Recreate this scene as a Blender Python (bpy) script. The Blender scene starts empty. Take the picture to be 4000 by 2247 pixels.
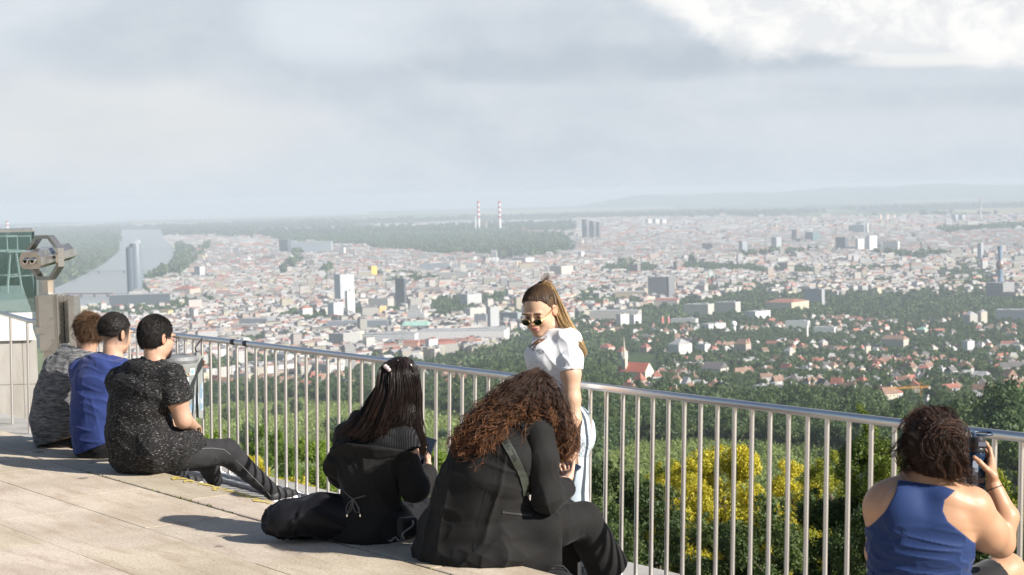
import bpy, bmesh, math, random, time
import numpy as np
from mathutils import Vector, Matrix
from mathutils.bvhtree import BVHTree
T0 = time.time()
def log(*a): print('[%.1fs]' % (time.time()-T0), *a, flush=True)
SC = bpy.context.scene
COL = SC.collection
rad = math.radians
rng = np.random.default_rng(7)
random.seed(7)
f32 = np.float32
# ------------------------------------------------------------------ camera
FPX, CX, CY = 7000.0, 2000.0, 1123.5            # focal length and centre in units of the 4000 px wide photograph
PITCH, ROLL = math.atan(368.5/7000), rad(1.5)
CAM = np.array([0.0, 0.0, 1.72])
_f = np.array([0, math.cos(PITCH), -math.sin(PITCH)])
_u0 = np.array([0, math.sin(PITCH), math.cos(PITCH)])
_r0 = np.array([1.0, 0, 0])
C_R = _r0*math.cos(ROLL) - _u0*math.sin(ROLL)
C_U = _u0*math.cos(ROLL) + _r0*math.sin(ROLL)
C_F = _f
def ray(px, py):
    return C_F*FPX + C_R*(px-CX) - C_U*(py-CY)
def P(px, py, Y):
    d = ray(px, py); return CAM + d*(Y/d[1])
def G(px, py, z=0.0):
    d = ray(px, py); return CAM + d*((z-CAM[2])/d[2])
def proj(p):
    p = np.asarray(p, float) - CAM
    w = p @ C_F
    return CX + FPX*(p @ C_R)/w, CY - FPX*(p @ C_U)/w
cam_d = bpy.data.cameras.new('camera'); cam = bpy.data.objects.new('camera', cam_d); COL.objects.link(cam)
M = Matrix(((C_R[0], C_U[0], -C_F[0], CAM[0]), (C_R[1], C_U[1], -C_F[1], CAM[1]), (C_R[2], C_U[2], -C_F[2], CAM[2]), (0, 0, 0, 1)))
cam.matrix_world = M
cam_d.sensor_width = 36; cam_d.lens = FPX/4000*36
cam_d.clip_start = .1; cam_d.clip_end = 200000
cam_d.dof.use_dof = True; cam_d.dof.focus_distance = 9.6; cam_d.dof.aperture_fstop = 8
SC.camera = cam
SC.view_settings.view_transform = 'Standard'; SC.view_settings.look = 'None'
SC.view_settings.gamma = 1; SC.view_settings.exposure = 0.0
SC.cycles.use_denoising = True
SC.cycles.max_bounces = 6; SC.cycles.diffuse_bounces = 3; SC.cycles.glossy_bounces = 3
SC.cycles.transmission_bounces = 5; SC.cycles.transparent_max_bounces = 8; SC.cycles.volume_bounces = 0
SC.cycles.caustics_reflective = False; SC.cycles.caustics_refractive = False
# ------------------------------------------------------------------ tagging
def tag(o, label=None, cat=None, group=None, kind=None):
    if label: o['label'] = label
    if cat: o['category'] = cat
    if group: o['group'] = group
    if kind: o['kind'] = kind
    return o
def thing(name, label, cat, loc=(0, 0, 0), rz=0.0, group=None):
    o = bpy.data.objects.new(name, None); COL.objects.link(o)
    o.location = loc; o.rotation_euler = (0, 0, rz); o.empty_display_size = .1
    return tag(o, label, cat, group)
def mesh_np(name, V, Fl, loops_per=None, smooth=True):
    """V (n,3); Fl either (m,k) int array or list of faces"""
    me = bpy.data.meshes.new(name)
    V = np.asarray(V, f32)
    if isinstance(Fl, np.ndarray) and Fl.ndim == 2:
        m, k = Fl.shape
        me.vertices.add(len(V)); me.vertices.foreach_set('co', V.ravel())
        me.loops.add(m*k); me.loops.foreach_set('vertex_index', Fl.astype(np.int32).ravel())
        me.polygons.add(m)
        me.polygons.foreach_set('loop_start', (np.arange(m)*k).astype(np.int32))
        me.update(calc_edges=True)
    else:
        me.from_pydata([tuple(map(float, v)) for v in V], [], [tuple(int(i) for i in f) for f in Fl]); me.update()
    me.polygons.foreach_set('use_smooth', np.full(len(me.polygons), bool(smooth)))
    return me
def link(name, me, mat=None, parent=None):
    o = bpy.data.objects.new(name, me); COL.objects.link(o)
    if mat is not None:
        for m in (mat if isinstance(mat, (list, tuple)) else [mat]): me.materials.append(m)
    if parent is not None:
        o.parent = parent
        # world coordinates were used for the mesh: keep them
        if parent.type == 'EMPTY' or True:
            o.matrix_parent_inverse = Matrix.Translation(parent.location).inverted() if not parent.rotation_euler.z else (Matrix.Translation(parent.location) @ Matrix.Rotation(parent.rotation_euler.z, 4, 'Z')).inverted()
    return o
def linkl(name, me, mat=None, parent=None):
    """mesh in the parent's local coordinates"""
    o = bpy.data.objects.new(name, me); COL.objects.link(o)
    if mat is not None:
        for m in (mat if isinstance(mat, (list, tuple)) else [mat]): me.materials.append(m)
    if parent is not None: o.parent = parent
    return o
class MB:
    """collects boxes, tubes and lathes into one mesh"""
    def __init__(s): s.V = []; s.F = []; s.n = 0
    def add(s, V, F):
        s.V.append(np.asarray(V, float)); s.F += [tuple(i+s.n for i in f) for f in F]; s.n += len(V)
    def box(s, c, size, R=None, bevel=0.0):
        bm = bmesh.new(); bmesh.ops.create_cube(bm, size=1)
        for v in bm.verts: v.co = Vector((v.co.x*size[0], v.co.y*size[1], v.co.z*size[2]))
        if bevel: bmesh.ops.bevel(bm, geom=bm.edges[:], offset=bevel, segments=2, profile=.5, affect='EDGES')
        bm.verts.index_update()
        V = np.array([v.co[:] for v in bm.verts]); F = [[v.index for v in f.verts] for f in bm.faces]; bm.free()
        if R is not None: V = V @ np.asarray(R).T
        s.add(V+np.asarray(c), F)
    def frustum(s, pts, h0, h1):
        n = len(pts); V = [(x, y, h0) for x, y in pts]+[(x, y, h1) for x, y in pts]
        F = [tuple(range(n))[::-1], tuple(range(n, 2*n))]+[(i, (i+1) % n, n+(i+1) % n, n+i) for i in range(n)]
        s.add(V, F)
    def prism(s, poly, org, ax, ay, az, d0, d1):
        """polygon in (ax, ay), extruded along az from d0 to d1"""
        n = len(poly); org, ax, ay, az = [np.asarray(q, float) for q in (org, ax, ay, az)]
        V = [org+ax*x+ay*y+az*d0 for x, y in poly]+[org+ax*x+ay*y+az*d1 for x, y in poly]
        F = [tuple(range(n))[::-1], tuple(range(n, 2*n))]+[(i, (i+1) % n, n+(i+1) % n, n+i) for i in range(n)]
        s.add(V, F)
    def tube(s, path, r, n=10, cap=True, closed=False):
        p = np.asarray(path, float); k = len(p); r = np.broadcast_to(np.asarray(r, float), (k,))
        t = np.gradient(p, axis=0) if not closed else np.roll(p, -1, 0)-np.roll(p, 1, 0)
        t /= np.linalg.norm(t, axis=1)[:, None]+1e-12
        ref = np.array([0, 0, 1.0]) if abs(t[0] @ np.array([0, 0, 1.0])) < .9 else np.array([1.0, 0, 0])
        u = np.cross(t[0], ref); u /= np.linalg.norm(u); V = []
        for i in range(k):
            u = u-t[i]*(u @ t[i]); u /= np.linalg.norm(u); w = np.cross(t[i], u)
            for j in range(n):
                a = 2*math.pi*j/n; V.append(p[i]+r[i]*(u*math.cos(a)+w*math.sin(a)))
        F = [(i*n+j, i*n+(j+1) % n, (i+1)*n+(j+1) % n, (i+1)*n+j) for i in range(k-1) for j in range(n)]
        if closed: F += [((k-1)*n+j, (k-1)*n+(j+1) % n, (j+1) % n, j) for j in range(n)]
        elif cap: F += [tuple(range(n))[::-1], tuple(range((k-1)*n, k*n))]
        s.add(V, F)
    def lathe(s, prof, org, R=None, n=24, cap=True):
        V = []; k = len(prof)
        for r, z in prof:
            for j in range(n):
                a = 2*math.pi*j/n; V.append((r*math.cos(a), r*math.sin(a), z))
        V = np.array(V)
        if R is not None: V = V @ np.asarray(R).T
        F = [(i*n+j, i*n+(j+1) % n, (i+1)*n+(j+1) % n, (i+1)*n+j) for i in range(k-1) for j in range(n)]
        if cap: F += [tuple(range(n))[::-1], tuple(range((k-1)*n, k*n))]
        s.add(V+np.asarray(org, float), F)
    def build(s, name, mat=None, parent=None, smooth=False, local=False, auto=None):
        me = mesh_np(name, np.concatenate(s.V), s.F, smooth=smooth)
        if auto is not None:
            me.polygons.foreach_set('use_smooth', np.ones(len(me.polygons), bool)); me.set_sharp_from_angle(angle=rad(auto))
        return (linkl if local else link)(name, me, mat, parent)
def rotz(a): c, s = math.cos(a), math.sin(a); return np.array([[c, -s, 0], [s, c, 0], [0, 0, 1.0]])
def basis(x, y, z): return np.array([x, y, z], float).T
def unit(v): v = np.asarray(v, float); return v/np.linalg.norm(v)
def tubes_np(paths, r0, r1, sides=3, power=1.0):
    """many thin tapered strands: paths (S,T,3), radius r0 (S,) or scalar at root to r1 at tip -> V, F"""
    p = np.asarray(paths, f32); S, T, _ = p.shape
    t = np.gradient(p, axis=1); t /= np.linalg.norm(t, axis=2, keepdims=True)+1e-9
    ref = np.array([.31, .22, .925], f32); ref2 = np.array([.9, -.4, .1], f32)
    u = np.cross(t, ref); small = (np.linalg.norm(u, axis=2, keepdims=True) < .2)
    u = np.where(small, np.cross(t, ref2), u); u /= np.linalg.norm(u, axis=2, keepdims=True)+1e-9
    w = np.cross(t, u)
    k = (np.linspace(0, 1, T)**power)[None, :]
    r = (np.broadcast_to(np.asarray(r0, f32), (S,))[:, None]*(1-k)+np.broadcast_to(np.asarray(r1, f32), (S,))[:, None]*k)[..., None]
    V = np.stack([p+r*(u*math.cos(2*math.pi*j/sides)+w*math.sin(2*math.pi*j/sides)) for j in range(sides)], 2)
    V = V.reshape(-1, 3)
    s_ = np.arange(S)[:, None, None]; t_ = np.arange(T-1)[None, :, None]; j_ = np.arange(sides)[None, None, :]
    a = (s_*T+t_)*sides+j_; b = (s_*T+t_)*sides+(j_+1) % sides
    F = np.stack([a, b, b+sides, a+sides], -1).reshape(-1, 4)
    return V, F
# ------------------------------------------------------------------ numpy noise
def _hash(i, j, k, s):
    h = i*np.uint32(374761393)+j*np.uint32(668265263)+k*np.uint32(1274126177)+np.uint32((s*974711) & 0xffffffff)
    h = (h ^ (h >> np.uint32(13)))*np.uint32(1274126177)
    return ((h ^ (h >> np.uint32(16))) & np.uint32(0xffff)).astype(f32)*f32(1/65535.0)
def vnoise(p, scale=1.0, seed=0):
    """value noise, -1..1"""
    q = np.asarray(p, np.float64)*scale; fl = np.floor(q); f = (q-fl).astype(f32); i = fl.astype(np.int64).astype(np.uint32); f = f*f*(3-2*f); one = np.uint32(1)
    x, y, z = i[:, 0], i[:, 1], i[:, 2]; fx, fy, fz = f[:, 0], f[:, 1], f[:, 2]; L = []
    for dz in (0, 1):
        zz = z+one if dz else z; R_ = []
        for dy in (0, 1):
            yy = y+one if dy else y; a = _hash(x, yy, zz, seed); b = _hash(x+one, yy, zz, seed); R_.append(a+(b-a)*fx)
        L.append(R_[0]+(R_[1]-R_[0])*fy)
    return (L[0]+(L[1]-L[0])*fz)*2-1
# ------------------------------------------------------------------ node helpers
class NT:
    def __init__(s, tree): s.t = tree; s.n = tree.nodes; s.l = tree.links
    def new(s, typ, **kw):
        n = s.n.new(typ)
        for k, v in kw.items(): setattr(n, k, v)
        return n
    def put(s, sock, v):
        if isinstance(v, Ex): s.l.new(v.s, sock)
        elif hasattr(v, 'is_output'): s.l.new(v, sock)
        else: sock.default_value = v
    def ex(s, sock): return Ex(s, sock)
    def math(s, op, a, b=None, c=None, clamp=False):
        n = s.new('ShaderNodeMath', operation=op, use_clamp=clamp)
        s.put(n.inputs[0], a)
        if b is not None: s.put(n.inputs[1], b)
        if c is not None: s.put(n.inputs[2], c)
        return Ex(s, n.outputs[0])
    def smooth(s, x, lo, hi, a=0.0, b=1.0):
        n = s.new('ShaderNodeMapRange', interpolation_type='SMOOTHSTEP')
        s.put(n.inputs[0], x); s.put(n.inputs[1], lo); s.put(n.inputs[2], hi); s.put(n.inputs[3], a); s.put(n.inputs[4], b)
        return Ex(s, n.outputs[0])
    def noise(s, vec, scale, detail=4, rough=.5, dist=0.0):
        n = s.new('ShaderNodeTexNoise'); n.inputs['Scale'].default_value = scale; n.inputs['Detail'].default_value = detail
        n.inputs['Roughness'].default_value = rough; n.inputs['Distortion'].default_value = dist
        if vec is not None: s.put(n.inputs['Vector'], vec)
        return Ex(s, n.outputs[0])
    def voronoi(s, vec, scale, feature='F1', rnd=1.0):
        n = s.new('ShaderNodeTexVoronoi', feature=feature); n.inputs['Scale'].default_value = scale; n.inputs['Randomness'].default_value = rnd
        if vec is not None: s.put(n.inputs['Vector'], vec)
        return n
    def mix(s, fac, a, b, blend='MIX'):
        n = s.new('ShaderNodeMix', data_type='RGBA', blend_type=blend, clamp_factor=True)
        s.put(n.inputs[0], fac)
        for q, v in ((6, a), (7, b)):
            if isinstance(v, (tuple, list)): v = (*v[:3], 1.0)
            s.put(n.inputs[q], v)
        return Ex(s, n.outputs[2])
    def comb(s, x, y, z):
        n = s.new('ShaderNodeCombineXYZ')
        for i, v in enumerate((x, y, z)): s.put(n.inputs[i], v)
        return Ex(s, n.outputs[0])
    def sep(s, v):
        n = s.new('ShaderNodeSeparateXYZ'); s.put(n.inputs[0], v); return [Ex(s, o) for o in n.outputs]
    def mapv(s, vec, scale=(1, 1, 1), rot=(0, 0, 0), loc=(0, 0, 0)):
        n = s.new('ShaderNodeMapping'); s.put(n.inputs[0], vec); n.inputs['Scale'].default_value = scale; n.inputs['Rotation'].default_value = rot; n.inputs['Location'].default_value = loc
        return Ex(s, n.outputs[0])
    def bump(s, h, strength=.3, dist=.01):
        n = s.new('ShaderNodeBump'); n.inputs['Strength'].default_value = strength; n.inputs['Distance'].default_value = dist
        s.put(n.inputs['Height'], h); return Ex(s, n.outputs[0])
class Ex:
    def __init__(s, t, sock): s.t = t; s.s = sock
    def __add__(s, o): return s.t.math('ADD', s, o)
    def __radd__(s, o): return s.t.math('ADD', s, o)
    def __sub__(s, o): return s.t.math('SUBTRACT', s, o)
    def __rsub__(s, o): return s.t.math('SUBTRACT', o, s)
    def __mul__(s, o): return s.t.math('MULTIPLY', s, o)
    def __rmul__(s, o): return s.t.math('MULTIPLY', s, o)
    def __truediv__(s, o): return s.t.math('DIVIDE', s, o)
    def __neg__(s): return s.t.math('MULTIPLY', s, -1.0)
    def abs(s): return s.t.math('ABSOLUTE', s)
    def frac(s): return s.t.math('FRACT', s)
    def gt(s, v): return s.t.math('GREATER_THAN', s, v)
    def lt(s, v): return s.t.math('LESS_THAN', s, v)
    def max(s, v): return s.t.math('MAXIMUM', s, v)
    def min(s, v): return s.t.math('MINIMUM', s, v)
    def pow(s, v): return s.t.math('POWER', s, v)
MATS = {}
def new_mat(name):
    m = bpy.data.materials.new(name); m.use_nodes = True; t = NT(m.node_tree)
    b = m.node_tree.nodes['Principled BSDF']; MATS[name] = m
    return m, t, b
def simple(name, col, rough=.6, metal=0.0, var=.12, vscale=8.0, bump=0.0, bscale=60.0, coat=0.0, sheen=0.0, spec=None):
    m, t, b = new_mat(name)
    co = t.new('ShaderNodeTexCoord').outputs['Object']
    n = t.noise(co, vscale, 5, .6)
    c = t.mix(t.smooth(n, .3, .7), tuple(x*(1-var) for x in col), tuple(min(1, x*(1+var)) for x in col))
    t.put(b.inputs['Base Color'], c)
    b.inputs['Roughness'].default_value = rough; b.inputs['Metallic'].default_value = metal
    if coat: b.inputs['Coat Weight'].default_value = coat
    if sheen: b.inputs['Sheen Weight'].default_value = sheen; b.inputs['Sheen Roughness'].default_value = .5
    if spec is not None: b.inputs['Specular IOR Level'].default_value = spec
    if bump: t.put(b.inputs['Normal'], t.bump(t.noise(co, bscale, 4, .6), bump, .004))
    return m
def set_col(me, cols, per='FACE', name='Col'):
    """per-face colours spread to corners or per-point colours"""
    if per == 'POINT':
        a = me.color_attributes.new(name, 'FLOAT_COLOR', 'POINT'); c = np.ones((len(me.vertices), 4), f32); c[:, :3] = cols
    else:
        a = me.color_attributes.new(name, 'FLOAT_COLOR', 'CORNER')
        cnt = np.empty(len(me.polygons), np.int32); me.polygons.foreach_get('loop_total', cnt)
        c = np.ones((cnt.sum(), 4), f32); c[:, :3] = np.repeat(np.asarray(cols, f32), cnt, axis=0)
    a.data.foreach_set('color', c.ravel())
# ------------------------------------------------------------------ sun, sky, air
SUN_TO = unit([1.10*math.cos(rad(31))/1.25, -.62*math.cos(rad(31))/1.25, math.sin(rad(31))])   # towards the sun: right, a little behind the camera
sd = bpy.data.lights.new('sun', 'SUN'); sun = bpy.data.objects.new('sun', sd); COL.objects.link(sun)
sd.energy = 5.0; sd.angle = rad(.53); sd.color = (1.0, .945, .865)
sun.rotation_euler = Vector(SUN_TO).to_track_quat('Z', 'Y').to_euler()
W = bpy.data.worlds.new('World'); SC.world = W; W.use_nodes = True
t = NT(W.node_tree); bg = W.node_tree.nodes['Background']
sky = t.new('ShaderNodeTexSky', sky_type='NISHITA'); sky.sun_disc = False
sky.sun_elevation = math.asin(SUN_TO[2]); sky.sun_rotation = math.atan2(SUN_TO[0], SUN_TO[1])
sky.altitude = 400; sky.air_density = 1.0; sky.dust_density = 1.5
bg.inputs['Strength'].default_value = .068
EXPO = .75; SC.view_settings.exposure = EXPO
K = 1.19/.068/2**EXPO                                                          # cloud radiances below are given as seen, sky at strength .08
d = t.new('ShaderNodeTexCoord').outputs['Generated']
x, y, z = t.sep(d)
yy = y.max(.08)
A = x/yy*7.0                                                        # thousands of photo px right of the middle
E = z/yy*7.0 + 0.0                                                  # thousands of photo px above eye level
P2 = t.comb(A, E*1.6, 0.0)
n1 = t.noise(P2, 1.25, 7, .6, .5); n2 = t.noise(P2, 3.2, 6, .6, .3); n3 = t.noise(t.comb(A*.6, E*2.2, 3.7), 1.6, 4, .5)
def blob(a, e, ra, re, lo=1.0, hi=0.0, w=.45):
    q = (((A-a)/ra).pow(2.0) + ((E-e)/re).pow(2.0)) + (n1-.5)*w*2.0
    return t.smooth(q, 0.0, 1.0, lo, hi)
def sq(v): return v*v
def blob(a, e, ra, re, w=.5):
    q = sq((A-a)*(1/ra)) + sq((E-e)*(1/re)) + (n1-.5)*(w*2)
    return t.smooth(q, 1.0, 0.0, 0.0, 1.0)
base = t.mix(t.smooth(n1, .32, .68), (.515, .565, .625), (.595, .638, .685))
base = t.mix(blob(-1.5, .25, .95, .42)*.75, base, (.68, .695, .70))        # rain veil on the left, lit
base = t.mix(blob(-2.0, .75, .5, .25)*.6, base, (.67, .71, .755))
base = t.mix(blob(-.75, .50, .55, .20)*.55, base, (.475, .53, .595))
base = t.mix(blob(-1.45, .62, .55, .22)*.8, base, (.485, .54, .60))         # darker belly upper left
base = t.mix(blob(-.62, .68, .45, .22, .9)*.7, base, (.67, .72, .77))         # paler puff above the middle
base = t.mix(blob(.45, .50, 1.15, .10, .5)*.75, base, (.43, .49, .555))      # grey belly under the bright cloud
base = t.mix(blob(.1, .62, .8, .13, .6)*.45, base, (.46, .52, .585))
base = t.mix(blob(1.7, .42, .8, .06, .5)*.6, base, (.60, .645, .70))
base = t.mix(blob(1.5, .21, 1.3, .10, .3)*.6, base, (.62, .655, .70))
low = t.smooth(E, .30, -.02)
base = t.mix(low*.7, base, (.565, .63, .70))
# bright cumulus, upper right: a billowing lower rim
rim = E - (.50 + (A-.95)*-.06 + t.smooth(A, .95, .25, 0.0, .30)) + (n2-.5)*.16 + (n1-.5)*.10
cum = t.smooth(rim, -.025, .08)
puff = t.mix(t.smooth(t.noise(t.comb(A+.03, E*1.5-.05, 0.0), 4.5, 6, .6, .4), .38, .62), (.70, .715, .735), (.86, .855, .84))
base = t.mix(cum*t.smooth(A, .25, .8), base, puff)
wisp = blob(1.62, .475, .35, .035, .5)
base = t.mix(t.smooth(n2, .42, .72)*.22, base, (.70, .715, .725)); base = t.mix(t.smooth(n3, .45, .75)*.3, base, (.47, .525, .585))
base = t.mix(cum*t.smooth(A, .25, .8)*.85, base, puff)
base = t.mix(wisp*.7, base, (.80, .79, .78))
front = t.smooth(y, .25, .75)*t.smooth(z, .42, .16)                  # the cloud bank stands ahead; overhead and behind is open sky
lp = t.new('ShaderNodeVectorMath', operation='SCALE'); t.put(lp.inputs[0], base); lp.inputs['Scale'].default_value = K
bg_col = t.mix(front, sky.outputs[0], Ex(t, lp.outputs[0]))
t.put(bg.inputs['Color'], bg_col)
# the air between the terrace and the hills
hz = MB(); hz.box((0, 23000-60, (-345+24)/2), (60000, 46000, 345+24))
mh = bpy.data.materials.new('haze_air'); mh.use_nodes = True; th = NT(mh.node_tree)
th.n.remove(th.n['Principled BSDF'])
pv = th.new('ShaderNodeVolumePrincipled'); pv.inputs['Color'].default_value = (.80, .90, .985, 1)
pv.inputs['Density'].default_value = 6.3e-5; pv.inputs['Anisotropy'].default_value = 0.0
th.l.new(pv.outputs[0], th.n['Material Output'].inputs['Volume'])
haze = hz.build('haze', mh); tag(haze, kind='stuff')
# ------------------------------------------------------------------ the land below the terrace
PR = np.array([0, 8, 20, 40, 80, 150, 250, 400, 600, 800, 1000, 1300, 1700, 2200, 2800, 3500, 4200, 5000, 7000, 60000.])
PZ = np.array([-4.5, -5.5, -9.5, -15.5, -25, -37, -51, -69.5, -93, -113, -133, -161, -196, -233, -269, -300, -315, -320, -321, -321.])
def tz(x, y):
    x = np.asarray(x, float); y = np.asarray(y, float); r = np.hypot(x, y)
    z = np.interp(r, PR, PZ)
    b = np.clip((r-150)/600, 0, 1)*np.clip((5000-r)/2500, 0, 1)
    z = z + b*(3.0*np.sin(x/170+1.2)*np.cos(y/230) + 2.0*np.sin(x/71+y/113))
    u = x/np.maximum(y, 1)
    # a wooded knoll ahead, and a vineyard spur on the right
    z = z + 22*np.exp(-((u-.012)/.045)**2 - ((r-2050)/420)**2)
    z = z + 16*np.exp(-((u-.30)/.05)**2 - ((r-620)/190)**2)
    return z
def GT(px, py, lift=0.0):
    """where the sight line through a photo point meets the ground"""
    px = np.atleast_1d(np.asarray(px, float)); py = np.atleast_1d(np.asarray(py, float))
    d = C_F[None]*FPX + C_R[None]*(px-CX)[:, None] - C_U[None]*(py-CY)[:, None]
    d = d/np.hypot(d[:, 0], d[:, 1])[:, None]
    lo = np.full(len(px), 8.0); hi = np.full(len(px), 8.0); done = np.zeros(len(px), bool)
    for r in np.geomspace(10, 39000, 260):
        below = CAM[2]+d[:, 2]*r <= tz(d[:, 0]*r, d[:, 1]*r)+lift
        new = below & ~done; hi[new] = r; done |= new; lo[~done] = r
    hi[~done] = 38000; lo[~done] = 38000
    for _ in range(22):
        m = (lo+hi)/2; below = CAM[2]+d[:, 2]*m <= tz(d[:, 0]*m, d[:, 1]*m)+lift
        hi = np.where(below, m, hi); lo = np.where(below, lo, m)
    p = d*hi[:, None]; p[:, 2] = tz(p[:, 0], p[:, 1])
    return p
def inpoly(x, y, poly):
    c = np.zeros(len(x), bool); n = len(poly)
    for i in range(n):
        x1, y1 = poly[i]; x2, y2 = poly[(i+1) % n]
        if y1 == y2: continue
        c ^= ((y1 > y) != (y2 > y)) & (x < (x2-x1)*(y-y1)/(y2-y1)+x1)
    return c
# land cover, drawn as areas on the map seen from the terrace: 0 far fields, 1 city, 2 wood, 3 garden suburb, 4 vineyard / meadow, 5 river, 6 town far off
RIVER = [(150, 1160), (213, 1126), (314, 1082), (402, 1034), (455, 990), (466, 942), (468, 912), (450, 897), (632, 897), (640, 920), (652, 935), (697, 985), (677, 1039), (600, 1080), (561, 1106), (545, 1150), (430, 1200), (250, 1215), (150, 1200)]
AREAS = [
 ([(-900, 700), (4900, 600), (4900, 1000), (-900, 1000)], 0),
 ([(-900, 868), (1000, 868), (2250, 838), (2250, 1000), (-900, 1000)], 6),
 ([(-900, 893), (420, 880), (1000, 893), (1000, 935), (640, 1000), (-900, 1100)], 2),
 ([(-900, 890), (470, 893), (455, 990), (402, 1034), (314, 1082), (213, 1126), (150, 1175), (-900, 1260)], 2),
 ([(640, 925), (1000, 930), (1350, 965), (2250, 985), (2250, 850), (3000, 853), (4900, 835), (4900, 1255), (3000, 1235), (2300, 1330), (1900, 1380), (1400, 1460), (1200, 1490), (250, 1500), (200, 1200), (430, 1180), (560, 1100), (690, 1000)], 1),
 ([(980, 912), (1500, 914), (1900, 912), (2200, 925), (2240, 985), (2100, 1012), (1700, 1000), (1330, 962), (1080, 945)], 2),
 ([(2250, 838), (2500, 832), (3000, 835), (3100, 846), (2300, 856)], 2),
 ([(3650, 1060), (3780, 1020), (3860, 1040), (3900, 1150), (3900, 1210), (3400, 1215), (3250, 1190), (3400, 1160), (3640, 1150)], 2),
 ([(1000, 1178), (1085, 1075), (1150, 1020), (1172, 955), (1194, 955), (1170, 1025), (1106, 1080), (1026, 1178)], 2), ([(672, 1105), (760, 1010), (800, 960), (816, 960), (778, 1012), (696, 1105)], 2), ([(1222, 1145), (1288, 1050), (1304, 1050), (1244, 1145)], 2), ([(1500, 1120), (1560, 1060), (1574, 1060), (1524, 1120)], 2), ([(2250, 1160), (2420, 1110), (2530, 1102), (2530, 1110), (2430, 1120), (2270, 1172)], 2), ([(2700, 1150), (2960, 1098), (3300, 1100), (3300, 1107), (2970, 1108), (2720, 1162)], 2), ([(2900, 1010), (3200, 985), (3210, 990), (2910, 1018)], 2),
 ([(2330, 1075), (2350, 1045), (2560, 1040), (2600, 1070), (2500, 1080)], 2),
 ([(2640, 1060), (2700, 1035), (2900, 1045), (3060, 1055), (3280, 1062), (3200, 1078), (2880, 1075)], 2),
 ([(3420, 1010), (3600, 1000), (3720, 1012), (3600, 1022)], 2), ([(3650, 905), (4000, 885), (4000, 900), (3700, 918)], 2),
 ([(1670, 1260), (1690, 1190), (1800, 1170), (1990, 1150), (1990, 1190), (1800, 1250)], 2),
 ([(1070, 1260), (1100, 1235), (1330, 1225), (1560, 1200), (1570, 1230), (1300, 1270)], 2),
 ([(640, 1010), (700, 960), (760, 985), (700, 1060), (590, 1105), (560, 1140), (560, 1100)], 2),
 ([(2240, 1250), (2900, 1150), (4900, 1190), (4900, 2300), (-900, 2300), (-900, 1520), (800, 1520), (1350, 1465), (1850, 1390)], 3),
 ([(1780, 1430), (1900, 1370), (2060, 1335), (2320, 1320), (2420, 1380), (2400, 1600), (2300, 1620), (2100, 1560), (1850, 1480)], 2),
 ([(-900, 1560), (1900, 1530), (2300, 1600), (2700, 1580), (3050, 1600), (3350, 1640), (3600, 1660), (4900, 1690), (4900, 2300), (-900, 2300)], 2),
 ([(-900, 1590), (800, 1590), (1150, 1562), (1500, 1580), (1700, 1600), (2100, 1700), (2100, 2300), (-900, 2300)], 4),
 ([(2330, 1800), (2480, 1735), (2700, 1722), (3000, 1735), (3300, 1755), (3380, 1800), (3300, 2300), (2300, 2300)], 4),
 ([(3840, 1765), (3870, 1760), (3990, 1830), (4100, 1905), (4080, 1925), (3950, 1835)], 4),
 (RIVER, 5),
]
def cover(x, y, z=None):
    """land cover code of points on the ground"""
    p = np.stack([x, y, tz(x, y) if z is None else z], 1); px, py = proj(p)
    w = 9*np.sin(px/37+py/19)+6*np.sin(px/13-py/7)
    c = np.zeros(len(px), int)
    for poly, k in AREAS:
        a = 0.35 if py.size and k in (5,) else 1.0
        s = np.clip((py-780)/400, .3, 1)*a*(0 if k == 5 else 1)
        c[inpoly(px+w*s, py+w*.7*s, poly)] = k
    return c, px, py
log('land')
th_ = np.concatenate([np.linspace(-62, -21, 42)[:-1], np.linspace(-21, 21, 560), np.linspace(21, 62, 42)[1:]])
rr = np.concatenate([np.geomspace(14, 700, 60)[:-1], np.geomspace(700, 6000, 150)[:-1], np.geomspace(6000, 34500, 130)])
TH, RR = np.meshgrid(np.radians(th_), rr, indexing='ij')
X = (np.sin(TH)*RR).ravel(); Yv = (np.cos(TH)*RR).ravel(); Z = tz(X, Yv)
na, nr = len(th_), len(rr)
i = np.arange(na-1)[:, None]; j = np.arange(nr-1)[None]
Fq = np.stack([i*nr+j, (i+1)*nr+j, (i+1)*nr+j+1, i*nr+j+1], -1).reshape(-1, 4)[:, ::-1]
me = mesh_np('land', np.stack([X, Yv, Z], 1), Fq)
code, px_, py_ = cover(X, Yv, Z)
pal = np.array([(.20, .21, .12), (.20, .19, .18), (.035, .055, .025), (.05, .085, .03), (.17, .215, .065), (.05, .085, .03), (.15, .16, .13)])
c = pal[code]
# fields of the far plain: patches of stubble, wood and crops
f1 = vnoise(np.stack([X/1900, Yv/3800, 0*X], 1), 1.0, 3); f2 = vnoise(np.stack([X/700, Yv/2600, 0*X], 1), 1.0, 5)
far = code == 0
c[far] = np.where((f1 > .12)[far][:, None], np.array([.40, .34, .22])[None], np.where((f2 > -.1)[far][:, None], np.array([.04, .06, .035])[None], np.array([.16, .20, .08])[None]))
town = code == 6
c[town] = np.where((f2 > .15)[town][:, None], np.array([.40, .40, .40])[None], np.array([.05, .07, .045])[None])
c = c*(1+.18*vnoise(np.stack([X/30, Yv/60, 0*X], 1), 1.0, 9))[:, None]
set_col(me, np.clip(c, .01, .9), 'POINT')
m, t, b = new_mat('ground_cover')
at = t.new('ShaderNodeAttribute', attribute_name='Col'); co = t.new('ShaderNodeTexCoord').outputs['Object']
nz = t.noise(co, .35, 6, .65); nz2 = t.noise(co, .02, 4, .6)
cc = t.mix(t.smooth(nz, .3, .7), at.outputs[0], t.mix(1.0, at.outputs[0], (.55, .6, .5), 'MULTIPLY'))
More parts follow.
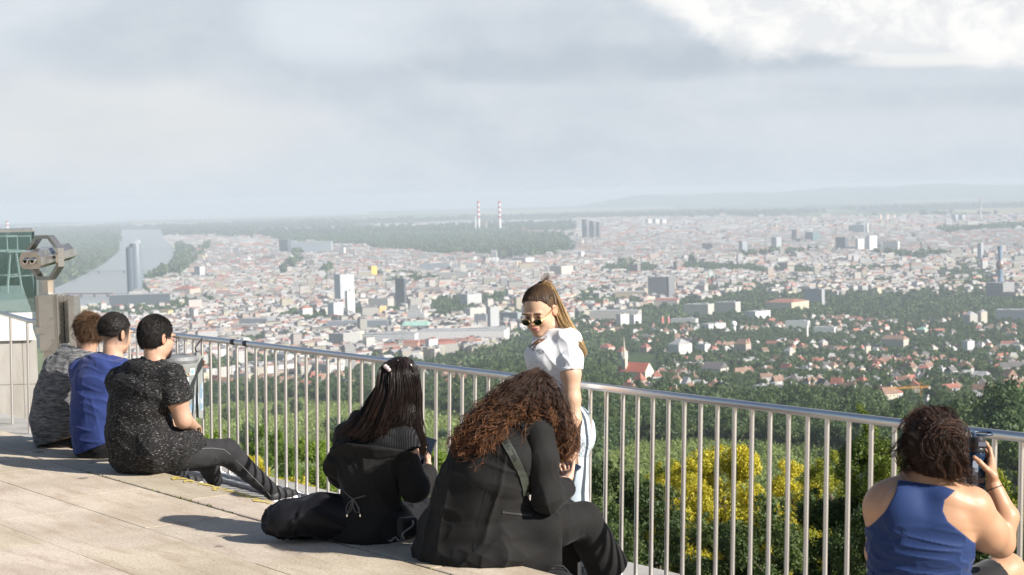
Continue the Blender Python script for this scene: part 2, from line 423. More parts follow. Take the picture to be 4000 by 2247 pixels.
cc = t.mix(t.smooth(nz2, .35, .65)*.35, cc, t.mix(1.0, at.outputs[0], (1.25, 1.15, .9), 'MULTIPLY'))
t.put(b.inputs['Base Color'], cc); b.inputs['Roughness'].default_value = .95; b.inputs['Specular IOR Level'].default_value = .1
land = link('ground', me, m); tag(land, kind='structure')
# hills along the far edge of the plain
V = []; F = []
for k, a in enumerate(np.linspace(-4.5, 62, 240)):
    aa = rad(a); r0 = 34000.; e = np.clip((a-1.9)/2.6, 0, 1)*np.clip(1, 0, 1)
    h = -321+e*(235+34*math.sin(a*.55+.9)+16*math.sin(a*1.9+1)+7*math.sin(a*5.1))*(1+.0025*a)
    h = min(h, 14)
    for rr_, hh in ((r0, -323), (r0+900, -321+(h+321)*.45), (r0+2200, -321+(h+321)*.85), (r0+3400, h), (r0+6000, -323)):
        V.append((math.sin(aa)*rr_, math.cos(aa)*rr_, hh))
F = [(5*k+q, 5*k+q+1, 5*k+5+q+1, 5*k+5+q) for k in range(239) for q in range(4)]
hills = link('hills', mesh_np('hills', V, F), simple('far_hills', (.05, .075, .05), .95, var=.3, vscale=.0006)); tag(hills, kind='structure')
# the river
mw, t, b = new_mat('river_water'); co = t.new('ShaderNodeTexCoord').outputs['Object']
t.put(b.inputs['Base Color'], t.mix(t.noise(t.mapv(co, (.004, .0012, 1)), 1, 4), (.20, .22, .21), (.27, .28, .27)))
b.inputs['Roughness'].default_value = .28
t.put(b.inputs['Normal'], t.bump(t.noise(co, .05, 4, .6), .25, 2.0))
def sheet(name, poly, lift, mat, kind='structure'):
    q = np.array(poly, float); p = GT(q[:, 0], q[:, 1]); p[:, 2] = -320.6+lift
    # on the level plain: intersect the sight lines with that plane
    p = np.array([G(a, b_, -320.6+lift) for a, b_ in q])
    o = link(name, mesh_np(name, p, [tuple(range(len(q)))], smooth=False), mat); return tag(o, kind=kind)
PZ_FLAT = -321
sheet('river', RIVER, 1.6, mw)
sheet('river', [(205, 952), (330, 905), (372, 905), (300, 935), (240, 975), (200, 985)], 1.6, mw)
log('land built', len(me.polygons))
# ------------------------------------------------------------------ buildings far below
def facade_mat(name, vcol=True, col=(.7, .7, .7), wx=3.2, wy=3.1, ww=.5, wh=.55, wincol=(.10, .12, .14), rough=.75, band=False):
    m, t, b = new_mat(name)
    uv = t.new('ShaderNodeUVMap', uv_map='UVMap').outputs[0]
    u, v, _ = t.sep(uv)
    if vcol:
        base = Ex(t, t.new('ShaderNodeAttribute', attribute_name='Col').outputs[0])
    else:
        co = t.new('ShaderNodeTexCoord').outputs['Object']
        base = t.mix(t.noise(co, .08, 3), tuple(q*.9 for q in col), col)
    fu = (u/wx).frac(); fv = (v/wy).frac()
    iny = fv.gt(.30)*fv.lt(.30+wh)
    win = iny if band else fu.gt((1-ww)/2)*fu.lt((1+ww)/2)*iny
    win = win*v.gt(0.2)
    t.put(b.inputs['Base Color'], t.mix(win*.85, base, wincol))
    t.put(b.inputs['Roughness'], t.math('MULTIPLY_ADD', win, -.45, rough))
    return m
M_CITY = facade_mat('city_render')
M_HOUSE = facade_mat('house_render', wx=3.6, wy=3.0, ww=.34, wh=.45)
def set_uv(me, uv):
    l = me.uv_layers.new(name='UVMap'); l.data.foreach_set('uv', np.asarray(uv, f32).ravel())
def bld_np(cx, cy, cz, w, d, h, yaw, rh, wall, roof, hip=.5, sink=6.0):
    """many plain buildings at once: walls + pitched (rh>0) or flat roof; ridge along the longer w axis. returns V, F(quads), UV per loop, colours per face"""
    n = len(cx); c, s = np.cos(yaw), np.sin(yaw)
    def pt(lx, ly, z): return np.stack([cx+lx*c-ly*s, cy+lx*s+ly*c, z], 1)
    a, b = w/2, d/2; zb = cz-sink; zt = cz+h
    ins = np.minimum(hip*b, a*.8)
    pts = [pt(-a, -b, zb), pt(a, -b, zb), pt(a, b, zb), pt(-a, b, zb), pt(-a, -b, zt), pt(a, -b, zt), pt(a, b, zt), pt(-a, b, zt),
           pt(-a+ins, 0*b, zt+rh), pt(a-ins, 0*b, zt+rh)]
    V = np.stack(pts, 1).reshape(-1, 3)
    q = np.array([(0, 1, 5, 4), (1, 2, 6, 5), (2, 3, 7, 6), (3, 0, 4, 7), (4, 5, 9, 8), (6, 7, 8, 9), (5, 6, 9, 9), (7, 4, 8, 8)])
    F = (q[None]+(np.arange(n)*10)[:, None, None])
    hh = h+sink
    def rect(L): z0 = np.zeros(n); return np.stack([np.stack([z0, z0-sink], 1), np.stack([L, z0-sink], 1), np.stack([L, h+z0], 1), np.stack([z0, h+z0], 1)], 1)
    flat = np.full((n, 4, 2), -5.0)
    UV = np.stack([rect(w), rect(d), rect(w), rect(d), flat, flat, flat, flat], 1)
    C = np.stack([wall, wall, wall, wall, roof, roof, roof, roof], 1)
    return V, F.reshape(-1, 4), UV.reshape(-1, 4, 2), C.reshape(-1, 3)
def tri_fix(F, UV):
    """split quads with a doubled corner: as faces list of loops"""
    tri = F[:, 2] == F[:, 3]; return tri
def mesh_mixed(name, V, F, UV, C, smooth=False):
    tri = F[:, 2] == F[:, 3]
    lt = np.where(tri, 3, 4).astype(np.int32); me = bpy.data.meshes.new(name)
    me.vertices.add(len(V)); me.vertices.foreach_set('co', np.asarray(V, f32).ravel())
    keep = np.ones(F.shape, bool); keep[tri, 3] = False
    li = F[keep].astype(np.int32); me.loops.add(len(li)); me.loops.foreach_set('vertex_index', li)
    me.polygons.add(len(F)); me.polygons.foreach_set('loop_start', np.concatenate([[0], np.cumsum(lt)[:-1]]).astype(np.int32))
    me.update(calc_edges=True); me.polygons.foreach_set('use_smooth', np.zeros(len(F), bool))
    if UV is not None: set_uv(me, UV.reshape(len(F), 4, 2)[keep])
    if C is not None: set_col(me, C)
    return me
TAKEN = []                                   # px windows (x0, x1, y0, y1) kept clear for the landmarks
def free(px, py, pad=0):
    ok = np.ones(len(px), bool)
    for x0, x1, y0, y1 in TAKEN: ok &= ~((px > x0-pad) & (px < x1+pad) & (py > y0-pad) & (py < y1+pad))
    return ok
# ------------------------------------------------------------------ landmark buildings
CREAM, WHITE, GREY, DARK = (.56, .50, .40), (.68, .67, .64), (.42, .43, .44), (.10, .11, .125)
LM = []                                                             # (name for labels, px, py of foot, distance)
def place(x0, x1, yb):
    p = GT((x0+x1)/2, yb)[0]; D = math.hypot(p[0], p[1]); return p, D, D/FPX*1.0
FM = {}
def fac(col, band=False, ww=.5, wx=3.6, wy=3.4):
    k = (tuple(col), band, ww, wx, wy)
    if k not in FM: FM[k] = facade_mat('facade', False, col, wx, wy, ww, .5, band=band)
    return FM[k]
M_ROOFG = simple('roof_gravel', (.33, .33, .33), .9, var=.2, vscale=.15)
M_ROOFR = simple('roof_tiles', (.29, .115, .085), .85, var=.25, vscale=.2)
M_ROOFD = simple('roof_slate', (.13, .12, .12), .8, var=.2, vscale=.2)
M_ROOFB = simple('roof_brown', (.24, .15, .11), .85, var=.25, vscale=.2)
M_COPPER = simple('roof_copper', (.30, .48, .40), .7, var=.15, vscale=.1)
ROOFS = {'grey': M_ROOFG, 'red': M_ROOFR, 'dark': M_ROOFD, 'brown': M_ROOFB, 'green': M_COPPER}
def wall_box(w, d, h, sink=8.0):
    n = np.array
    V, F, UV, C = bld_np(n([0.]), n([0.]), n([0.]), n([w]), n([d]), n([h]), n([0.]), n([0.02]), n([(1, 1, 1.)]), n([(1, 1, 1.)]), sink=sink)
    return mesh_mixed('wall', V, F[:4], UV[:4], None)
def roof_gable(w, d, h, rh, hip, over=.35):
    a, b = w/2+over, d/2+over; i = min(hip*b, a*.8); z0 = h-.15
    V = [(-a, -b, z0), (a, -b, z0), (a, b, z0), (-a, b, z0), (-a+i, 0, h+rh), (a-i, 0, h+rh)]
    return mesh_np('roof', V, [(0, 1, 5, 4), (2, 3, 4, 5), (1, 2, 5), (3, 0, 4), (3, 2, 1, 0)], smooth=False)
def roof_flat(w, d, h):
    mb = MB(); mb.box((0, 0, h+.3), (w-1.2, d-1.2, .6)); 
    mb.box((w*.2, d*.1, h+1.6), (w*.25, min(d*.4, 9), 2.6))
    mb.box((-w*.22, -d*.1, h+1.1), (w*.12, min(d*.25, 6), 1.7))
    return mesh_np('roof', np.concatenate(mb.V), mb.F, smooth=False)
def block(label, x0, x1, yt, yb, s=.85, a=20, col=WHITE, cat='building', name='office_block', band=False, ww=.5, roof='flat', rc='grey', rh=5., clear=True, deep=None, wy=3.4):
    p, D, k = place(x0, x1, yb)
    T = (x1-x0)*k; h = (yb-yt)*k; ar = rad(a)
    w = s*T/math.cos(ar); d = (1-s)*T/max(math.sin(ar), .12)
    if deep: d = min(d, deep)
    az = math.atan2(p[0], p[1])
    r = thing(name, label, cat, (p[0]+math.sin(az)*d*.5, p[1]+math.cos(az)*d*.5, p[2]), -ar-az)
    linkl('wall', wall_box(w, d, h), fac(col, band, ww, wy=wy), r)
    linkl('roof', roof_flat(w, d, h) if roof == 'flat' else roof_gable(w, d, h, rh, roof), ROOFS[rc], r)
    if clear: TAKEN.append((x0-4, x1+4, yt+ (yb-yt)*.35, yb+5))
    LM.append((label, (x0+x1)/2, yb, D))
    return r, w, d, h
# the round river tower with its podium
p, D, k = place(498, 558, 1150)
r_t = thing('office_tower', 'tall round blue-grey glass tower beside the river, with mast and slanted top', 'tower', (p[0], p[1], p[2]))
mt, tt, bb = new_mat('tower_glass'); uvw = tt.sep(tt.new('ShaderNodeTexCoord').outputs['Object'])
tt.put(bb.inputs['Base Color'], tt.mix((uvw[2]/3.6).frac().gt(.62), (.07, .10, .13), (.24, .28, .31))); bb.inputs['Roughness'].default_value = .45
R = 30*k; Ht = 195*k
mb = MB()
for sx, sy, f, h in ((-.24, 0, .74, .93), (.24, 0, .74, 1.0)):
    mb.lathe([(R*f, -6), (R*f, Ht*h*.97), (R*f*.93, Ht*h*.985), (R*f*.9, Ht*h)], (R*sx, R*sy, 0), n=28)
mb.box((0, -R*.1, Ht*.46), (R*1.3, R*.9, Ht*.92+12)); mb.build('tower_body', mt, r_t, local=True, auto=40)
mb = MB(); mb.tube([(R*.35, 0, Ht), (R*.35, 0, Ht+30*k)], [R*.05, R*.02], 6); mb.prism([(0, 0), (R*.95, 0), (R*.95, 13*k)], (-R*.15, R*.3, Ht), (1, 0, 0), (0, 0, 1), (0, 1, 0), -R*.5, .0)
mb.build('mast', simple('pale_steel', (.55, .57, .6), .4), r_t, local=True)
TAKEN.append((494, 562, 1050, 1155)); LM.append(('river tower', 528, 1150, D))
block('long dark glass podium building at the foot of the round river tower', 432, 664, 1152, 1198, .97, 6, (.06, .075, .09), band=True, name='podium_building')
# chimneys
def chimney(label, x, yt, yb, rpx=5.5, stripes=4, low=.45, name='power_station_chimney', body=(.75, .74, .72), ydist=None):
    p, D, k = place(x, x, ydist or yb)
    if ydist: yb_h = (ydist-yt)*k
    h = ((ydist or yb)-yt)*k
    r = thing(name, label, 'chimney', tuple(p)); R = rpx*k
    mb = MB(); mb.lathe([(R*1.15, 0), (R, h*low)], (0, 0, 0), n=16); mb.build('shaft', simple('chimney_concrete', body, .8), r, local=True, auto=40)
    n = stripes*2-1
    for col, nm, par in (((.50, .035, .035), 'red_band', 0), ((.80, .78, .76), 'white_band', 1)):
        m = simple('chimney_'+nm, col, .7)
        for q in range(n):
            if q % 2 == par:
                z0 = h*(1-(1-low)*(q+1)/n); z1 = h*(1-(1-low)*q/n)
                mb = MB(); mb.lathe([(R*1.003, z0), (R*.99, z1)], (0, 0, 0), n=16); mb.build('band', m, r, local=True, auto=40)
    return r
chimney('left of two tall red and white banded chimneys on the horizon', 1871, 786, 906, 5)
chimney('right of two tall red and white banded chimneys on the horizon', 1953, 786, 908, 5.5)
chimney('red-topped white chimney far off above the glass balustrade', 30, 866, 935, 6, 2, .72)
chimney('thin plain white stack in front of the left red and white chimney', 1858, 842, 912, 2.6, 1, .97, 'chimney_stack')
block('cream boiler house between the two red and white chimneys', 1881, 1903, 864, 910, .9, 25, (.70, .55, .36))
block('white hall right of the right red and white chimney', 1962, 2000, 887, 908, .9, 20, WHITE)
# left half of the city
block('dark blue glass office beside the white stadium-like roof', 1091, 1139, 937, 992, .7, 30, (.08, .10, .12))
block('long low white hall with a pale overhanging roof, in front of the forest', 1139, 1301, 945, 992, .95, 8, (.36, .40, .44), name='exhibition_hall')
block('white cube at the right end of the long exhibition hall', 1330, 1352, 968, 1002, .6, 30, WHITE)
block('tall pale tower with vertical stripes and a dark left side', 1308, 1386, 1073, 1190, .3, 50, (.50, .51, .53), name='apartment_tower', ww=.35)
block('slender white tower in front of the striped pale tower', 1350, 1388, 1138, 1240, .25, 45, (.80, .77, .70), name='apartment_tower', ww=.2)
block('white twin-block building left of the slender white tower', 1281, 1342, 1184, 1252, .4, 40, (.76, .76, .76), ww=.25)
block('slim dark glass slab tower in the left half of the city', 1546, 1589, 1088, 1206, .8, 30, (.07, .08, .09), name='office_tower', band=True)
rs, w_, d_, h_ = block('stepped white office block right of the slim dark slab tower', 1588, 1668, 1242, 1268, .92, 12, (.74, .73, .71), band=True, name='stepped_office'); p, D, k = place(1588, 1668, 1268)
for x0_, x1_, z0_, z1_ in ((1593, 1660, 26, 44), (1598, 1648, 44, 60), (1604, 1638, 60, 73)):
    o_ = linkl('upper_storeys', wall_box((x1_-x0_)*k, d_*.8, (z1_-z0_)*k, 0), fac((.74, .73, .71), True), rs); o_.location = (((x0_+x1_)/2-1628)*k, 0, z0_*k); o_ = linkl('roof', roof_flat((x1_-x0_)*k, d_*.8, (z1_-z0_)*k), M_ROOFG, rs); o_.location = (((x0_+x1_)/2-1628)*k, 0, z0_*k)
block('lower white wing of the stepped office block', 1670, 1690, 1240, 1268, .8, 14, WHITE, band=True, name='office_wing')
block('bright yellow twin-height building in the middle of the city', 1437, 1474, 1040, 1086, .4, 45, (.80, .50, .08), ww=.2)
block('orange-yellow low apartment building behind the white blocks', 1440, 1512, 1197, 1237, .6, 35, (.76, .50, .20))
block('grey lattice tower with a dark left flank above the long white halls', 1906, 1952, 1201, 1302, .25, 45, (.50, .51, .51), name='apartment_tower', ww=.6)
block('round-cornered grey office with many storey bands just above the railing', 1286, 1412, 1304, 1374, .45, 40, (.56, .54, .50), band=True)
block('wide white office with grey window bands above the railing', 1416, 1637, 1305, 1364, .92, 10, (.70, .70, .70), band=True)
block('very long white hall right of the banded office', 1622, 1996, 1294, 1346, .93, 9, (.74, .72, .70), name='warehouse', ww=.3)
block('white building with a red sign band at the right end of the long hall', 1880, 1990, 1280, 1312, .9, 12, (.62, .18, .14), ww=.2)
for q, (xa, xb) in enumerate(((1575, 1640), (1640, 1712), (1712, 1770), (1770, 1826))):
    block(('leftmost', 'second', 'third', 'rightmost')[q]+' house of the salmon-pink terrace just above the railing', xa, xb, 1338-q*3, 1392-q*8, .9, 14, (.62, .34, .25), name='terrace_house', roof=.1, rc='red', rh=4, ww=.3)
block('long dark factory hall in front of the white twin blocks', 1400, 1520, 1253, 1298, .95, 6, (.20, .22, .25), name='factory_hall')
block('long grey factory hall left of the dark one', 1278, 1398, 1255, 1298, .96, 6, (.24, .26, .29), name='factory_hall')
block('cream cube building below the stepped office', 1513, 1566, 1272, 1306, .5, 40, CREAM)
block('pale green vaulted hall below the stepped office', 1569, 1684, 1272, 1302, .9, 10, (.34, .40, .38), roof=.2, rc='green', rh=9)
block('beige slab block right of the trees in the middle', 1811, 1900, 1205, 1254, .3, 50, (.62, .58, .50), name='apartment_block')
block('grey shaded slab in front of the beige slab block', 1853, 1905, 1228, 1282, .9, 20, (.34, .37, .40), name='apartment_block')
block('row of grey-green apartment slabs right of the lattice tower', 1955, 2040, 1222, 1272, .8, 30, (.36, .41, .40), name='apartment_block')
block('white hotel slab behind the trees right of the dark slab tower', 1796, 1883, 1150, 1200, .35, 45, (.72, .72, .70), band=True)
block('wide beige office block right behind the orange-yellow building', 1440, 1540, 1168, 1210, .75, 25, (.56, .53, .48))
block('long grey administration block in front of the exhibition halls', 1640, 1760, 1030, 1064, .96, 6, (.38, .42, .46), band=True)
block('long white administration block right of the grey one', 1764, 1878, 1032, 1062, .9, 12, (.70, .70, .70), band=True)
block('white banded block near the big wheel', 1883, 1950, 1008, 1036, .4, 40, WHITE, band=True)
block('large dark red roofed school block right of the river tower', 678, 784, 1130, 1162, .6, 30, (.62, .52, .42), roof=.6, rc='red', rh=10)
block('pale yellow house right below the podium of the river tower', 625, 678, 1215, 1240, .6, 30, (.70, .60, .30), roof=.3, rc='brown', rh=4)
block('grey and white pair of slabs on the river bank', 760, 802, 1042, 1084, .5, 40, (.60, .60, .60), name='apartment_block')
block('pink and white row of flats above the left end of the railing', 902, 1036, 1270, 1308, .8, 24, (.68, .56, .52), name='apartment_block', ww=.4)
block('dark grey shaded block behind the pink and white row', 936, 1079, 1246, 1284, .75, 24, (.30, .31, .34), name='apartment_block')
block('white house with a red roof left of the dark factory hall', 1167, 1222, 1205, 1244, .3, 45, (.72, .68, .64), roof=.4, rc='red', rh=8)
block('cream hall with a long ridge right of the slim dark tower', 1718, 1842, 1066, 1094, .9, 14, (.58, .55, .52))
# right half
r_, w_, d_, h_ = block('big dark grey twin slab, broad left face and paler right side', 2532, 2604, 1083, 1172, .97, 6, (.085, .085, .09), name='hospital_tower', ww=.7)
block('second, paler slab behind the big dark slab', 2603, 2637, 1082, 1170, .3, 30, (.22, .22, .23), name='hospital_tower', ww=.7)  # sunlit side of the dark slab, its light put into a paler wall colour
block('two-tone grey slab with a white right end', 3141, 3221, 1130, 1190, .86, 30, (.42, .42, .44), name='apartment_block', ww=.45)
block('dark flak tower among the park trees in the centre', 2462, 2503, 1035, 1080, .7, 35, (.24, .23, .22), name='flak_tower', ww=.05)
r_f, w_, d_, h_ = block('massive old concrete flak tower with a jutting upper ledge', 3045, 3102, 1026, 1072, .55, 40, (.36, .33, .29), name='flak_tower', ww=.05)
mb = MB(); mb.box((0, 0, h_*.86), (w_*1.25, d_*1.25, h_*.22)); mb.build('ledge', simple('old_concrete', (.36, .33, .29), .9), r_f, local=True)
block('slim white tower in front of the dense old town', 2258, 2284, 984, 1014, .5, 40, WHITE, ww=.2, name='apartment_tower')
block('pale pink and white housing block left of the park trees', 2147, 2240, 1040, 1085, .5, 40, (.68, .58, .52), name='apartment_block')
block('white housing terrace by the forest edge', 2000, 2088, 1008, 1036, .6, 35, (.74, .70, .66), name='apartment_block')
block('dark brown long block in the old town', 2743, 2790, 952, 982, .85, 20, (.16, .14, .14))
block('grey office tower with white lower floors left of the old town', 2887, 2920, 943, 999, .4, 40, (.45, .48, .52), name='office_tower', band=True)
block('slim grey tower left of the brown twin tower', 3014, 3053, 928, 986, .5, 40, (.45, .47, .49), name='office_tower')
block('brown tower pair behind the green glass office', 3093, 3127, 898, 950, .55, 40, (.28, .22, .21), name='office_tower')
block('dark green glass office in the centre of the city', 3146, 3205, 908, 950, .5, 35, (.12, .19, .20))
block('black office cube right of the green glass office', 3265, 3314, 928, 982, .75, 30, (.10, .10, .12))
block('wide dark grey hospital slab behind the black cube', 3316, 3378, 880, 915, .93, 12, (.20, .23, .26), name='hospital_slab')
block('narrow white end tower at the right of the wide grey slab', 3384, 3394, 874, 918, .4, 40, WHITE, name='office_tower')
block('white stepped tower left of the white cube tower', 3342, 3376, 934, 984, .3, 45, WHITE, ww=.3)
block('white cube tower with a slanted shadow on its front', 3383, 3426, 923, 992, .35, 42, (.78, .77, .74), name='office_tower', ww=.2)
block('white hotel with a regular window grid right of the cube tower', 3450, 3514, 945, 998, .88, 15, (.66, .65, .64), name='hotel', ww=.55)
block('slim grey residential tower near the right edge', 3819, 3842, 953, 1025, .6, 35, (.44, .46, .48), name='apartment_tower')
block('left slab of the grey pair below the television tower', 3717, 3742, 839, 869, .6, 30, (.46, .48, .50), name='apartment_block')
block('right slab of the grey pair below the television tower', 3745, 3769, 840, 869, .6, 30, (.46, .48, .50), name='apartment_block')
block('long white grid-fronted block at the far right edge', 3940, 4040, 1001, 1026, .95, 10, (.62, .62, .60), ww=.5)
for q, xx in enumerate((3436, 3463, 3489)): block(('left', 'middle', 'right')[q]+' one of three slim white-orange towers on the skyline', xx, xx+9, 838, 864, .3, 40, (.70, .52, .42), name='apartment_tower', ww=.2)
for q, xx in enumerate((2521, 2550, 2577)): block(('left', 'middle', 'right')[q]+' one of three white terraced towers below the far forest strip', xx, xx+27, 857, 880, .4, 40, (.74, .71, .66), name='terraced_tower', roof=1.0, rc='grey', rh=10)
for q, (xa, xb, yy) in enumerate(((2274, 2298, 858), (2303, 2327, 864), (2330, 2348, 868))): block(('left', 'middle', 'right')[q]+' dark tower of the three still under construction', xa, xb, yy, 934, .6, 35, (.16, .15, .17), name='unfinished_tower')
block('long white apartment slab with blue end wall', 2303, 2508, 1216, 1258, .93, 10, (.72, .66, .60), name='apartment_block', band=True)
block('white balcony block in front of the long white slab', 2407, 2458, 1229, 1285, .35, 45, WHITE, name='apartment_block', ww=.35)
block('second white balcony block to the right', 2462, 2506, 1231, 1280, .35, 45, (.72, .72, .72), name='apartment_block', ww=.35)
block('long beige apartment row right of the green gable', 2671, 2790, 1190, 1240, .8, 22, (.58, .54, .47), name='apartment_block', ww=.4)
block('pale beige apartment row continuing to the right', 2794, 2893, 1182, 1230, .8, 22, (.60, .56, .50), name='apartment_block', ww=.4)
block('left of two brick-red stair towers', 2581, 2594, 1238, 1282, .4, 40, (.45, .15, .12), name='stair_tower', ww=.05)
block('right of two brick-red stair towers', 2605, 2617, 1240, 1280, .4, 40, (.45, .15, .12), name='stair_tower', ww=.05)
block('long white low pavilion right of the brick-red towers', 2620, 2728, 1247, 1276, .9, 14, WHITE)
block('white block left of the white water tower', 2732, 2836, 1268, 1298, .35, 40, (.74, .73, .71))
block('white angular building right of the white water tower', 2912, 3010, 1218, 1254, .4, 40, (.76, .75, .72))
block('long ochre row with a red roof left of the trees', 2402, 2530, 1140, 1168, .95, 10, (.66, .54, .36), roof=.3, rc='grey', rh=3)
block('long yellow apartment row with a red tiled roof', 2990, 3160, 1182, 1216, .6, 28, (.70, .60, .42), roof=.3, rc='red', rh=7, name='apartment_block')
block('red roofed white row below the big dark slab', 2555, 2655, 1174, 1200, .9, 14, (.66, .58, .54), roof=.3, rc='red', rh=6)
block('long grey office behind the trees at the right edge', 3895, 4060, 1213, 1262, .95, 8, (.40, .43, .46), band=True)
block('grey house with a hipped roof in front of the tall cream house', 3762, 3818, 1232, 1276, .5, 40, (.50, .47, .42), roof=.8, rc='grey', rh=8, name='villa')
block('tall cream house with a flat hipped roof at the right', 3818, 3856, 1222, 1272, .4, 45, (.60, .54, .44), roof=.8, rc='grey', rh=6, name='villa')
# single houses of the suburb that stand out
for lab, x0, x1, yt, yb, s_, a_, col, rf, rc, rh in [
 ('long white terrace of houses above the suburb gardens', 3068, 3164, 1256, 1281, .9, 12, (.74, .73, .71), 'flat', 'grey', 3), ('second white terrace below and right of the long one', 3178, 3272, 1280, 1302, .85, 14, (.72, .71, .69), 'flat', 'grey', 3),
 ('slim white church tower beside the white terraces', 3149, 3158, 1277, 1320, .4, 40, (.76, .74, .70), .9, 'grey', 3), ('pinkish house with a grey mansard roof right of the slim white tower', 3195, 3234, 1338, 1372, .5, 40, (.60, .46, .40), .6, 'grey', 5),
 ('long pale row of houses with brown roofs and many chimneys', 3444, 3549, 1326, 1362, .8, 24, (.58, .50, .42), .3, 'brown', 6), ('cream gabled house in the trees left of the long brown-roofed row', 3377, 3402, 1353, 1382, .3, 45, (.66, .60, .46), 0, 'dark', 6),
 ('villa with a pale green copper roof', 3580, 3626, 1288, 1304, .7, 30, (.60, .58, .50), 1.0, 'green', 5), ('white modern block among trees near the right edge', 3759, 3806, 1335, 1378, .45, 42, (.74, .74, .73), 'flat', 'grey', 3),
 ('cream villa with a grey hipped roof low in the suburb', 3062, 3108, 1372, 1401, .5, 40, (.62, .54, .44), .8, 'grey', 6), ('bright white cube house above the orange crane', 3570, 3601, 1464, 1488, .5, 40, (.76, .75, .73), 'flat', 'grey', 3),
 ('white house with a dark roof left of the bright white cube house', 3477, 3535, 1464, 1488, .6, 35, (.70, .69, .67), .3, 'dark', 5), ('white modern house with balconies below the woods at right', 3887, 3958, 1638, 1682, .45, 42, (.76, .75, .73), 'flat', 'grey', 3),
 ('white house with an orange gable near the bottle', 3788, 3842, 1622, 1660, .4, 42, (.70, .62, .54), 0, 'brown', 8), ('long grey-roofed white house above the orange-gabled one', 3817, 3881, 1590, 1620, .6, 30, (.70, .68, .64), 0, 'grey', 6),
 ('white house with a brown gable at the right edge', 3912, 3974, 1474, 1504, .4, 42, (.70, .67, .60), 0, 'brown', 8), ('white row of small houses left of the brown-gabled one', 3796, 3872, 1467, 1488, .7, 26, (.70, .68, .65), .3, 'grey', 4),
 ('white flat-roofed villa right of the big grey-roofed villa', 2720, 2776, 1346, 1376, .6, 30, (.70, .69, .66), 'flat', 'grey', 3), ('big white villa with a grey hipped roof right of the village church', 2610, 2704, 1346, 1392, .45, 42, (.70, .68, .62), 1.0, 'grey', 9),
 ('villa with a long brown roof among dark trees', 2868, 2934, 1344, 1378, .7, 30, (.56, .44, .38), .6, 'brown', 8), ('row of dark-roofed houses with white gables', 2740, 2847, 1440, 1472, .7, 28, (.66, .62, .54), 0, 'dark', 8),
 ('pair of red-roofed villas left of the steeple', 2337, 2403, 1358, 1382, .6, 35, (.60, .48, .42), .9, 'red', 7), ('red-roofed villa right of the steeple', 2499, 2544, 1357, 1378, .6, 35, (.58, .44, .38), .9, 'red', 7),
 ('white villa with a red roof just left of the steeple', 2407, 2453, 1374, 1402, .5, 40, (.66, .62, .56), .8, 'red', 8), ('orange-roofed villa in front of the village church', 2470, 2528, 1488, 1514, .6, 35, (.60, .46, .38), .9, 'red', 9),
 ('bright white gabled house below the suburb woods', 2660, 2706, 1500, 1534, .4, 42, (.76, .75, .73), 0, 'grey', 7), ('white row right of the bright gabled house', 2702, 2764, 1500, 1522, .7, 26, (.74, .73, .71), .3, 'grey', 4),
 ('long row of bright white town houses behind the railing', 2940, 3063, 1511, 1543, .75, 24, (.76, .75, .73), 'flat', 'grey', 3), ('lower row of white town houses in front of the long one', 2888, 2971, 1538, 1564, .7, 26, (.75, .74, .72), .3, 'grey', 4)]:
    block(lab, x0, x1, yt, yb, s_, a_, col, cat='house', name='house', ww=.34, roof=rf, rc=rc, rh=rh); TAKEN[-1] = (x0-3, x1+3, yt+(yb-yt)*.3, yb+20)
# special towers
p, D, k = place(3908, 3908, 1165)
r = thing('incinerator_chimney', 'tall blue mosaic chimney with a golden-brown bulb two thirds up', 'chimney', tuple(p))
mb = MB(); mb.lathe([(10*k, -5), (9.5*k, 60*k), (9*k, 112*k)], (0, 0, 0), n=20); mb.lathe([(8.5*k, 140*k), (7*k, 150*k), (7.5*k, 175*k), (9*k, 190*k), (10*k, 196*k)], (0, 0, 0), n=20)
mb.build('shaft', simple('blue_enamel', (.16, .24, .34), .3, var=.35, vscale=.12), r, local=True, auto=40)
mb = MB(); mb.lathe([(8*k, 108*k), (14*k, 116*k), (16*k, 126*k), (13*k, 136*k), (8*k, 144*k)], (0, 0, 0), n=24); mb.build('bulb', simple('bronze_tiles', (.30, .22, .20), .3, .3), r, local=True, auto=50)
LM.append(('blue mosaic chimney', 3908, 1165, D))
block('chequered incinerator building beside the blue chimney', 3855, 3960, 1108, 1168, .6, 35, (.34, .33, .33), name='incinerator_plant', ww=.6, wy=7)
p, D, k = place(3831, 3831, 866)
r = thing('television_tower', 'slim concrete television tower with platform and red aerial on the right skyline', 'tower', tuple(p))
mb = MB(); mb.lathe([(3.4*k, 0), (2.6*k, 60*k)], (0, 0, 0), n=12); mb.build('shaft', simple('pale_concrete', (.58, .57, .55), .8), r, local=True, auto=40)
mb = MB()
for z0 in (60, 66, 72, 78): mb.lathe([(2.5*k, z0*k), (6.5*k, (z0+1)*k), (6.5*k, (z0+3)*k), (2.5*k, (z0+4)*k)], (0, 0, 0), n=14)
mb.build('platform', simple('platform_grey', (.40, .38, .38), .7), r, local=True, auto=40)
mb = MB(); mb.tube([(0, 0, 80*k), (0, 0, 92*k)], [1.6*k, .8*k], 6); mb.build('aerial', simple('aerial_red', (.45, .08, .07), .7), r, local=True)
p, D, k = place(2867, 2867, 1309)
r = thing('water_tower', 'white water tower with a ball on top above the garden suburb', 'water tower', tuple(p))
mb = MB(); mb.lathe([(8*k, -3), (7.5*k, 33*k)], (0, 0, 0), n=20); mb.build('shaft', simple('white_render', (.80, .79, .77), .8), r, local=True, auto=40)
mb = MB(); mb.lathe([(7*k, 31*k)]+[(12*k*math.sin(q), (43-12*math.cos(q))*k) for q in np.linspace(.6, math.pi-.05, 12)], (0, 0, 0), n=24); mb.build('ball', MATS['white_render'], r, local=True, auto=60)
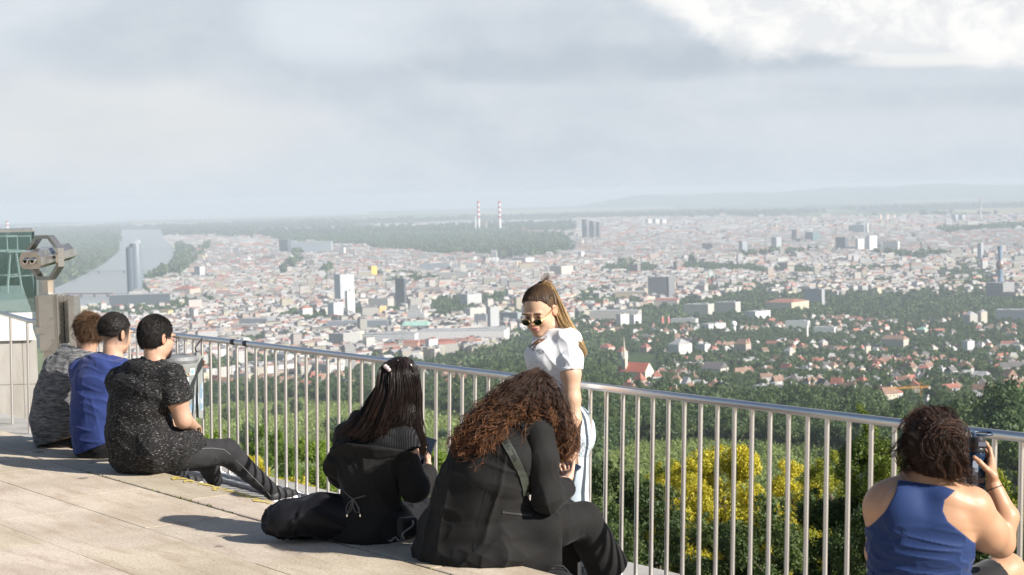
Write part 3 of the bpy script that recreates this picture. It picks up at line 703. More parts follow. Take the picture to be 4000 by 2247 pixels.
LM.append(('white water tower', 2867, 1309, D)); TAKEN.append((2850, 2885, 1262, 1314))
# the big wheel
p, D, k = place(1977, 1977, 1020)
r = thing('big_wheel', 'big fairground wheel standing before the forest', 'ferris wheel', tuple(p))
mb = MB(); c0 = np.array((0, 0, 30*k)); ring = [c0+26*k*np.array((math.cos(q), 0, math.sin(q))) for q in np.linspace(0, 2*math.pi, 30, endpoint=False)]
mb.tube(ring, 2.6*k, 5, closed=True); mb.tube([c0+(q-c0)*.88 for q in ring], 1.0*k, 4, closed=True)
for q in ring[::3]: mb.tube([c0, q], .5*k, 4)
mb.build('wheel', simple('wheel_steel', (.07, .05, .06), .6), r, local=True)
mb = MB()
for sx in (-1, 1):
    for sy in (-1, 1): mb.tube([(sx*14*k, sy*6*k, -2), (0, sy*2*k, 30*k)], .8*k, 5)
mb.build('stand', MATS['wheel_steel'], r, local=True)
mb = MB()
for q in ring[::2]: mb.box(q+np.array((0, 0, -1.5*k)), (3*k, 3*k, 2*k))
mb.build('cabins', simple('cabin_red', (.40, .10, .09), .6), r, local=True)
# twin-spired red church
p, D, k = place(2763, 2800, 1122)
r = thing('twin_spire_church', 'brick church with two slender green spires in the middle of the city', 'church', tuple(p))
mb = MB()
for sx in (2771, 2790): mb.box(((sx-2781)*k, 0, 18*k), (7.5*k, 7.5*k, 42*k))
mb.box((0, 14*k, 8*k), (26*k, 30*k, 20*k)); mb.build('wall', simple('church_brick', (.33, .17, .13), .85), r, local=True)
mb = MB()
for sx in (2771, 2790): mb.lathe([(4.4*k, 39*k), (3*k, 50*k), (.2*k, 72*k)], ((sx-2781)*k, 0, 0), n=8)
mb.build('spire', M_COPPER, r, local=True)
mb = MB(); mb.prism([(-14*k, 17*k), (14*k, 17*k), (0, 30*k)], (0, 0, 0), (1, 0, 0), (0, 0, 1), (0, 1, 0), 0, 30*k); mb.build('roof', M_ROOFR, r, local=True)
TAKEN.append((1945, 2008, 1000, 1034)); LM.append(('twin-spired church', 2781, 1122, D)); TAKEN.append((2760, 2800, 1095, 1126))
# village church with tall steeple and red roof
p, D, k = place(2415, 2560, 1478)
r = thing('village_church', 'village church with a needle steeple and a big red tiled roof among trees', 'church', (p[0], p[1], p[2]), -.62)
W_, L_ = 64*k, 118*k
mb = MB(); mb.box((0, 0, 10*k), (L_, W_, 40*k)); mb.prism([(-W_/2, 30*k), (W_/2, 30*k), (0, 62*k)], (0, 0, 0), (0, 1, 0), (0, 0, 1), (1, 0, 0), -L_/2+.2, L_/2-.2); mb.box((-L_*.62, 0, 5*k), (L_*.3, W_*.6, 30*k)); mb.build('wall', simple('church_plaster', (.66, .60, .48), .85), r, local=True)
for sy in (-1, 1):
    mb = MB(); n_ = unit((0, sy*32, W_/2/k)); mb.prism([(0, 0), (W_/2*1.06, -32*k*1.06)], (0, 0, 62*k+.25), (0, sy, 0), (0, 0, 1), (1, 0, 0), -L_/2*.97, L_/2*.99) if False else None
V = [(-L_/2*1.01, -W_/2*1.05, 28.5*k), (L_/2*.985, -W_/2*1.05, 28.5*k), (L_/2*.985, W_/2*1.05, 28.5*k), (-L_/2*1.01, W_/2*1.05, 28.5*k), (-L_/2*1.01, 0, 62.8*k), (L_/2*.985, 0, 62.8*k)]
linkl('roof', mesh_np('roof', V, [(0, 1, 5, 4), (2, 3, 4, 5), (3, 0, 4), (1, 2, 5)], smooth=False), simple('church_tiles', (.42, .11, .07), .85, var=.2, vscale=.4), r)
V = [(-L_*.79, -W_*.33, 19*k), (-L_*.47, -W_*.33, 19*k), (-L_*.47, W_*.33, 19*k), (-L_*.79, W_*.33, 19*k), (-L_*.72, 0, 46*k), (-L_*.47, 0, 46*k)]
linkl('roof', mesh_np('roof', V, [(0, 1, 5, 4), (2, 3, 4, 5), (3, 0, 4)], smooth=False), MATS['church_tiles'], r)
mb = MB(); mb.box((-L_*.36, -W_*.3, 35*k), (17*k, 17*k, 86*k)); mb.lathe([(10.5*k, 77*k), (8*k, 90*k), (3.2*k, 120*k), (.3*k, 168*k)], (-L_*.36, -W_*.3, 0), n=8); mb.build('steeple', simple('steeple_stone', (.58, .53, .43), .85), r, local=True)
LM.append(('village church', 2487, 1478, D)); TAKEN.append((2400, 2575, 1390, 1500))
# yellow building crane
p, D, k = place(3596, 3596, 1592)
r = thing('building_crane', 'orange-yellow tower crane with long jib above the suburb gardens', 'crane', tuple(p), .15)
my = simple('crane_yellow', (.62, .30, .05), .6)
def lattice(mb, a, b, w, n, t_):
    a, b = np.array(a, float), np.array(b, float); dd = unit(b-a); u = unit(np.cross(dd, (0.3, 1, .2))); v = np.cross(dd, u)
    cs = [(u*sx+v*sy)*w/2 for sx, sy in ((-1, -1), (1, -1), (1, 1), (-1, 1))]
    for c_ in cs: mb.tube([a+c_, b+c_], t_, 4)
    for q in range(n):
        p0, p1 = a+(b-a)*q/n, a+(b-a)*(q+1)/n
        for e in range(4): mb.tube([p0+cs[e], p1+cs[(e+1) % 4]], t_*.7, 3)
mb = MB(); lattice(mb, (0, 0, 0), (0, 0, 96*k), 5*k, 14, .5*k); mb.build('mast', my, r, local=True)
mb = MB(); lattice(mb, (-130*k, 0, 78*k), (40*k, 0, 78*k), 4.5*k, 26, .45*k); mb.tube([(0, 0, 96*k), (-80*k, 0, 80*k)], .35*k, 4); mb.tube([(0, 0, 96*k), (38*k, 0, 80*k)], .35*k, 4); mb.build('jib', my, r, local=True)
mb = MB(); mb.box((36*k, 0, 74*k), (9*k, 6*k, 9*k)); mb.build('counterweight', simple('counterweight_grey', (.5, .48, .44), .8), r, local=True)
mb = MB(); mb.box((4*k, -3*k, 74*k), (5*k, 5*k, 6*k), bevel=.4*k); mb.build('cab', my, r, local=True)
LM.append(('orange-yellow crane', 3596, 1592, D)); TAKEN.append((3568, 3626, 1540, 1668))
block('white villa block beside the foot of the crane', 3610, 3634, 1556, 1578, .5, 40, WHITE, name='villa', ww=.2)
# bridges over the river
def bridge(label, xa, ya, xb, yb_, th, col, piers=5):
    a, b = G(xa, ya, -309), G(xb, yb_, -309); L = np.linalg.norm(b-a); dd = (b-a)/L; nn = np.cross((0, 0, 1), dd)
    r = thing('bridge', label, 'bridge', tuple((a+b)/2))
    mb = MB(); mb.box((a+b)/2, (L, 16, th), basis(dd, nn, (0, 0, 1))); mb.build('deck', simple('bridge_deck', col, .7), r)
    mb = MB()
    for q in range(piers): c_ = a+(b-a)*(q+.5)/piers; mb.box((c_[0], c_[1], -316), (5, 12, 13))
    mb.build('piers', simple('bridge_pier', (.45, .45, .44), .8), r)
bridge('grey road bridge passing behind the round river tower', 240, 1060, 735, 1056, 4, (.42, .44, .46))
bridge('reddish-brown bridge left of the dark podium building', 190, 1148, 445, 1147, 4, (.28, .13, .12))
bridge('far pale bridge across the upper river', 400, 973, 700, 968, 5, (.62, .62, .60), 6)
log('landmarks', len(LM))
# ------------------------------------------------------------------ the dense city
def grid(cell, r0, r1, umin=-.33, umax=.33, yaw=.35, jit=.12):
    c, s = math.cos(yaw), math.sin(yaw); n = int(r1*1.2/cell)
    ii, jj = np.meshgrid(np.arange(-n, n), np.arange(-n, n), indexing='ij'); ii = ii.ravel(); jj = jj.ravel()
    gx, gy = (ii+.5)*cell, (jj+.5)*cell
    x, y = gx*c-gy*s, gx*s+gy*c
    r = np.hypot(x, y); ok = (y > 0) & (r > r0) & (r < r1) & (np.abs(x/np.maximum(y, 1)) < umax)
    return x[ok], y[ok], ii[ok], jj[ok]
WALLS = np.array([(.72, .68, .60), (.76, .74, .70), (.66, .60, .48), (.70, .62, .56), (.58, .56, .54), (.74, .66, .48), (.64, .50, .42), (.78, .77, .75)])
ROOFC = np.array([(.30, .12, .09), (.34, .16, .125), (.26, .15, .125), (.27, .255, .25), (.36, .35, .345), (.19, .18, .175), (.33, .20, .16), (.43, .415, .40)])
acc = []; rows = []
for cell, r0, r1, yaw in ((18, 2000, 5600, .62), (22, 5600, 8200, .25), (30, 8200, 12000, -.2), (48, 12000, 20500, .1)):
    x, y, ii, jj = grid(cell, r0, r1, yaw=yaw)
    z = tz(x, y); code, px, py = cover(x, y, z)
    dens = np.where(code == 1, .93, np.where(code == 6, .22, 0.0))
    dens = np.where((code == 3) & (py < 1420) & (px > 2240), .0, dens)
    n_ = vnoise(np.stack([x/260, y/260, 0*x], 1), 1.0, 21)
    dens = np.where((code == 2) & (py > 1015) & (py < 1216) & (px > 3180), .20, np.where((code == 2) & (py < 1020) & (n_ > .25), .10, dens))
    green = (n_ > .48) & (code == 1); dens = np.where(green, .12, dens)
    street = ((ii % 7) == 0) | ((jj % 5) == 0)
    court = (((ii % 7) >= 2) & ((ii % 7) <= 5)) & (((jj % 5) == 2) | ((jj % 5) == 3))
    dens = np.where(street, 0, np.where(court, dens*.17, dens))
    ok = (rng.random(len(x)) < dens) & free(px, py) & (px > -250) & (px < 4250) & (py < 1560)
    x, y, z, px, py, ii, jj = [q[ok] for q in (x, y, z, px, py, ii, jj)]; n = len(x)
    hd = vnoise(np.stack([ii/7.0//1, jj/5.0//1, 0*x], 1)+.5, 1.0, 4)
    h = 13+9*rng.random(n)+4*hd + (rng.random(n) < .02)*rng.uniform(6, 26, n); h = np.where(code[ok] == 6, h*.7, h)
    alongi = (((jj % 5) == 1) | ((jj % 5) == 4))
    w = cell*rng.uniform(.94, 1.04, n); d = np.clip(cell*rng.uniform(.55, .85, n), 11, 24); w = np.where(rng.random(n) < .2, w*rng.uniform(1.5, 2.6, n), w)
    yw = yaw + np.where(alongi, 0, math.pi/2)+rng.normal(0, .03, n)
    wc = WALLS[rng.integers(0, 8, n)]*rng.uniform(.50, .95, n)[:, None]
    rk = rng.integers(0, 8, n); rk = np.where(rng.random(n) < .5, rng.integers(3, 6, n), rk)
    rcx = ROOFC[rk]*rng.uniform(.8, 1.25, n)[:, None]
    rh = np.where(rng.random(n) < .62, rng.uniform(3.5, 6.5, n), .3)*np.minimum(cell/26, 1.5)
    acc.append([x, y, z, w, d, h, yw, rh, np.clip(wc, 0, .85), rcx, px, py])
A_ = [np.concatenate([a[q] for a in acc]) for q in range(12)]
Dd = np.hypot(A_[0], A_[1]); size = A_[3]*A_[5]/Dd**2
vis = (A_[10] > 250) & (A_[10] < 3990) & (A_[11] < np.interp(A_[10], [0, 700, 2000, 4000], [1180, 1290, 1440, 1640]))
order = np.argsort(-size*vis)
N_IND = 230
ind = order[:N_IND]; rest = np.ones(len(Dd), bool); rest[ind] = False
V, F, UV, C = bld_np(*[a[rest] for a in A_[:10]], hip=.25)
city = link('city_roofs', mesh_mixed('city_roofs', V, F, UV, C), M_CITY); tag(city, 'dense pale city of red and grey roofs stretching to the horizon', 'city buildings', kind='stuff')
log('city', len(Dd))
def cname(c):
    r, g, b = c; m = max(c)
    if r > g*1.9: return 'red'
    if r > g*1.3: return 'reddish brown' if m < .32 else 'pinkish red'
    return 'pale grey' if m > .42 else ('grey' if m > .27 else 'dark grey')
def wname(c):
    r, g, b = c
    if min(c) > .66: return 'white'
    if r/b > 1.42: return 'ochre'
    if r/b > 1.25: return 'cream' if g/b > 1.12 else 'pinkish'
    return 'pale grey' if max(c) > .55 else 'grey'
LMP = np.array([(a[1], a[2]) for a in LM]); LMN = [a[0] for a in LM]
USED = {}
def where_is(px, py, avoid=None):
    dx = px-LMP[:, 0]; dy = (py-LMP[:, 1])*2.2; q = np.argsort(np.hypot(dx, dy)); k = q[0]
    a = dx[k]; b = dy[k]
    rel = ('right of' if a > 0 else 'left of') if abs(a) > abs(b) else ('in front of' if b > 0 else 'behind')
    return rel+' the '+LMN[k]
SHORT = {}
def short(n):
    w = n.split()
    for stop in ('in', 'beside', 'with', 'at', 'above', 'behind', 'left', 'right', 'near', 'of', 'among', 'below', 'by', 'before', 'between', 'on', 'to'):
        if stop in w[3:]: w = w[:3+w[3:].index(stop)]
    w = w[:4]
    while w[-1].rstrip(',') in ('a', 'an', 'the', 'and', 'with', 'of', 'in', 'two', 'one', 'red', 'dark', 'big', 'pale'): w = w[:-1]
    return ' '.join(w).rstrip(',')
LMN = [short(n) for n in LMN]
CROWD = {}
def uniq(label):
    k = CROWD[label] = CROWD.get(label, 0)+1
    return label
M_WALL = {}
for q in ind:
    x, y, z, w, d, h, yw, rh, wc, rc_, px, py = [a[q] for a in A_]
    lab = '%s block with %s roof, %s' % (wname(wc), cname(rc_), where_is(px, py))
    o = thing('city_block', uniq(lab), 'building', (x, y, z), yw, 'city blocks in the valley')
    wk = wname(wc); 
    if wk not in M_WALL: M_WALL[wk] = facade_mat('render_'+wk.replace(' ', '_'), False, tuple(float(v) for v in wc))
    me = wall_box(float(w), float(d), float(h)); linkl('wall', me, M_WALL[wk], o)
    rk = cname(rc_); rm = {'red': M_ROOFR, 'reddish brown': M_ROOFB, 'pinkish red': M_ROOFR, 'pale grey': M_ROOFG, 'grey': M_ROOFG, 'dark grey': M_ROOFD}[rk]
    linkl('roof', roof_gable(w, d, h, rh, .25) if rh > 1 else roof_flat(w, d, h), rm, o)
log('city blocks')
# ------------------------------------------------------------------ villas in the garden suburb
x, y, ii, jj = grid(23, 900, 4300, yaw=.5); x = x+rng.uniform(-6, 6, len(x)); y = y+rng.uniform(-6, 6, len(x))
z = tz(x, y); code, px, py = cover(x, y, z)
n_ = vnoise(np.stack([x/150, y/150, 0*x], 1), 1.0, 31)
dens = np.where((code == 3), np.clip(.15+.30*n_, .012, .42), 0); dens = np.where((px > 3300) & (py > 1620), dens*.35, dens); dens = np.where(px < 1850, dens*.8, dens)
ok = (rng.random(len(x)) < dens) & free(px, py, 3) & (px > -80) & (px < 4080)
x, y, z, px, py = [q[ok] for q in (x, y, z, px, py)]
Dh = np.hypot(x, y); seen = py < np.interp(px, [0, 700, 2000, 4000], [2000, 2000, 2000, 1720])
o_ = np.argsort(Dh-1e6*seen*0)
n = len(x); hw, hd, hh = np.where(rng.random(n) < .16, rng.uniform(20, 34, n), rng.uniform(9, 14, n)), rng.uniform(8, 11, n), rng.uniform(7, 10.5, n); hy = rng.uniform(-.9, .9, n)+np.where(rng.random(n) < .4, 1.57, 0)
hc = WALLS[rng.choice([0, 1, 7, 7, 2, 5, 3], n)]*rng.uniform(.9, 1.08, n)[:, None]; hrk = rng.choice(4, n, p=[.28, .30, .22, .20]); hrh = rng.uniform(3.5, 6, n)
HR = ('red', 'brown', 'dark', 'grey'); HRC = np.array([(.31, .125, .09), (.24, .15, .11), (.13, .12, .12), (.40, .39, .37)])
size = hw*hh/Dh**2; first = np.argsort(-size)[:230]
HW = {k: facade_mat('house_'+k, False, v, 3.6, 3.0, .34, .45) for k, v in dict(white=(.70, .68, .65), cream=(.62, .55, .43), pinkish=(.68, .55, .48), ochre=(.68, .54, .30)).items()}
HOUSES = np.stack([x, y], 1)
for q in first:
    wn = wname(hc[q]); wn = wn if wn in HW else 'white'
    lab = '%s villa with %s roof, %s' % (wn, ('red tiled', 'brown tiled', 'dark slate', 'flat grey')[hrk[q]], where_is(px[q], py[q]))
    o = thing('villa', uniq(lab), 'house', (x[q], y[q], z[q]), hy[q], 'villas of the garden suburb')
    linkl('wall', wall_box(hw[q], hd[q], hh[q], 4), HW[wn], o)
    rm = ROOFS[HR[hrk[q]]]
    if hrk[q] == 3: linkl('roof', roof_flat(hw[q], hd[q], hh[q]), rm, o)
    else:
        linkl('roof', roof_gable(hw[q], hd[q], hh[q], hrh[q], rng.choice([0, .6, 1.0])), rm, o)
        mb = MB(); mb.box((hw[q]*.2, 0, hh[q]+hrh[q]), (.9, .7, 2.6)); mb.build('chimney', HW['white'], o, local=True)
rest = np.ones(n, bool); rest[first] = False
if rest.sum():
    V, F, UV, C = bld_np(x[rest], y[rest], z[rest], hw[rest], hd[rest], hh[rest], hy[rest], hrh[rest], hc[rest], HRC[hrk[rest]])
    so = link('suburb_houses', mesh_mixed('suburb_houses', V, F, UV, C), M_HOUSE); tag(so, 'scattered farther houses of the garden suburb', 'houses', kind='stuff')
log('villas', n)
# ------------------------------------------------------------------ trees
def leaf_cloud(n, leaf, lobes, seed, squash=(1, 1, 1), up=.25, shell=.55, lsd=.35):
    """n little folded leaf faces spread through a crown made of lobes [(centre, radius)], unit size"""
    g = np.random.default_rng(seed); c = np.array([l[0] for l in lobes], float); r = np.array([l[1] for l in lobes], float)
    pick = g.choice(len(r), n, p=r**2/np.sum(r**2)); dv = g.normal(size=(n, 3)); dv /= np.linalg.norm(dv, axis=1)[:, None]
    rad_ = shell+(1-shell)*g.random(n)**.6; rad_ = rad_*(1+.16*vnoise(dv*2.3+pick[:, None]*3.1, 1.0, seed)+.10*vnoise(dv*6+pick[:, None], 1.0, seed+1))
    p = (c[pick]+dv*(r[pick]*rad_)[:, None])*np.array(squash)
    nrm = dv*.7+g.normal(size=(n, 3))*.55+np.array([0, 0, up]); nrm /= np.linalg.norm(nrm, axis=1)[:, None]
    t1 = np.cross(nrm, g.normal(size=(n, 3))); t1 /= np.linalg.norm(t1, axis=1)[:, None]; t2 = np.cross(nrm, t1)
    s = (leaf*np.exp(g.normal(0, lsd, n)))[:, None]
    V = np.stack([p-t1*s, p+t2*s*.62-nrm*s*.12, p+t1*s, p-t2*s*.62-nrm*s*.12], 1).reshape(-1, 3)
    F = np.arange(4*n).reshape(n, 4)
    return V.astype(f32), F, p
def lobes_of(kind, seed):
    g = np.random.default_rng(seed); L = []
    if kind == 'round':
        L.append(((0, 0, .95), .62))
        for q in range(9):
            a = g.uniform(0, 6.28); e = g.uniform(-.5, 1.1); R = .58
            L.append(((R*math.cos(a)*math.cos(e), R*math.sin(a)*math.cos(e), .95+.62*math.sin(e)), g.uniform(.28, .46)))
    elif kind == 'spread':
        for q in range(12):
            a = g.uniform(0, 6.28); R = g.uniform(.2, .75)
            L.append(((R*math.cos(a), R*math.sin(a), g.uniform(.55, 1.25)-.3*R), g.uniform(.28, .42)))
    elif kind == 'tall':
        for q in range(9): L.append(((g.uniform(-.12, .12), g.uniform(-.12, .12), .35+q*.24), .34*(1-.055*q)))
    elif kind == 'cone':
        for q in range(8): L.append(((0, 0, .3+q*.24), .46*(1-.11*q)))
    elif kind == 'bank':
        for q in range(90):
            a = g.uniform(0, 6.28); z_ = g.uniform(-2.4, 1.2); R = g.uniform(.2, 1)**.6*math.sqrt(max(.06, 1-max(z_-.1, 0)**2/1.6)); L.append(((R*math.cos(a), R*math.sin(a), z_), g.uniform(.17, .33)))
        for q in range(7): L.append(((g.uniform(-.4, .4), g.uniform(-.4, .4), g.uniform(1.15, 1.5)), g.uniform(.10, .18)))
    elif kind == 'bank_spire':
        for q in range(80):
            a = g.uniform(0, 6.28); z_ = g.uniform(-2.2, 1.3); R = g.uniform(.1, 1)**.6*.9*np.clip(1.2-.6*max(z_, 0), .2, 1); L.append(((R*math.cos(a), R*math.sin(a), z_), g.uniform(.16, .30)))
        for q in range(4): L.append(((.10*q, .02*q, 1.5+.2*q), .20-.03*q))
    return L
def leaf_mat(name, cols, var=True, trans=.3, rough=.55):
    m, t, b = new_mat(name); m.node_tree.nodes.remove(b)
    co = t.new('ShaderNodeTexCoord').outputs['Object']; oi = t.new('ShaderNodeObjectInfo')
    at = t.new('ShaderNodeAttribute', attribute_name='Leaf').outputs['Fac']
    f = t.math('ADD', t.math('MULTIPLY', at, .58), t.math('MULTIPLY', oi.outputs['Random'], .42))
    cr = t.new('ShaderNodeValToRGB'); e = cr.color_ramp.elements
    e[0].color = (*cols[0], 1); e[0].position = .05; e[1].color = (*cols[-1], 1); e[1].position = .95
    for q in range(1, len(cols)-1):
        k = e.new(.05+.9*q/(len(cols)-1)); k.color = (*cols[q], 1)
    t.put(cr.inputs[0], f)
    c = Ex(t, cr.outputs[0])
    d = t.new('ShaderNodeBsdfPrincipled'); t.put(d.inputs['Base Color'], c); d.inputs['Roughness'].default_value = rough; d.inputs['Specular IOR Level'].default_value = .35
    tr = t.new('ShaderNodeBsdfTranslucent'); t.put(tr.inputs[0], t.mix(1.0, c, (1.0, 1.05, .6), 'MULTIPLY'))
    mx = t.new('ShaderNodeMixShader'); mx.inputs[0].default_value = trans; t.l.new(d.outputs[0], mx.inputs[1]); t.l.new(tr.outputs[0], mx.inputs[2])
    t.l.new(mx.outputs[0], t.n['Material Output'].inputs[0]); return m
def leaf_attr(me, vals, k=4):
    a = me.attributes.new('Leaf', 'FLOAT', 'POINT'); a.data.foreach_set('value', np.repeat(np.asarray(vals, f32), k))
BARK = simple('bark', (.09, .07, .05), .9, var=.3, vscale=4, bump=.5, bscale=30)
def trunk_mesh(seed, h=1.0, r=.06, limbs=6):
    g = np.random.default_rng(seed); mb = MB()
    top = np.array((g.uniform(-.08, .08), g.uniform(-.08, .08), h))
    mb.tube([(0, 0, -.35), (0, 0, .1), top*.5+np.array((.02, 0, 0)), top], [r*1.5, r*1.05, r*.7, r*.25], 7)
    for q in range(limbs):
        z0 = h*g.uniform(.3, .8); a = g.uniform(0, 6.28); L = g.uniform(.4, .7); s0 = top*(z0/h)
        mid = s0+np.array((math.cos(a)*L*.5, math.sin(a)*L*.5, L*.32)); end = s0+np.array((math.cos(a)*L, math.sin(a)*L, L*.8))
        mb.tube([s0, mid, end], [r*.5, r*.33, r*.1], 5)
    return mesh_np('trunk', np.concatenate(mb.V), mb.F)
def noise_leaf(p, seed, scale=1.6, jit=.5):
    g = np.random.default_rng(seed); return np.clip(.5+.42*vnoise(p, scale, seed)+.3*vnoise(p, scale*3.1, seed+3)+g.normal(0, jit*.35, len(p)), 0, 1)
GREENS = [(.026, .054, .020), (.050, .090, .029), (.084, .132, .040), (.140, .180, .055)]
M_MID = leaf_mat('mid_foliage', GREENS, trans=.2)
class Proto:
    def __init__(s, kind, n, leaf, seed, **k):
        V, F, p = leaf_cloud(n, leaf, lobes_of(kind, seed), seed, **k); s.me = mesh_np('crown', V, F, smooth=False); leaf_attr(s.me, noise_leaf(p, seed))
        s.tr = trunk_mesh(seed, .9)
def tree(name, label, proto, loc, sc, rz, mat, group=None, cat='tree', tilt=0):
    o = thing(name, label, cat, tuple(loc), rz, group); o.scale = sc if hasattr(sc, '__len__') else (sc, sc, sc)
    c = bpy.data.objects.new('crown', proto.me); COL.objects.link(c); c.parent = o
    if not proto.me.materials: proto.me.materials.append(mat)
    c.material_slots[0].link = 'OBJECT'; c.material_slots[0].material = mat
    k = bpy.data.objects.new('trunk', proto.tr); COL.objects.link(k); k.parent = o
    if not proto.tr.materials: proto.tr.materials.append(BARK)
    return o
MID = [Proto('round', 2600, .052, 11), Proto('round', 2600, .052, 12), Proto('spread', 2600, .052, 13), Proto('tall', 1600, .05, 14)]
# candidates: woods and gardens
x, y, ii, jj = grid(8.2, 380, 1500, yaw=.3); x2, y2, _, _ = grid(11.0, 1500, 4300, yaw=.2)
x = np.concatenate([x, x2]); y = np.concatenate([y, y2]); x = x+rng.uniform(-4, 4, len(x)); y = y+rng.uniform(-4, 4, len(x))
z = tz(x, y); code, px, py = cover(x, y, z)
ok0 = (px > -120) & (px < 4120)
x, y, z, code, px, py = [q[ok0] for q in (x, y, z, code, px, py)]
n_ = vnoise(np.stack([x/90, y/90, 0*x], 1), 1.0, 41)
dens = np.where(code == 2, .97, np.where(code == 3, np.clip(.72+.3*n_, .3, .95), np.where(code == 4, .004, 0)))
ok = (rng.random(len(x)) < dens)
# keep the houses clear
from mathutils.kdtree import KDTree
kd = KDTree(len(HOUSES))
for q, h_ in enumerate(HOUSES): kd.insert((h_[0], h_[1], 0), q)
kd.balance()
for q in np.where(ok)[0]:
    if min(kd.find((x[q], y[q]+4, 0))[2], kd.find((x[q], y[q]+15, 0))[2]+2.5) < 11.5: ok[q] = False
ok &= free(px, py+6, 2)
x, y, z, code, px, py = [q[ok] for q in (x, y, z, code, px, py)]; D = np.hypot(x, y); n = len(x)
lower = np.interp(px, [-100, 1500, 2200, 3300, 4100], [1590, 1620, 1780, 1800, 1930])
S = rng.uniform(4.2, 7.6, n)*np.where(code == 2, 1.12, 1.0)
S = np.where((px > 3430) & (px < 3670) & (py > 1585) & (py < 1700), S*.5, S)
visible = (py < lower) & (px > 0) & (px < 4000)
order = np.argsort(np.where(visible, -S/D, 0)); N_T = 290; first = order[:N_T]; rest = np.ones(n, bool); rest[first] = False
rest &= (D > 600) | visible
tn = ('broad dark green tree', 'round dark green tree', 'spreading olive green tree', 'slender dark green tree')
for q in first:
    k = int(rng.choice(4, p=[.34, .34, .26, .06])); s = S[q]
    lab = '%s %s, %s' % (tn[k], 'in the wood' if code[q] == 2 else 'in the gardens', where_is(px[q], py[q]))
    tree('tree', lab, MID[k], (x[q], y[q], z[q]), (s, s, s*rng.uniform(.9, 1.25)), rng.uniform(0, 6.28), M_MID, 'trees of the woods and gardens below')
log('trees individually', len(first), 'rest', rest.sum())
def tree_mass(name, x, y, z, s, protos, label, mat, tall=.08):
    """one object: the trees of a far wood, set out by geometry nodes on the points of a mesh"""
    n = len(x); me = bpy.data.meshes.new(name); me.vertices.add(n); me.vertices.foreach_set('co', np.stack([x, y, z], 1).astype(f32).ravel()); me.update()
    thin = np.where(rng.random(n) < tall, .42, 1.0); sc = np.stack([s*thin, s*thin, s*rng.uniform(.85, 1.25, n)*np.where(thin < 1, 1.25, 1)], 1)
    a = me.attributes.new('size', 'FLOAT_VECTOR', 'POINT'); a.data.foreach_set('vector', sc.astype(f32).ravel())
    a = me.attributes.new('turn', 'FLOAT_VECTOR', 'POINT'); tv = np.zeros((n, 3), f32); tv[:, 2] = rng.uniform(0, 6.28, n); a.data.foreach_set('vector', tv.ravel())
    a = me.attributes.new('sort', 'INT', 'POINT'); a.data.foreach_set('value', rng.integers(0, len(protos), n).astype(np.int32))
    o = link(name, me); ng = bpy.data.node_groups.new(name, 'GeometryNodeTree'); ng.interface.new_socket('Geometry', in_out='INPUT', socket_type='NodeSocketGeometry'); ng.interface.new_socket('Geometry', in_out='OUTPUT', socket_type='NodeSocketGeometry')
    N, L = ng.nodes, ng.links; gi = N.new('NodeGroupInput'); go = N.new('NodeGroupOutput'); jn = N.new('GeometryNodeJoinGeometry')
    def attr(nm, ty): q = N.new('GeometryNodeInputNamedAttribute'); q.data_type = ty; q.inputs['Name'].default_value = nm; return q.outputs['Attribute']
    sz, tn_, st_ = attr('size', 'FLOAT_VECTOR'), attr('turn', 'FLOAT_VECTOR'), attr('sort', 'INT')
    for k, pm in enumerate(protos):
        po = bpy.data.objects.new(name+'_kind', pm); 
        if not pm.materials: pm.materials.append(mat)
        oi = N.new('GeometryNodeObjectInfo'); oi.inputs['Object'].default_value = po; oi.inputs['As Instance'].default_value = True
        cp = N.new('FunctionNodeCompare'); cp.data_type = 'INT'; cp.operation = 'EQUAL'; cp.inputs['A'].default_value = k
        ia = [q for q in cp.inputs if q.type == 'INT']; L.new(st_, ia[0]); ia[1].default_value = k
        ip = N.new('GeometryNodeInstanceOnPoints'); L.new(gi.outputs[0], ip.inputs['Points']); L.new(cp.outputs[0], ip.inputs['Selection']); L.new(oi.outputs['Geometry'], ip.inputs['Instance']); L.new(sz, ip.inputs['Scale']); L.new(tn_, ip.inputs['Rotation']); L.new(ip.outputs[0], jn.inputs[0])
    L.new(jn.outputs[0], go.inputs[0]); md = o.modifiers.new('trees', 'NODES'); md.node_group = ng
    tag(o, label, 'trees', kind='stuff'); return o
def mass_proto(n, leaf, seed, kind='round'):
    V, F, p = leaf_cloud(n, leaf, lobes_of(kind, seed), seed, shell=.62); me = mesh_np('tree_kind', V, F, smooth=False); leaf_attr(me, noise_leaf(p, seed)); return me
near = rest & (D < 2300); farr = rest & (D >= 2300)
tree_mass('woodland', x[near], y[near], z[near], S[near], [mass_proto(700, .095, 61), mass_proto(700, .095, 62, 'spread'), mass_proto(700, .095, 63)], 'dark green woods and garden trees on the slopes', M_MID)
tree_mass('woodland', x[farr], y[farr], z[farr], S[farr], [mass_proto(260, .15, 71), mass_proto(260, .15, 72, 'spread')], 'hazy green garden trees farther out toward the city', M_MID)
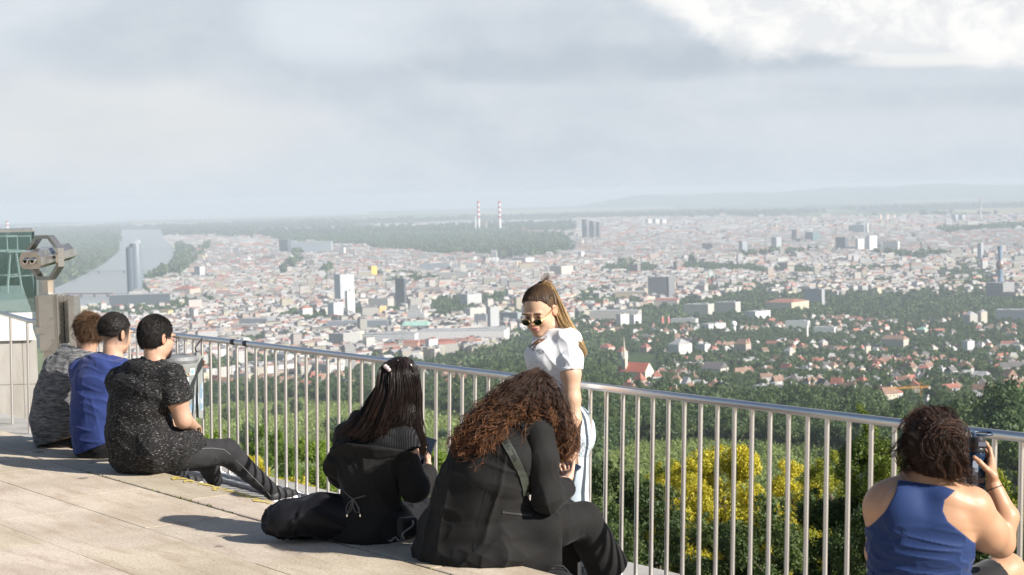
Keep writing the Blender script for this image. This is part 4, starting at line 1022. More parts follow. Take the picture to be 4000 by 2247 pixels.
# parks and street trees inside the city, and the edge of the far forest
x, y, ii, jj = grid(21, 2200, 7600, yaw=.4); x = x+rng.uniform(-8, 8, len(x)); y = y+rng.uniform(-8, 8, len(x)); z = tz(x, y); code, px, py = cover(x, y, z)
n_ = vnoise(np.stack([x/260, y/260, 0*x], 1), 1.0, 21)
dens = np.where(code == 2, .95, np.where((code == 1) & (n_ > .48), .6, np.where(code == 1, .10, 0))); dens = np.where((code == 3) & (D_ := np.hypot(x, y)) .__gt__(4300), .6, dens)
ok = (rng.random(len(x)) < dens) & (px > -100) & (px < 4100) & free(px, py, 2)
tree_mass('park_trees', x[ok], y[ok], z[ok], rng.uniform(7, 11, ok.sum()), [mass_proto(70, .28, 81), mass_proto(70, .28, 82)], 'dark clumps of park trees between the city blocks', M_MID)
x, y, ii, jj = grid(46, 7600, 14500, yaw=.4); x = x+rng.uniform(-18, 18, len(x)); y = y+rng.uniform(-18, 18, len(x)); z = tz(x, y); code, px, py = cover(x, y, z)
ok = (code == 2) & (px > -100) & (px < 4100)
tree_mass('distant_forest', x[ok], y[ok], z[ok], rng.uniform(15, 22, ok.sum()), [mass_proto(40, .38, 91), mass_proto(40, .38, 92)], 'blue-grey forest band between city and horizon', M_MID, 0)
x, y, ii, jj = grid(95, 14500, 23000, yaw=.4); x = x+rng.uniform(-40, 40, len(x)); y = y+rng.uniform(-40, 40, len(x)); z = tz(x, y); code, px, py = cover(x, y, z)
n_ = vnoise(np.stack([x/2600, y/1500, 0*x], 1), 1.0, 43); ok = ((code == 2) | ((code == 6) & (n_ > .0)) | ((code == 0) & (n_ > .25))) & (px > -100) & (px < 4100)
tree_mass('distant_forest', x[ok], y[ok], z[ok], rng.uniform(20, 34, ok.sum()), [mass_proto(40, .40, 93), mass_proto(40, .40, 94, 'spread')], 'faint woods on the far plain below the horizon', M_MID, 0)
log('tree masses')
# vine rows on the two meadows-like slopes
vx = []; vy = []
x, y, ii, jj = grid(3.0, 420, 1050, yaw=.55); x = x+rng.uniform(-.3, .3, len(x)); y = y+rng.uniform(-1.4, 1.4, len(x)); z = tz(x, y); code, px, py = cover(x, y, z)
ok = (code == 4) & ((ii % 2) == 0) & (px > 500) & (px < 4050) & (rng.random(len(x)) < .9) & (py < 1960)
x, y, z = x[ok], y[ok], z[ok]
tree_mass('vine_rows', x, y, z-.5, np.full(len(x), 1.35), [mass_proto(26, .24, 101)], 'pale green vine rows on the slopes below', leaf_mat('vine_leaves', [(.13, .175, .05), (.19, .245, .07), (.26, .31, .095)], trans=.2), 0)
x, y, ii, jj = grid(5.0, 1050, 2300, yaw=.55); y = y+rng.uniform(-2, 2, len(x)); z = tz(x, y); code, px, py = cover(x, y, z)
ok = (code == 4) & ((ii % 2) == 0) & (px > 450) & (px < 2400) & (rng.random(len(x)) < .85)
tree_mass('vine_rows', x[ok], y[ok], z[ok]-.5, np.full(ok.sum(), 2.1), [mass_proto(26, .24, 102)], 'pale green vine rows on the left meadow slope', MATS['vine_leaves'], 0)
log('vines', ok.sum())
# ------------------------------------------------------------------ trees close below the terrace
def near_proto(kind, n, leaf, seed): return Proto(kind, n, leaf, seed, lsd=.3, shell=.25)
NP = [near_proto('bank', 52000, .026, 201), near_proto('bank', 52000, .026, 202), near_proto('bank_spire', 42000, .026, 203)]
for q_ in NP: q_.tr = trunk_mesh(5, .5, .05, 3)
DG = leaf_mat('maple_dark', [(.022, .045, .016), (.045, .078, .022), (.078, .120, .032), (.125, .165, .045)], trans=.28)
YG = leaf_mat('maple_yellow_green', [(.05, .085, .014), (.12, .17, .024), (.22, .26, .03), (.38, .36, .04)], trans=.35)
YL = leaf_mat('maple_yellow', [(.18, .20, .02), (.42, .38, .03), (.62, .53, .05), (.74, .64, .09)], trans=.35)
BG = leaf_mat('shrub_bright_green', [(.06, .11, .018), (.11, .19, .028), (.18, .27, .036), (.26, .34, .05)], trans=.35)
def near_tree(name, label, px, ytop, Y, rpx, k, mat, hs=1.0, group=None):
    """crown top at photo row ytop, crown radius rpx photo px, standing on the slope at distance Y"""
    p = P(px, ytop, Y); g = float(tz(p[0], Y)); kpx = Y/FPX; r = rpx*kpx
    top = {0: 1.62, 1: 1.62, 2: 2.2}[k]; base = p[2]-top*r*hs
    o = tree(name, label, NP[k], (p[0], p[1], base), (r, r, r*hs), rng.uniform(0, 6.28), mat, group)
    tr = [c for c in o.children if c.name.startswith('trunk')][0]
    if base-.3*r > g: mb = MB(); mb.tube([(0, 0, .2), (.02, .01, -(base-g+1)/(r*hs))], [.07, .11], 8); mb.build('trunk', BARK, o, True, local=True)
    return o
nt = near_tree
nt('maple_tree', 'dark green maple with reddish seed clusters just right of the standing girl', 2400, 1775, 31, 190, 0, DG, 1.0)
nt('maple_tree', 'maple with bright yellow upper leaves in the middle of the right railing', 2820, 1700, 31, 215, 0, YL, 1.0)
nt('maple_tree', 'smaller bright yellow maple crown left of the tall yellow-green maple', 3085, 1790, 30, 145, 1, YL, 1.0)
nt('maple_tree', 'bright yellow maple branch low left of the tall yellow crown', 2660, 1790, 30, 125, 1, YL, 1.0)
nt('maple_tree', 'yellowish green bush left of the bright yellow maple', 2590, 1790, 33, 110, 1, YG, 1.0)
nt('maple_tree', 'dark green maple low behind the railing left of the yellow crowns', 2560, 1880, 26, 230, 1, DG, 1.0)
nt('maple_tree', 'dark green maple in front of the yellow maple', 2800, 1985, 24, 190, 0, DG, 1.0)
nt('maple_tree', 'dark green maple below the smaller yellow crown', 3010, 1935, 23, 230, 1, DG, 1.0)
nt('maple_tree', 'dark green maple at the foot of the tall yellow-green maple', 3230, 1890, 24, 200, 0, DG, 1.0)
nt('maple_tree', 'tall yellow-green maple rising above the railing left of the woman in blue', 3400, 1572, 24, 170, 2, YG, 1.0)
nt('maple_tree', 'yellow-green maple between the tall maple and the yellow crowns', 3245, 1760, 27, 130, 1, YG, 1.0)
nt('maple_tree', 'yellow-green maple behind the head of the woman with the bottle', 3530, 1720, 23, 200, 0, YG, 1.0)
nt('maple_tree', 'yellow-green maple at the right edge beyond the bottle', 3960, 1830, 19, 230, 1, YG, 1.0)
nt('maple_tree', 'dark green maple low behind the woman in the tank top', 3420, 1930, 19, 240, 1, DG, 1.0)
nt('maple_tree', 'dark green maple low at the right edge below the yellow-green one', 3900, 2020, 16, 260, 0, DG, 1.0)
nt('maple_tree', 'dark green bush at the foot of the railing beside the flared trousers', 2350, 1960, 24, 170, 1, DG, 1.0)
for q, (lab, px, yt, Y, rp, k, mt_) in enumerate([
 ('bright green shrub tree seen through the railing right of the seated men', 850, 1668, 66, 130, 0, BG), ('bright green shrub tree above the yellow bushes', 1040, 1655, 70, 140, 1, BG),
 ('bright green shrub tree in the middle of the left railing', 1220, 1690, 64, 130, 0, BG), ('dark green shrub tree left of the long-haired girl', 1330, 1668, 78, 90, 0, DG),
 ('green shrub tree behind the long-haired girl', 1470, 1700, 60, 150, 1, BG), ('bright green shrub tree between the two girls in black', 1660, 1735, 52, 150, 0, BG),
 ('green shrub tree behind the curly-haired girl', 1850, 1770, 46, 170, 1, BG), ('dark green shrub tree behind the standing girl', 2120, 1800, 40, 180, 0, DG),
 ('yellow leaved bush beside the knee of the man in speckled shirt', 985, 1762, 44, 75, 0, YL), ('small yellow leaved bush at the foot of the railing', 1175, 1858, 38, 80, 1, YL),
 ('low yellow leaved bush behind the long dark trousers', 1090, 1850, 41, 80, 0, YL),
 ('green bush low behind the railing in front of the yellow bush', 1310, 1830, 42, 120, 0, BG), ('green bush below the bin', 760, 1700, 50, 90, 1, BG),
 ('green bush low behind the seated girls', 1560, 1880, 38, 160, 1, BG)]):
    nt('shrub_tree', lab, px, yt, Y, rp, k, mt_, 1.0)
log('near trees')
# ------------------------------------------------------------------ the paved terrace, its step and the walkway below
ET = unit((1, -1.39, 0)); EM = np.array((ET[1], -ET[0], 0.0)); EO = -EM                  # along the edge, inward, outward
E0 = np.array((0.0, 8.23, 0.0))
def TP(s, q, z=0.0): return E0+ET*s+EM*q+np.array((0, 0, z))                             # s along the edge, q inward from it
WZ = -.34
m, t, b = new_mat('terrace_stone'); co = t.new('ShaderNodeTexCoord').outputs['Object']
at = Ex(t, t.new('ShaderNodeAttribute', attribute_name='Col').outputs[0])
rot = t.mapv(co, (1, 1, 1), (0, 0, .95))
n1 = t.noise(co, 1.3, 6, .62); n2 = t.noise(t.mapv(rot, (1.2, 7, 1)), 1.6, 5, .6); n3 = t.noise(co, 62, 4, .8); n4 = t.noise(co, 38, 4, .65)
c = t.mix(t.smooth(n1, .3, .72), (.44, .365, .28), (.63, .54, .435))
c = t.mix(t.smooth(n2, .45, .72)*.6, c, (.36, .27, .185))
c = t.mix(t.smooth(n4, .52, .72)*.35, c, (.33, .29, .245))
c = t.mix(t.smooth(n3, .5, .64)*.55, c, (.20, .175, .15)); c = t.mix(t.smooth(n3, .45, .33)*.35, c, (.68, .63, .55))
v = t.voronoi(co, 3.0)
sx, sy, sz = t.sep(v.outputs[1]); sp = t.smooth(Ex(t, v.outputs[0])+(n4-.5)*.10, .15, .09)*sx.gt(.40)
c = t.mix(sp*.75, c, (.12, .105, .095))
v2 = t.voronoi(co, 9.0); tx, ty, tz_ = t.sep(v2.outputs[1]); sp2 = t.smooth(Ex(t, v2.outputs[0])+(n4-.5)*.2, .11, .04)*tx.gt(.72)
c = t.mix(sp2*.6, c, (.15, .12, .10))
c = t.mix(1.0, c, at, 'MULTIPLY')
t.put(b.inputs['Base Color'], c); b.inputs['Roughness'].default_value = .82; b.inputs['Specular IOR Level'].default_value = .3
t.put(b.inputs['Normal'], t.bump(n3*.5+n4, .35, .004))
rows = [0, .352, .91, 1.455, 2.0, 2.55, 3.1, 3.65, 4.2, 4.75, 5.3, 5.85, 6.4, 6.95, 7.5, 8.05]
mb = MB(); cols = []; g = np.random.default_rng(5)
for q in range(len(rows)-1):
    L = 1.25 if q else 1.28; s = -10.5+(.61 if q % 2 else .05)+(.27*q % .5)
    gap = .017 if q == 1 else .003
    while s < 9.0:
        a0, a1 = s+.0015, s+L-.0015; q0, q1 = rows[q]+(gap if q else 0), rows[q+1]-.002
        z0 = g.uniform(-.0015, .0015)
        cc = TP((a0+a1)/2, (q0+q1)/2, -.06+z0); n0 = len(mb.F)
        mb.box(cc, (a1-a0, q1-q0, .12), basis(ET, EM, (0, 0, 1)), bevel=0 if q else .010)
        cols += [g.uniform(.93, 1.06)*np.array((1, g.uniform(.985, 1.01), g.uniform(.96, 1.02)))]*(len(mb.F)-n0)
        s += L
pav = mb.build('terrace_paving', m); set_col(pav.data, np.array(cols)); tag(pav, kind='structure')
mb = MB(); mb.box(TP(-1, 4.1, -.206), (21, 8.16, .40), basis(ET, EM, (0, 0, 1))); bed = mb.build('terrace_bed', simple('joint_dirt', (.045, .038, .03), .95, var=.4, vscale=12)); tag(bed, kind='structure')
mc = simple('riser_concrete', (.34, .31, .28), .85, var=.2, vscale=3, bump=.3)
mb = MB(); mb.box(TP(-1, -.002+.06, -.27), (21, .12, .30), basis(ET, EM, (0, 0, 1))); rs = mb.build('step_riser', mc); tag(rs, kind='structure')
# worn yellow edge paint
my_, t, b = new_mat('yellow_edge_paint'); co = t.new('ShaderNodeTexCoord').outputs['Object']
nz = t.noise(t.mapv(co, (3, 3, 3), (0, 0, .95)), 5.5, 8, .75); big = t.noise(co, 1.1, 3)
t.put(b.inputs['Base Color'], t.mix(nz, (.52, .39, .08), (.66, .52, .14))); b.inputs['Roughness'].default_value = .8
t.put(b.inputs['Alpha'], (nz+(big-.5)*.6).gt(.505))
V = []; n = 40
for q in range(n+1):
    s = -4.1+q/n*1.95
    V += [TP(s, .016, .0045), TP(s, .085+.015*math.sin(q*1.7), .0045)]
yp = link('painted_line', mesh_np('painted_line', V, [(2*q, 2*q+2, 2*q+3, 2*q+1) for q in range(n)], smooth=False), my_); tag(yp, kind='structure')
# moss in the first joint
g = np.random.default_rng(8); pts = []
for q in range(900):
    s = g.uniform(-4.5, .6); d = vnoise(np.array([[s*1.7, 0, 0]]), 1.0, 6)[0]
    if g.random() < .25+.8*d: pts.append(TP(s, .360+g.normal(0, .006), g.uniform(-.012, .008)))
pts = np.array(pts); k = len(pts); s_ = g.uniform(.004, .011, k)[:, None]; dv = g.normal(size=(k, 3)); dv /= np.linalg.norm(dv, axis=1)[:, None]; e = np.cross(dv, (0.2, .3, 1)); e /= np.linalg.norm(e, axis=1)[:, None]
V = np.stack([pts-dv*s_, pts+e*s_*.6, pts+dv*s_, pts-e*s_*.6], 1).reshape(-1, 3)
mo = link('moss', mesh_np('moss', V, np.arange(4*k).reshape(k, 4), smooth=False), simple('moss_green', (.10, .13, .02), .9)); tag(mo, 'green moss growing in the paving joint', 'moss', kind='stuff')
mb = MB(); mb.box(TP(-1, -.72, WZ-.10), (22, 1.44, .20), basis(ET, EM, (0, 0, 1))); wk = mb.build('walkway', simple('walkway_concrete', (.36, .345, .32), .85, var=.2, vscale=2.5, bump=.3)); tag(wk, kind='structure')
mb = MB(); mb.box(TP(-1, -.9, WZ-4.2), (22, 1.05, 8.0), basis(ET, EM, (0, 0, 1))); rw = mb.build('retaining_wall', simple('retaining_concrete', (.33, .31, .29), .9, var=.25, vscale=1.2)); tag(rw, 'concrete retaining wall under the walkway edge', 'wall')
log('terrace')
# ------------------------------------------------------------------ stainless railing
m_st, t, b = new_mat('brushed_steel'); co = t.new('ShaderNodeTexCoord').outputs['Object']
b.inputs['Metallic'].default_value = 1.0
nz = t.noise(t.mapv(co, (1, 1, .15)), 14, 3, .6); nb = t.noise(t.mapv(co, (1, 1, .2)), 5, 3)
t.put(b.inputs['Base Color'], t.mix(nb, (.70, .67, .64), (.82, .80, .78))); t.put(b.inputs['Roughness'], t.math('MULTIPLY_ADD', nz, .12, .33))
ZR = .69
RP = [(-30, 1214), (70, 1241), (116, 1254), (175, 1256), (290, 1268), (440, 1284)]
left = np.array([G(a, c_, ZR) for a, c_ in RP])
xs = np.linspace(-3.0, 3.4, 60); pc = np.array([6.8e-3, 1.0155e-2, -1.47599, 10.02726]); main = np.stack([xs, np.polyval(pc, xs), 0*xs+ZR], 1)
rail = np.concatenate([left[:5], main])
R = thing('railing', 'brushed stainless steel railing with thin round bars along the terrace', 'railing', tuple(main[0]*np.array((1, 1, 0))+np.array((0, 0, WZ))))
seg = np.concatenate([[0], np.cumsum(np.linalg.norm(np.diff(rail, axis=0), axis=1))])
def rpt(s): return np.array([np.interp(s, seg, rail[:, k]) for k in range(3)])
def rdir(s): return unit(rpt(s+.05)-rpt(s-.05))
mb = MB(); mb.tube(left[:4], .021, 12); mb.build('handrail', m_st, R, auto=40)
mb = MB(); ss = np.linspace(seg[4], seg[-1], 90); mb.tube([rpt(s) for s in ss], .0205, 14); mb.build('handrail', m_st, R, auto=40)
fine = np.linspace(seg[4], seg[-1], 6000); pp, _ = proj(np.array([rpt(s)-np.array((0, 0, .05)) for s in fine]))
s925 = np.interp(925, pp, fine); s1757 = np.interp(1757, pp, fine); s2435 = np.interp(2435, pp, fine); s3232 = np.interp(3232, pp, fine)
bars = list(s925-.1455*np.arange(1, 40))[::-1]+list(np.linspace(s925, s1757, 20))[:-1]+list(np.linspace(s1757, s2435, 13))[:-1]+list(np.linspace(s2435, s3232, 13))
bars += [s3232+.1335*q for q in range(1, 20)]
bars = [s for s in bars if seg[4]+.02 < s < seg[-1]-.02]
LEAN = lambda s: math.tan(rad(np.interp(s, [seg[4], s925, s2435, seg[-1]], [1.2, 1.4, 2.5, 2.5])))
bm_ = None
def bar_at(p, out, lean, name='baluster'):
    base = p-out*lean*1.05; base[2] = WZ
    mb = MB(); mb.tube([base, p-np.array((0, 0, .012))], .0118, 10); mb.build(name, m_st, R, auto=40)
    return base
bases = []
for s in bars:
    d_ = rdir(s); out = np.array((-d_[1], d_[0], 0)); out = out if out @ EO > 0 else -out
    bases.append(bar_at(rpt(s), out, LEAN(s)))
for a in (40, 106): bar_at(G(a, np.interp(a, [-30, 70, 116], [1214, 1241, 1254]), ZR), EO, .02)
mb = MB()
bases = np.array(bases); mb.tube(bases+np.array((0, 0, .045)), .014, 8); mb.build('base_rail', m_st, R, auto=40)
for s in (s925-.04, s925+.16):
    mb = MB(); p = rpt(s); d_ = rdir(s); mb.lathe([(.0215, -.03), (.0225, -.015), (.0225, .03)], p, basis(np.cross(d_, (0, 0, 1)), np.cross(np.cross(d_, (0, 0, 1)), d_)*-1, d_), 12); mb.build('tape_band', simple('tape_black', (.05, .045, .05), .6), R, auto=40)
mb = MB(); d_ = rdir((s925+seg[-1])/2)
kb = np.array([b_ for b_ in bases]); n = len(kb)
V = []; 
for q in range(n):
    d_ = unit(kb[min(q+1, n-1)]-kb[max(q-1, 0)]); out = np.array((-d_[1], d_[0], 0)); out = out if out @ EO > 0 else -out
    for w, h in ((-.07, .0), (-.07, .03), (.10, .03), (.10, -.25)): V.append(kb[q]+out*w+np.array((0, 0, h-.001)))
F = [(4*q+e, 4*q+e+1, 4*q+4+e+1, 4*q+4+e) for q in range(n-1) for e in range(3)]
ke = link('kerb', mesh_np('kerb', V, F, smooth=False), simple('kerb_zinc', (.36, .38, .42), .45, .6, var=.15, vscale=3)); tag(ke, kind='structure')
log('railing', len(bars))
# ------------------------------------------------------------------ litter bin on the railing
bp = P(688, 1392, 13.15); bz = bp[2]
B = thing('litter_bin', 'round grey litter bin with stickers hung on the railing beside the seated men', 'bin', (bp[0], bp[1], bz-.47))
mg, t, b = new_mat('bin_grey'); co = t.new('ShaderNodeTexCoord').outputs['Object']
x_, y_, z_ = t.sep(co); nn = t.noise(t.mapv(co, (18, 18, 5)), 1.0, 3, .5)
stk = t.smooth(nn, .52, .56)*z_.lt(.30)*z_.gt(.06)
c = t.mix(t.noise(co, 9, 5), (.20, .215, .21), (.28, .30, .29)); c = t.mix(stk*.85, c, t.mix(t.smooth(t.noise(t.mapv(co, (40, 40, 9)), 1.0, 3), .47, .53), (.46, .50, .54), (.14, .25, .37)))
t.put(b.inputs['Base Color'], c); b.inputs['Roughness'].default_value = .5
mb = MB(); mb.lathe([(.085, 0), (.118, .015), (.128, .07), (.150, .38), (.156, .40), (.156, .425)], (0, 0, 0), n=36, cap=True); mb.build('body', mg, B, local=True, auto=40)
mb = MB()
hole, rim = [], []
n = 36; V = []; cx, cy = -.02, -.01
for q in range(n):
    a = 2*math.pi*q/n; ca, sa = math.cos(a), math.sin(a)
    V += [(.160*ca, .160*sa, .425), (.165*ca, .165*sa, .445), (.155*ca, .155*sa, .470), (cx+.100*ca, cy+.062*sa, .485), (cx+.094*ca, cy+.058*sa, .478), (cx+.09*ca, cy+.055*sa, .30)]
F = [(6*q+e, 6*((q+1) % n)+e, 6*((q+1) % n)+e+1, 6*q+e+1) for q in range(n) for e in range(5)]+[tuple(6*q+5 for q in range(n))]
lid = linkl('lid', mesh_np('lid', V, F), simple('bin_lid', (.17, .175, .18), .55, var=.25, vscale=14, bump=.4), B); lid.data.set_sharp_from_angle(angle=rad(35)); lid.rotation_euler = (0, 0, 0)
mb = MB(); mb.box((0, 0, .23), (.30, .30, .004)); 
mb = MB(); pd = G(785, 1400, .3) if False else P(775, 1420, 13.3); o_ = np.array((bp[0], bp[1], bz-.47))
mb.prism([(0, .02), (.05, 0), (.05, .46), (.02, .50), (0, .50)], (.135, .04, -.01), (.8, .6, 0), (0, 0, 1), (-.6, .8, 0), -.02, .02); mb.build('bracket', MATS['bin_grey'], B, local=True)
mb = MB(); q = pd-o_; mb.lathe([(.022, -.02), (.026, -.015), (.026, .015), (.022, .02)], q+np.array((.018, .02, .0)), n=12); mb.box(q+np.array((-.03, 0, 0)), (.05, .02, .02)); mb.build('clamp', simple('rusty_clamp', (.22, .09, .04), .7, .3, var=.4, vscale=60), B, local=True)
mb = MB(); w0 = P(778, 1322, 13.35)-o_; mb.tube([w0+np.array((.02, .02, .0)), w0+np.array((-.03, -.02, -.07)), w0+np.array((-.005, 0, -.16)), w0+np.array((.0, -.03, -.27))], .006, 6); mb.build('strap', simple('black_strap', (.02, .02, .02), .6), B, local=True)
# stickers: a small sign with the word VOICE and a red arrow
def text_mesh(s, size, font=None, extr=0.0):
    cu = bpy.data.curves.new('lettering', 'FONT'); cu.body = s; cu.size = size; cu.align_x = 'CENTER'; cu.align_y = 'CENTER'; cu.resolution_u = 3; cu.offset = size*.02
    o = bpy.data.objects.new('lettering', cu); COL.objects.link(o); dg = bpy.context.evaluated_depsgraph_get()
    me = bpy.data.meshes.new_from_object(o.evaluated_get(dg)); bpy.data.objects.remove(o); bpy.data.curves.remove(cu)
    V = np.array([v.co[:] for v in me.vertices]); F = [list(p.vertices) for p in me.polygons]; bpy.data.meshes.remove(me)
    return V, F
def on_bin(V, F, ang, z, name, mat, off=.002, flip=False):
    """wrap a flat shape round the bin"""
    W = []
    for v in V:
        zz = z+v[1]; r = np.interp(zz, [.07, .38], [.128, .150])+off; a = ang+v[0]/r
        W.append((r*math.cos(a), r*math.sin(a), zz))
    linkl(name, mesh_np(name, W, F, smooth=False), mat, B)
def quadgrid(w, h, n=8):
    V = [(-w/2+w*i/n, y, 0) for i in range(n+1) for y in (-h/2, h/2)]; return V, [(2*i, 2*i+2, 2*i+3, 2*i+1) for i in range(n)]
A0 = -.95
V, F = quadgrid(.085, .028); on_bin(V, F, A0, .345, 'sticker', simple('sticker_black', (.03, .03, .035), .5), .0015)
V, F = text_mesh('VOICE', .030); on_bin(V, F, A0, .345, 'sticker', simple('sticker_letters', (.70, .58, .45), .5), .0035)
V = [(-.03, -.012, 0), (.012, -.012, 0), (.022, .016, 0), (-.012, .010, 0)]; on_bin(V, [(0, 1, 2, 3)], A0-.15, .376, 'sticker', simple('sticker_red', (.60, .05, .03), .5), .002)
V, F = quadgrid(.05, .05); on_bin(V, F, A0+.45, .36, 'sticker', simple('sticker_white', (.66, .70, .72), .5), .0015)
V = [(.016*math.cos(q), .016*math.sin(q), 0) for q in np.linspace(0, 6.28, 14)[:-1]]; on_bin(V, [tuple(range(13))], A0+.42, .36, 'sticker', simple('sticker_teal', (.20, .38, .42), .5), .003)
V, F = quadgrid(.07, .03); on_bin(V, F, A0-.05, .305, 'sticker', MATS['sticker_white'], .0015)
# ------------------------------------------------------------------ coin-operated telescope
TY = 15.4; kT = TY/FPX
def TQ(px, py, dy=0.0): return P(px, py, TY+dy)
tp0 = TQ(178, 1150); gz = WZ
T = thing('viewing_telescope', 'stainless steel public viewing telescope on a wide steel post at the left', 'telescope', (tp0[0], tp0[1], gz))
ms, t, b = new_mat('telescope_steel'); co = t.new('ShaderNodeTexCoord').outputs['Object']; b.inputs['Metallic'].default_value = .85
t.put(b.inputs['Base Color'], t.mix(t.noise(co, 7, 5, .6), (.41, .39, .365), (.60, .585, .565))); t.put(b.inputs['Roughness'], t.math('MULTIPLY_ADD', t.noise(co, 22, 4, .6), .18, .16))
# body: faceted tube aimed right-and-away, front plate with two eyepieces
c0 = TQ(118, 1018); c1 = TQ(252, 982, .62); ax = unit(c1-c0); L = np.linalg.norm(c1-c0)
sd_ = unit(np.cross(ax, (0, 0, 1))); up = np.cross(sd_, ax)
sec = lambda w, h, cw, ch: [(-w+cw, -h), (w-cw, -h), (w, -h+ch*.6), (w, h-ch), (w-cw, h), (-w+cw, h), (-w, h-ch), (-w, -h+ch*.6)]
mb = MB(); w, h = .100, .074
s0 = sec(w, h, .03, .05); s1 = sec(w*.95, h*1.02, .05, .05); s2 = sec(w*.72, h*.70, .04, .04)
V = [c0+sd_*a+up*c_ for a, c_ in s0]+[c0+ax*L+sd_*a+up*c_ for a, c_ in s1]+[c0+ax*(L+.10)-up*.02+sd_*a+up*c_ for a, c_ in s2]
F = [tuple(range(8))[::-1], tuple(range(16, 24))]+[(r*8+i, r*8+(i+1) % 8, r*8+8+(i+1) % 8, r*8+8+i) for r in range(2) for i in range(8)]
mb.add(V, F); mb.build('body', ms, T)
for sx in (-.032, .034):
    mb = MB(); o_ = c0+sd_*sx-up*.005
    mb.lathe([(.030, .03), (.030, -.025), (.026, -.032), (.015, -.034), (.014, -.01)], o_, basis(sd_, -up if False else np.cross(ax, sd_), ax), 20, cap=False); ep = mb.build('eyepiece', simple('polished_steel', (.62, .60, .58), .14, 1.0) if sx < 0 else MATS['polished_steel'], T, auto=40)
    mb = MB(); mb.lathe([(.0001, -.005), (.0145, -.004)], o_, basis(sd_, np.cross(ax, sd_), ax), 16, cap=False); mb.build('lens', simple('lens_dark', (.01, .01, .012), .1) if sx < 0 else MATS['lens_dark'], T)
# octagonal ring
rc = TQ(178, 1006, .28); fx = unit(np.array((1.0, -.62, 0))); fy = np.array((0, 0, 1.0)); fn = np.cross(fx, fy)
ro, ri = .205, .172; oc = [(math.cos(rad(22.5+45*q)), math.sin(rad(22.5+45*q))) for q in range(8)]
V = []
for dz in (-.035, .035):
    for r_ in (ro, ri):
        for a, c_ in oc: V.append(rc+fx*a*r_+fy*c_*r_*1.03+fn*dz)
F = []
for q in range(8):
    n_ = (q+1) % 8; F += [(q, n_, 8+n_, 8+q), (16+q, 24+q, 24+n_, 16+n_), (q, 16+q, 16+n_, n_), (8+q, 8+n_, 24+n_, 24+q)]
link('ring', mesh_np('ring', V, F, smooth=False), ms, T)
mb = MB(); mb.tube([rc+fx*ro*.93, rc-fx*ro*.93], .012, 8); mb.build('pivot', ms, T, auto=40)
nk = rc+np.array((0, 0, -.215)); mb = MB(); mb.frustum([(nk[0]+.068*a, nk[1]+.068*c_) for a, c_ in oc], nk[2]-.145, nk[2]+.02); mb.build('neck', ms, T)
mb = MB(); mb.frustum([(nk[0]+.078*a, nk[1]+.078*c_) for a, c_ in oc], nk[2]-.17, nk[2]-.135); mb.build('collar', simple('collar_dark', (.12, .10, .09), .5, .6), T)
# post: steel channel with a side plate
ztop = TQ(190, 1152)[2]; zt2 = TQ(260, 1158)[2]
def slab(a, b_, y0, y1, z0, z1, name, mat=ms, bev=.004):
    A_, B_ = TQ(a, 1200), TQ(b_, 1200); mb = MB(); mb.box(((A_[0]+B_[0])/2, (y0+y1)/2, (z0+z1)/2), (B_[0]-A_[0], y1-y0, z1-z0), bevel=bev); return mb.build(name, mat, T)
zb = TQ(200, 1350)[2]
slab(143, 216, TY+.05, TY+.30, zb-.05, ztop, 'housing')
slab(217, 224, TY+.03, TY+.34, zb-.02, ztop+.004, 'housing')
slab(224, 263, TY+.22, TY+.235, zb, zt2, 'side_plate')
slab(263, 289, TY+.02, TY+.24, zb-.012, zt2+.003, 'side_plate')
slab(224, 289, TY+.03, TY+.22, zb-.03, zb-.012, 'side_plate')
slab(126, 141, TY+.10, TY+.26, zb+.12, ztop-.01, 'coin_box'); slab(130, 166, TY+.04, TY+.25, zb+.10, zb+.16, 'coin_box')
slab(150, 222, TY+.10, TY+.28, gz-.02, zb-.05, 'post')
for px, py in ((243, 1207), (203, 1244), (247, 1293), (206, 1329)):
    o_ = P(px, py, TY+.045 if px < 220 else TY+.215); mb = MB(); mb.lathe([(.008, 0), (.006, .006), (.002, .007)], o_, basis((1, 0, 0), (0, 0, 1), (0, -1, 0)), 10); mb.build('bolt', MATS['polished_steel'], T, auto=30)
# ------------------------------------------------------------------ neighbouring terrace with glass parapet
WY = 20.0
xr = P(146, 1400, WY)[0]; xg = P(122, 1100, WY)[0]
z1 = P(60, 1330, WY)[2]; z2 = P(60, 1224, WY)[2]; z3 = P(60, 905, WY)[2]
Wl = thing('parapet_wall', 'weathered concrete wall with white band below the glass parapet', 'wall', (xr-4, WY, -7))
mcw, t, b = new_mat('panel_concrete'); co = t.new('ShaderNodeTexCoord').outputs['Object']; x_, y_, z_ = t.sep(co)
nz = t.noise(t.mapv(co, (1.5, 1, .5)), 2.6, 6, .65); c = t.mix(t.smooth(nz, .3, .7), (.42, .39, .345), (.56, .535, .49))
jo = ((z_+.28)/.58).frac().lt(.016).max(((x_+.1)/1.35).frac().lt(.006)); c = t.mix(jo*.8, c, (.15, .14, .13))
t.put(b.inputs['Base Color'], c); b.inputs['Roughness'].default_value = .88; t.put(b.inputs['Normal'], t.bump(nz, .3, .01))
PW = [(xr, WY), (xr*1.36-.1, WY+7), (xr-10, WY+7), (xr-10, WY)][::-1]
mb = MB(); mb.frustum(PW[::-1], -9, z1); mb.build('wall', mcw, Wl)
mb = MB(); mb.frustum([(xr-.03, WY-.03), (xr*1.36-.13, WY+7), (xr-10, WY+7), (xr-10, WY-.03)], z1, z2); mb.build('white_band', simple('white_render_band', (.82, .81, .79), .7, var=.03), Wl)
gl = bpy.data.materials.new('tinted_glass'); gl.use_nodes = True; t = NT(gl.node_tree); t.n.remove(t.n['Principled BSDF'])
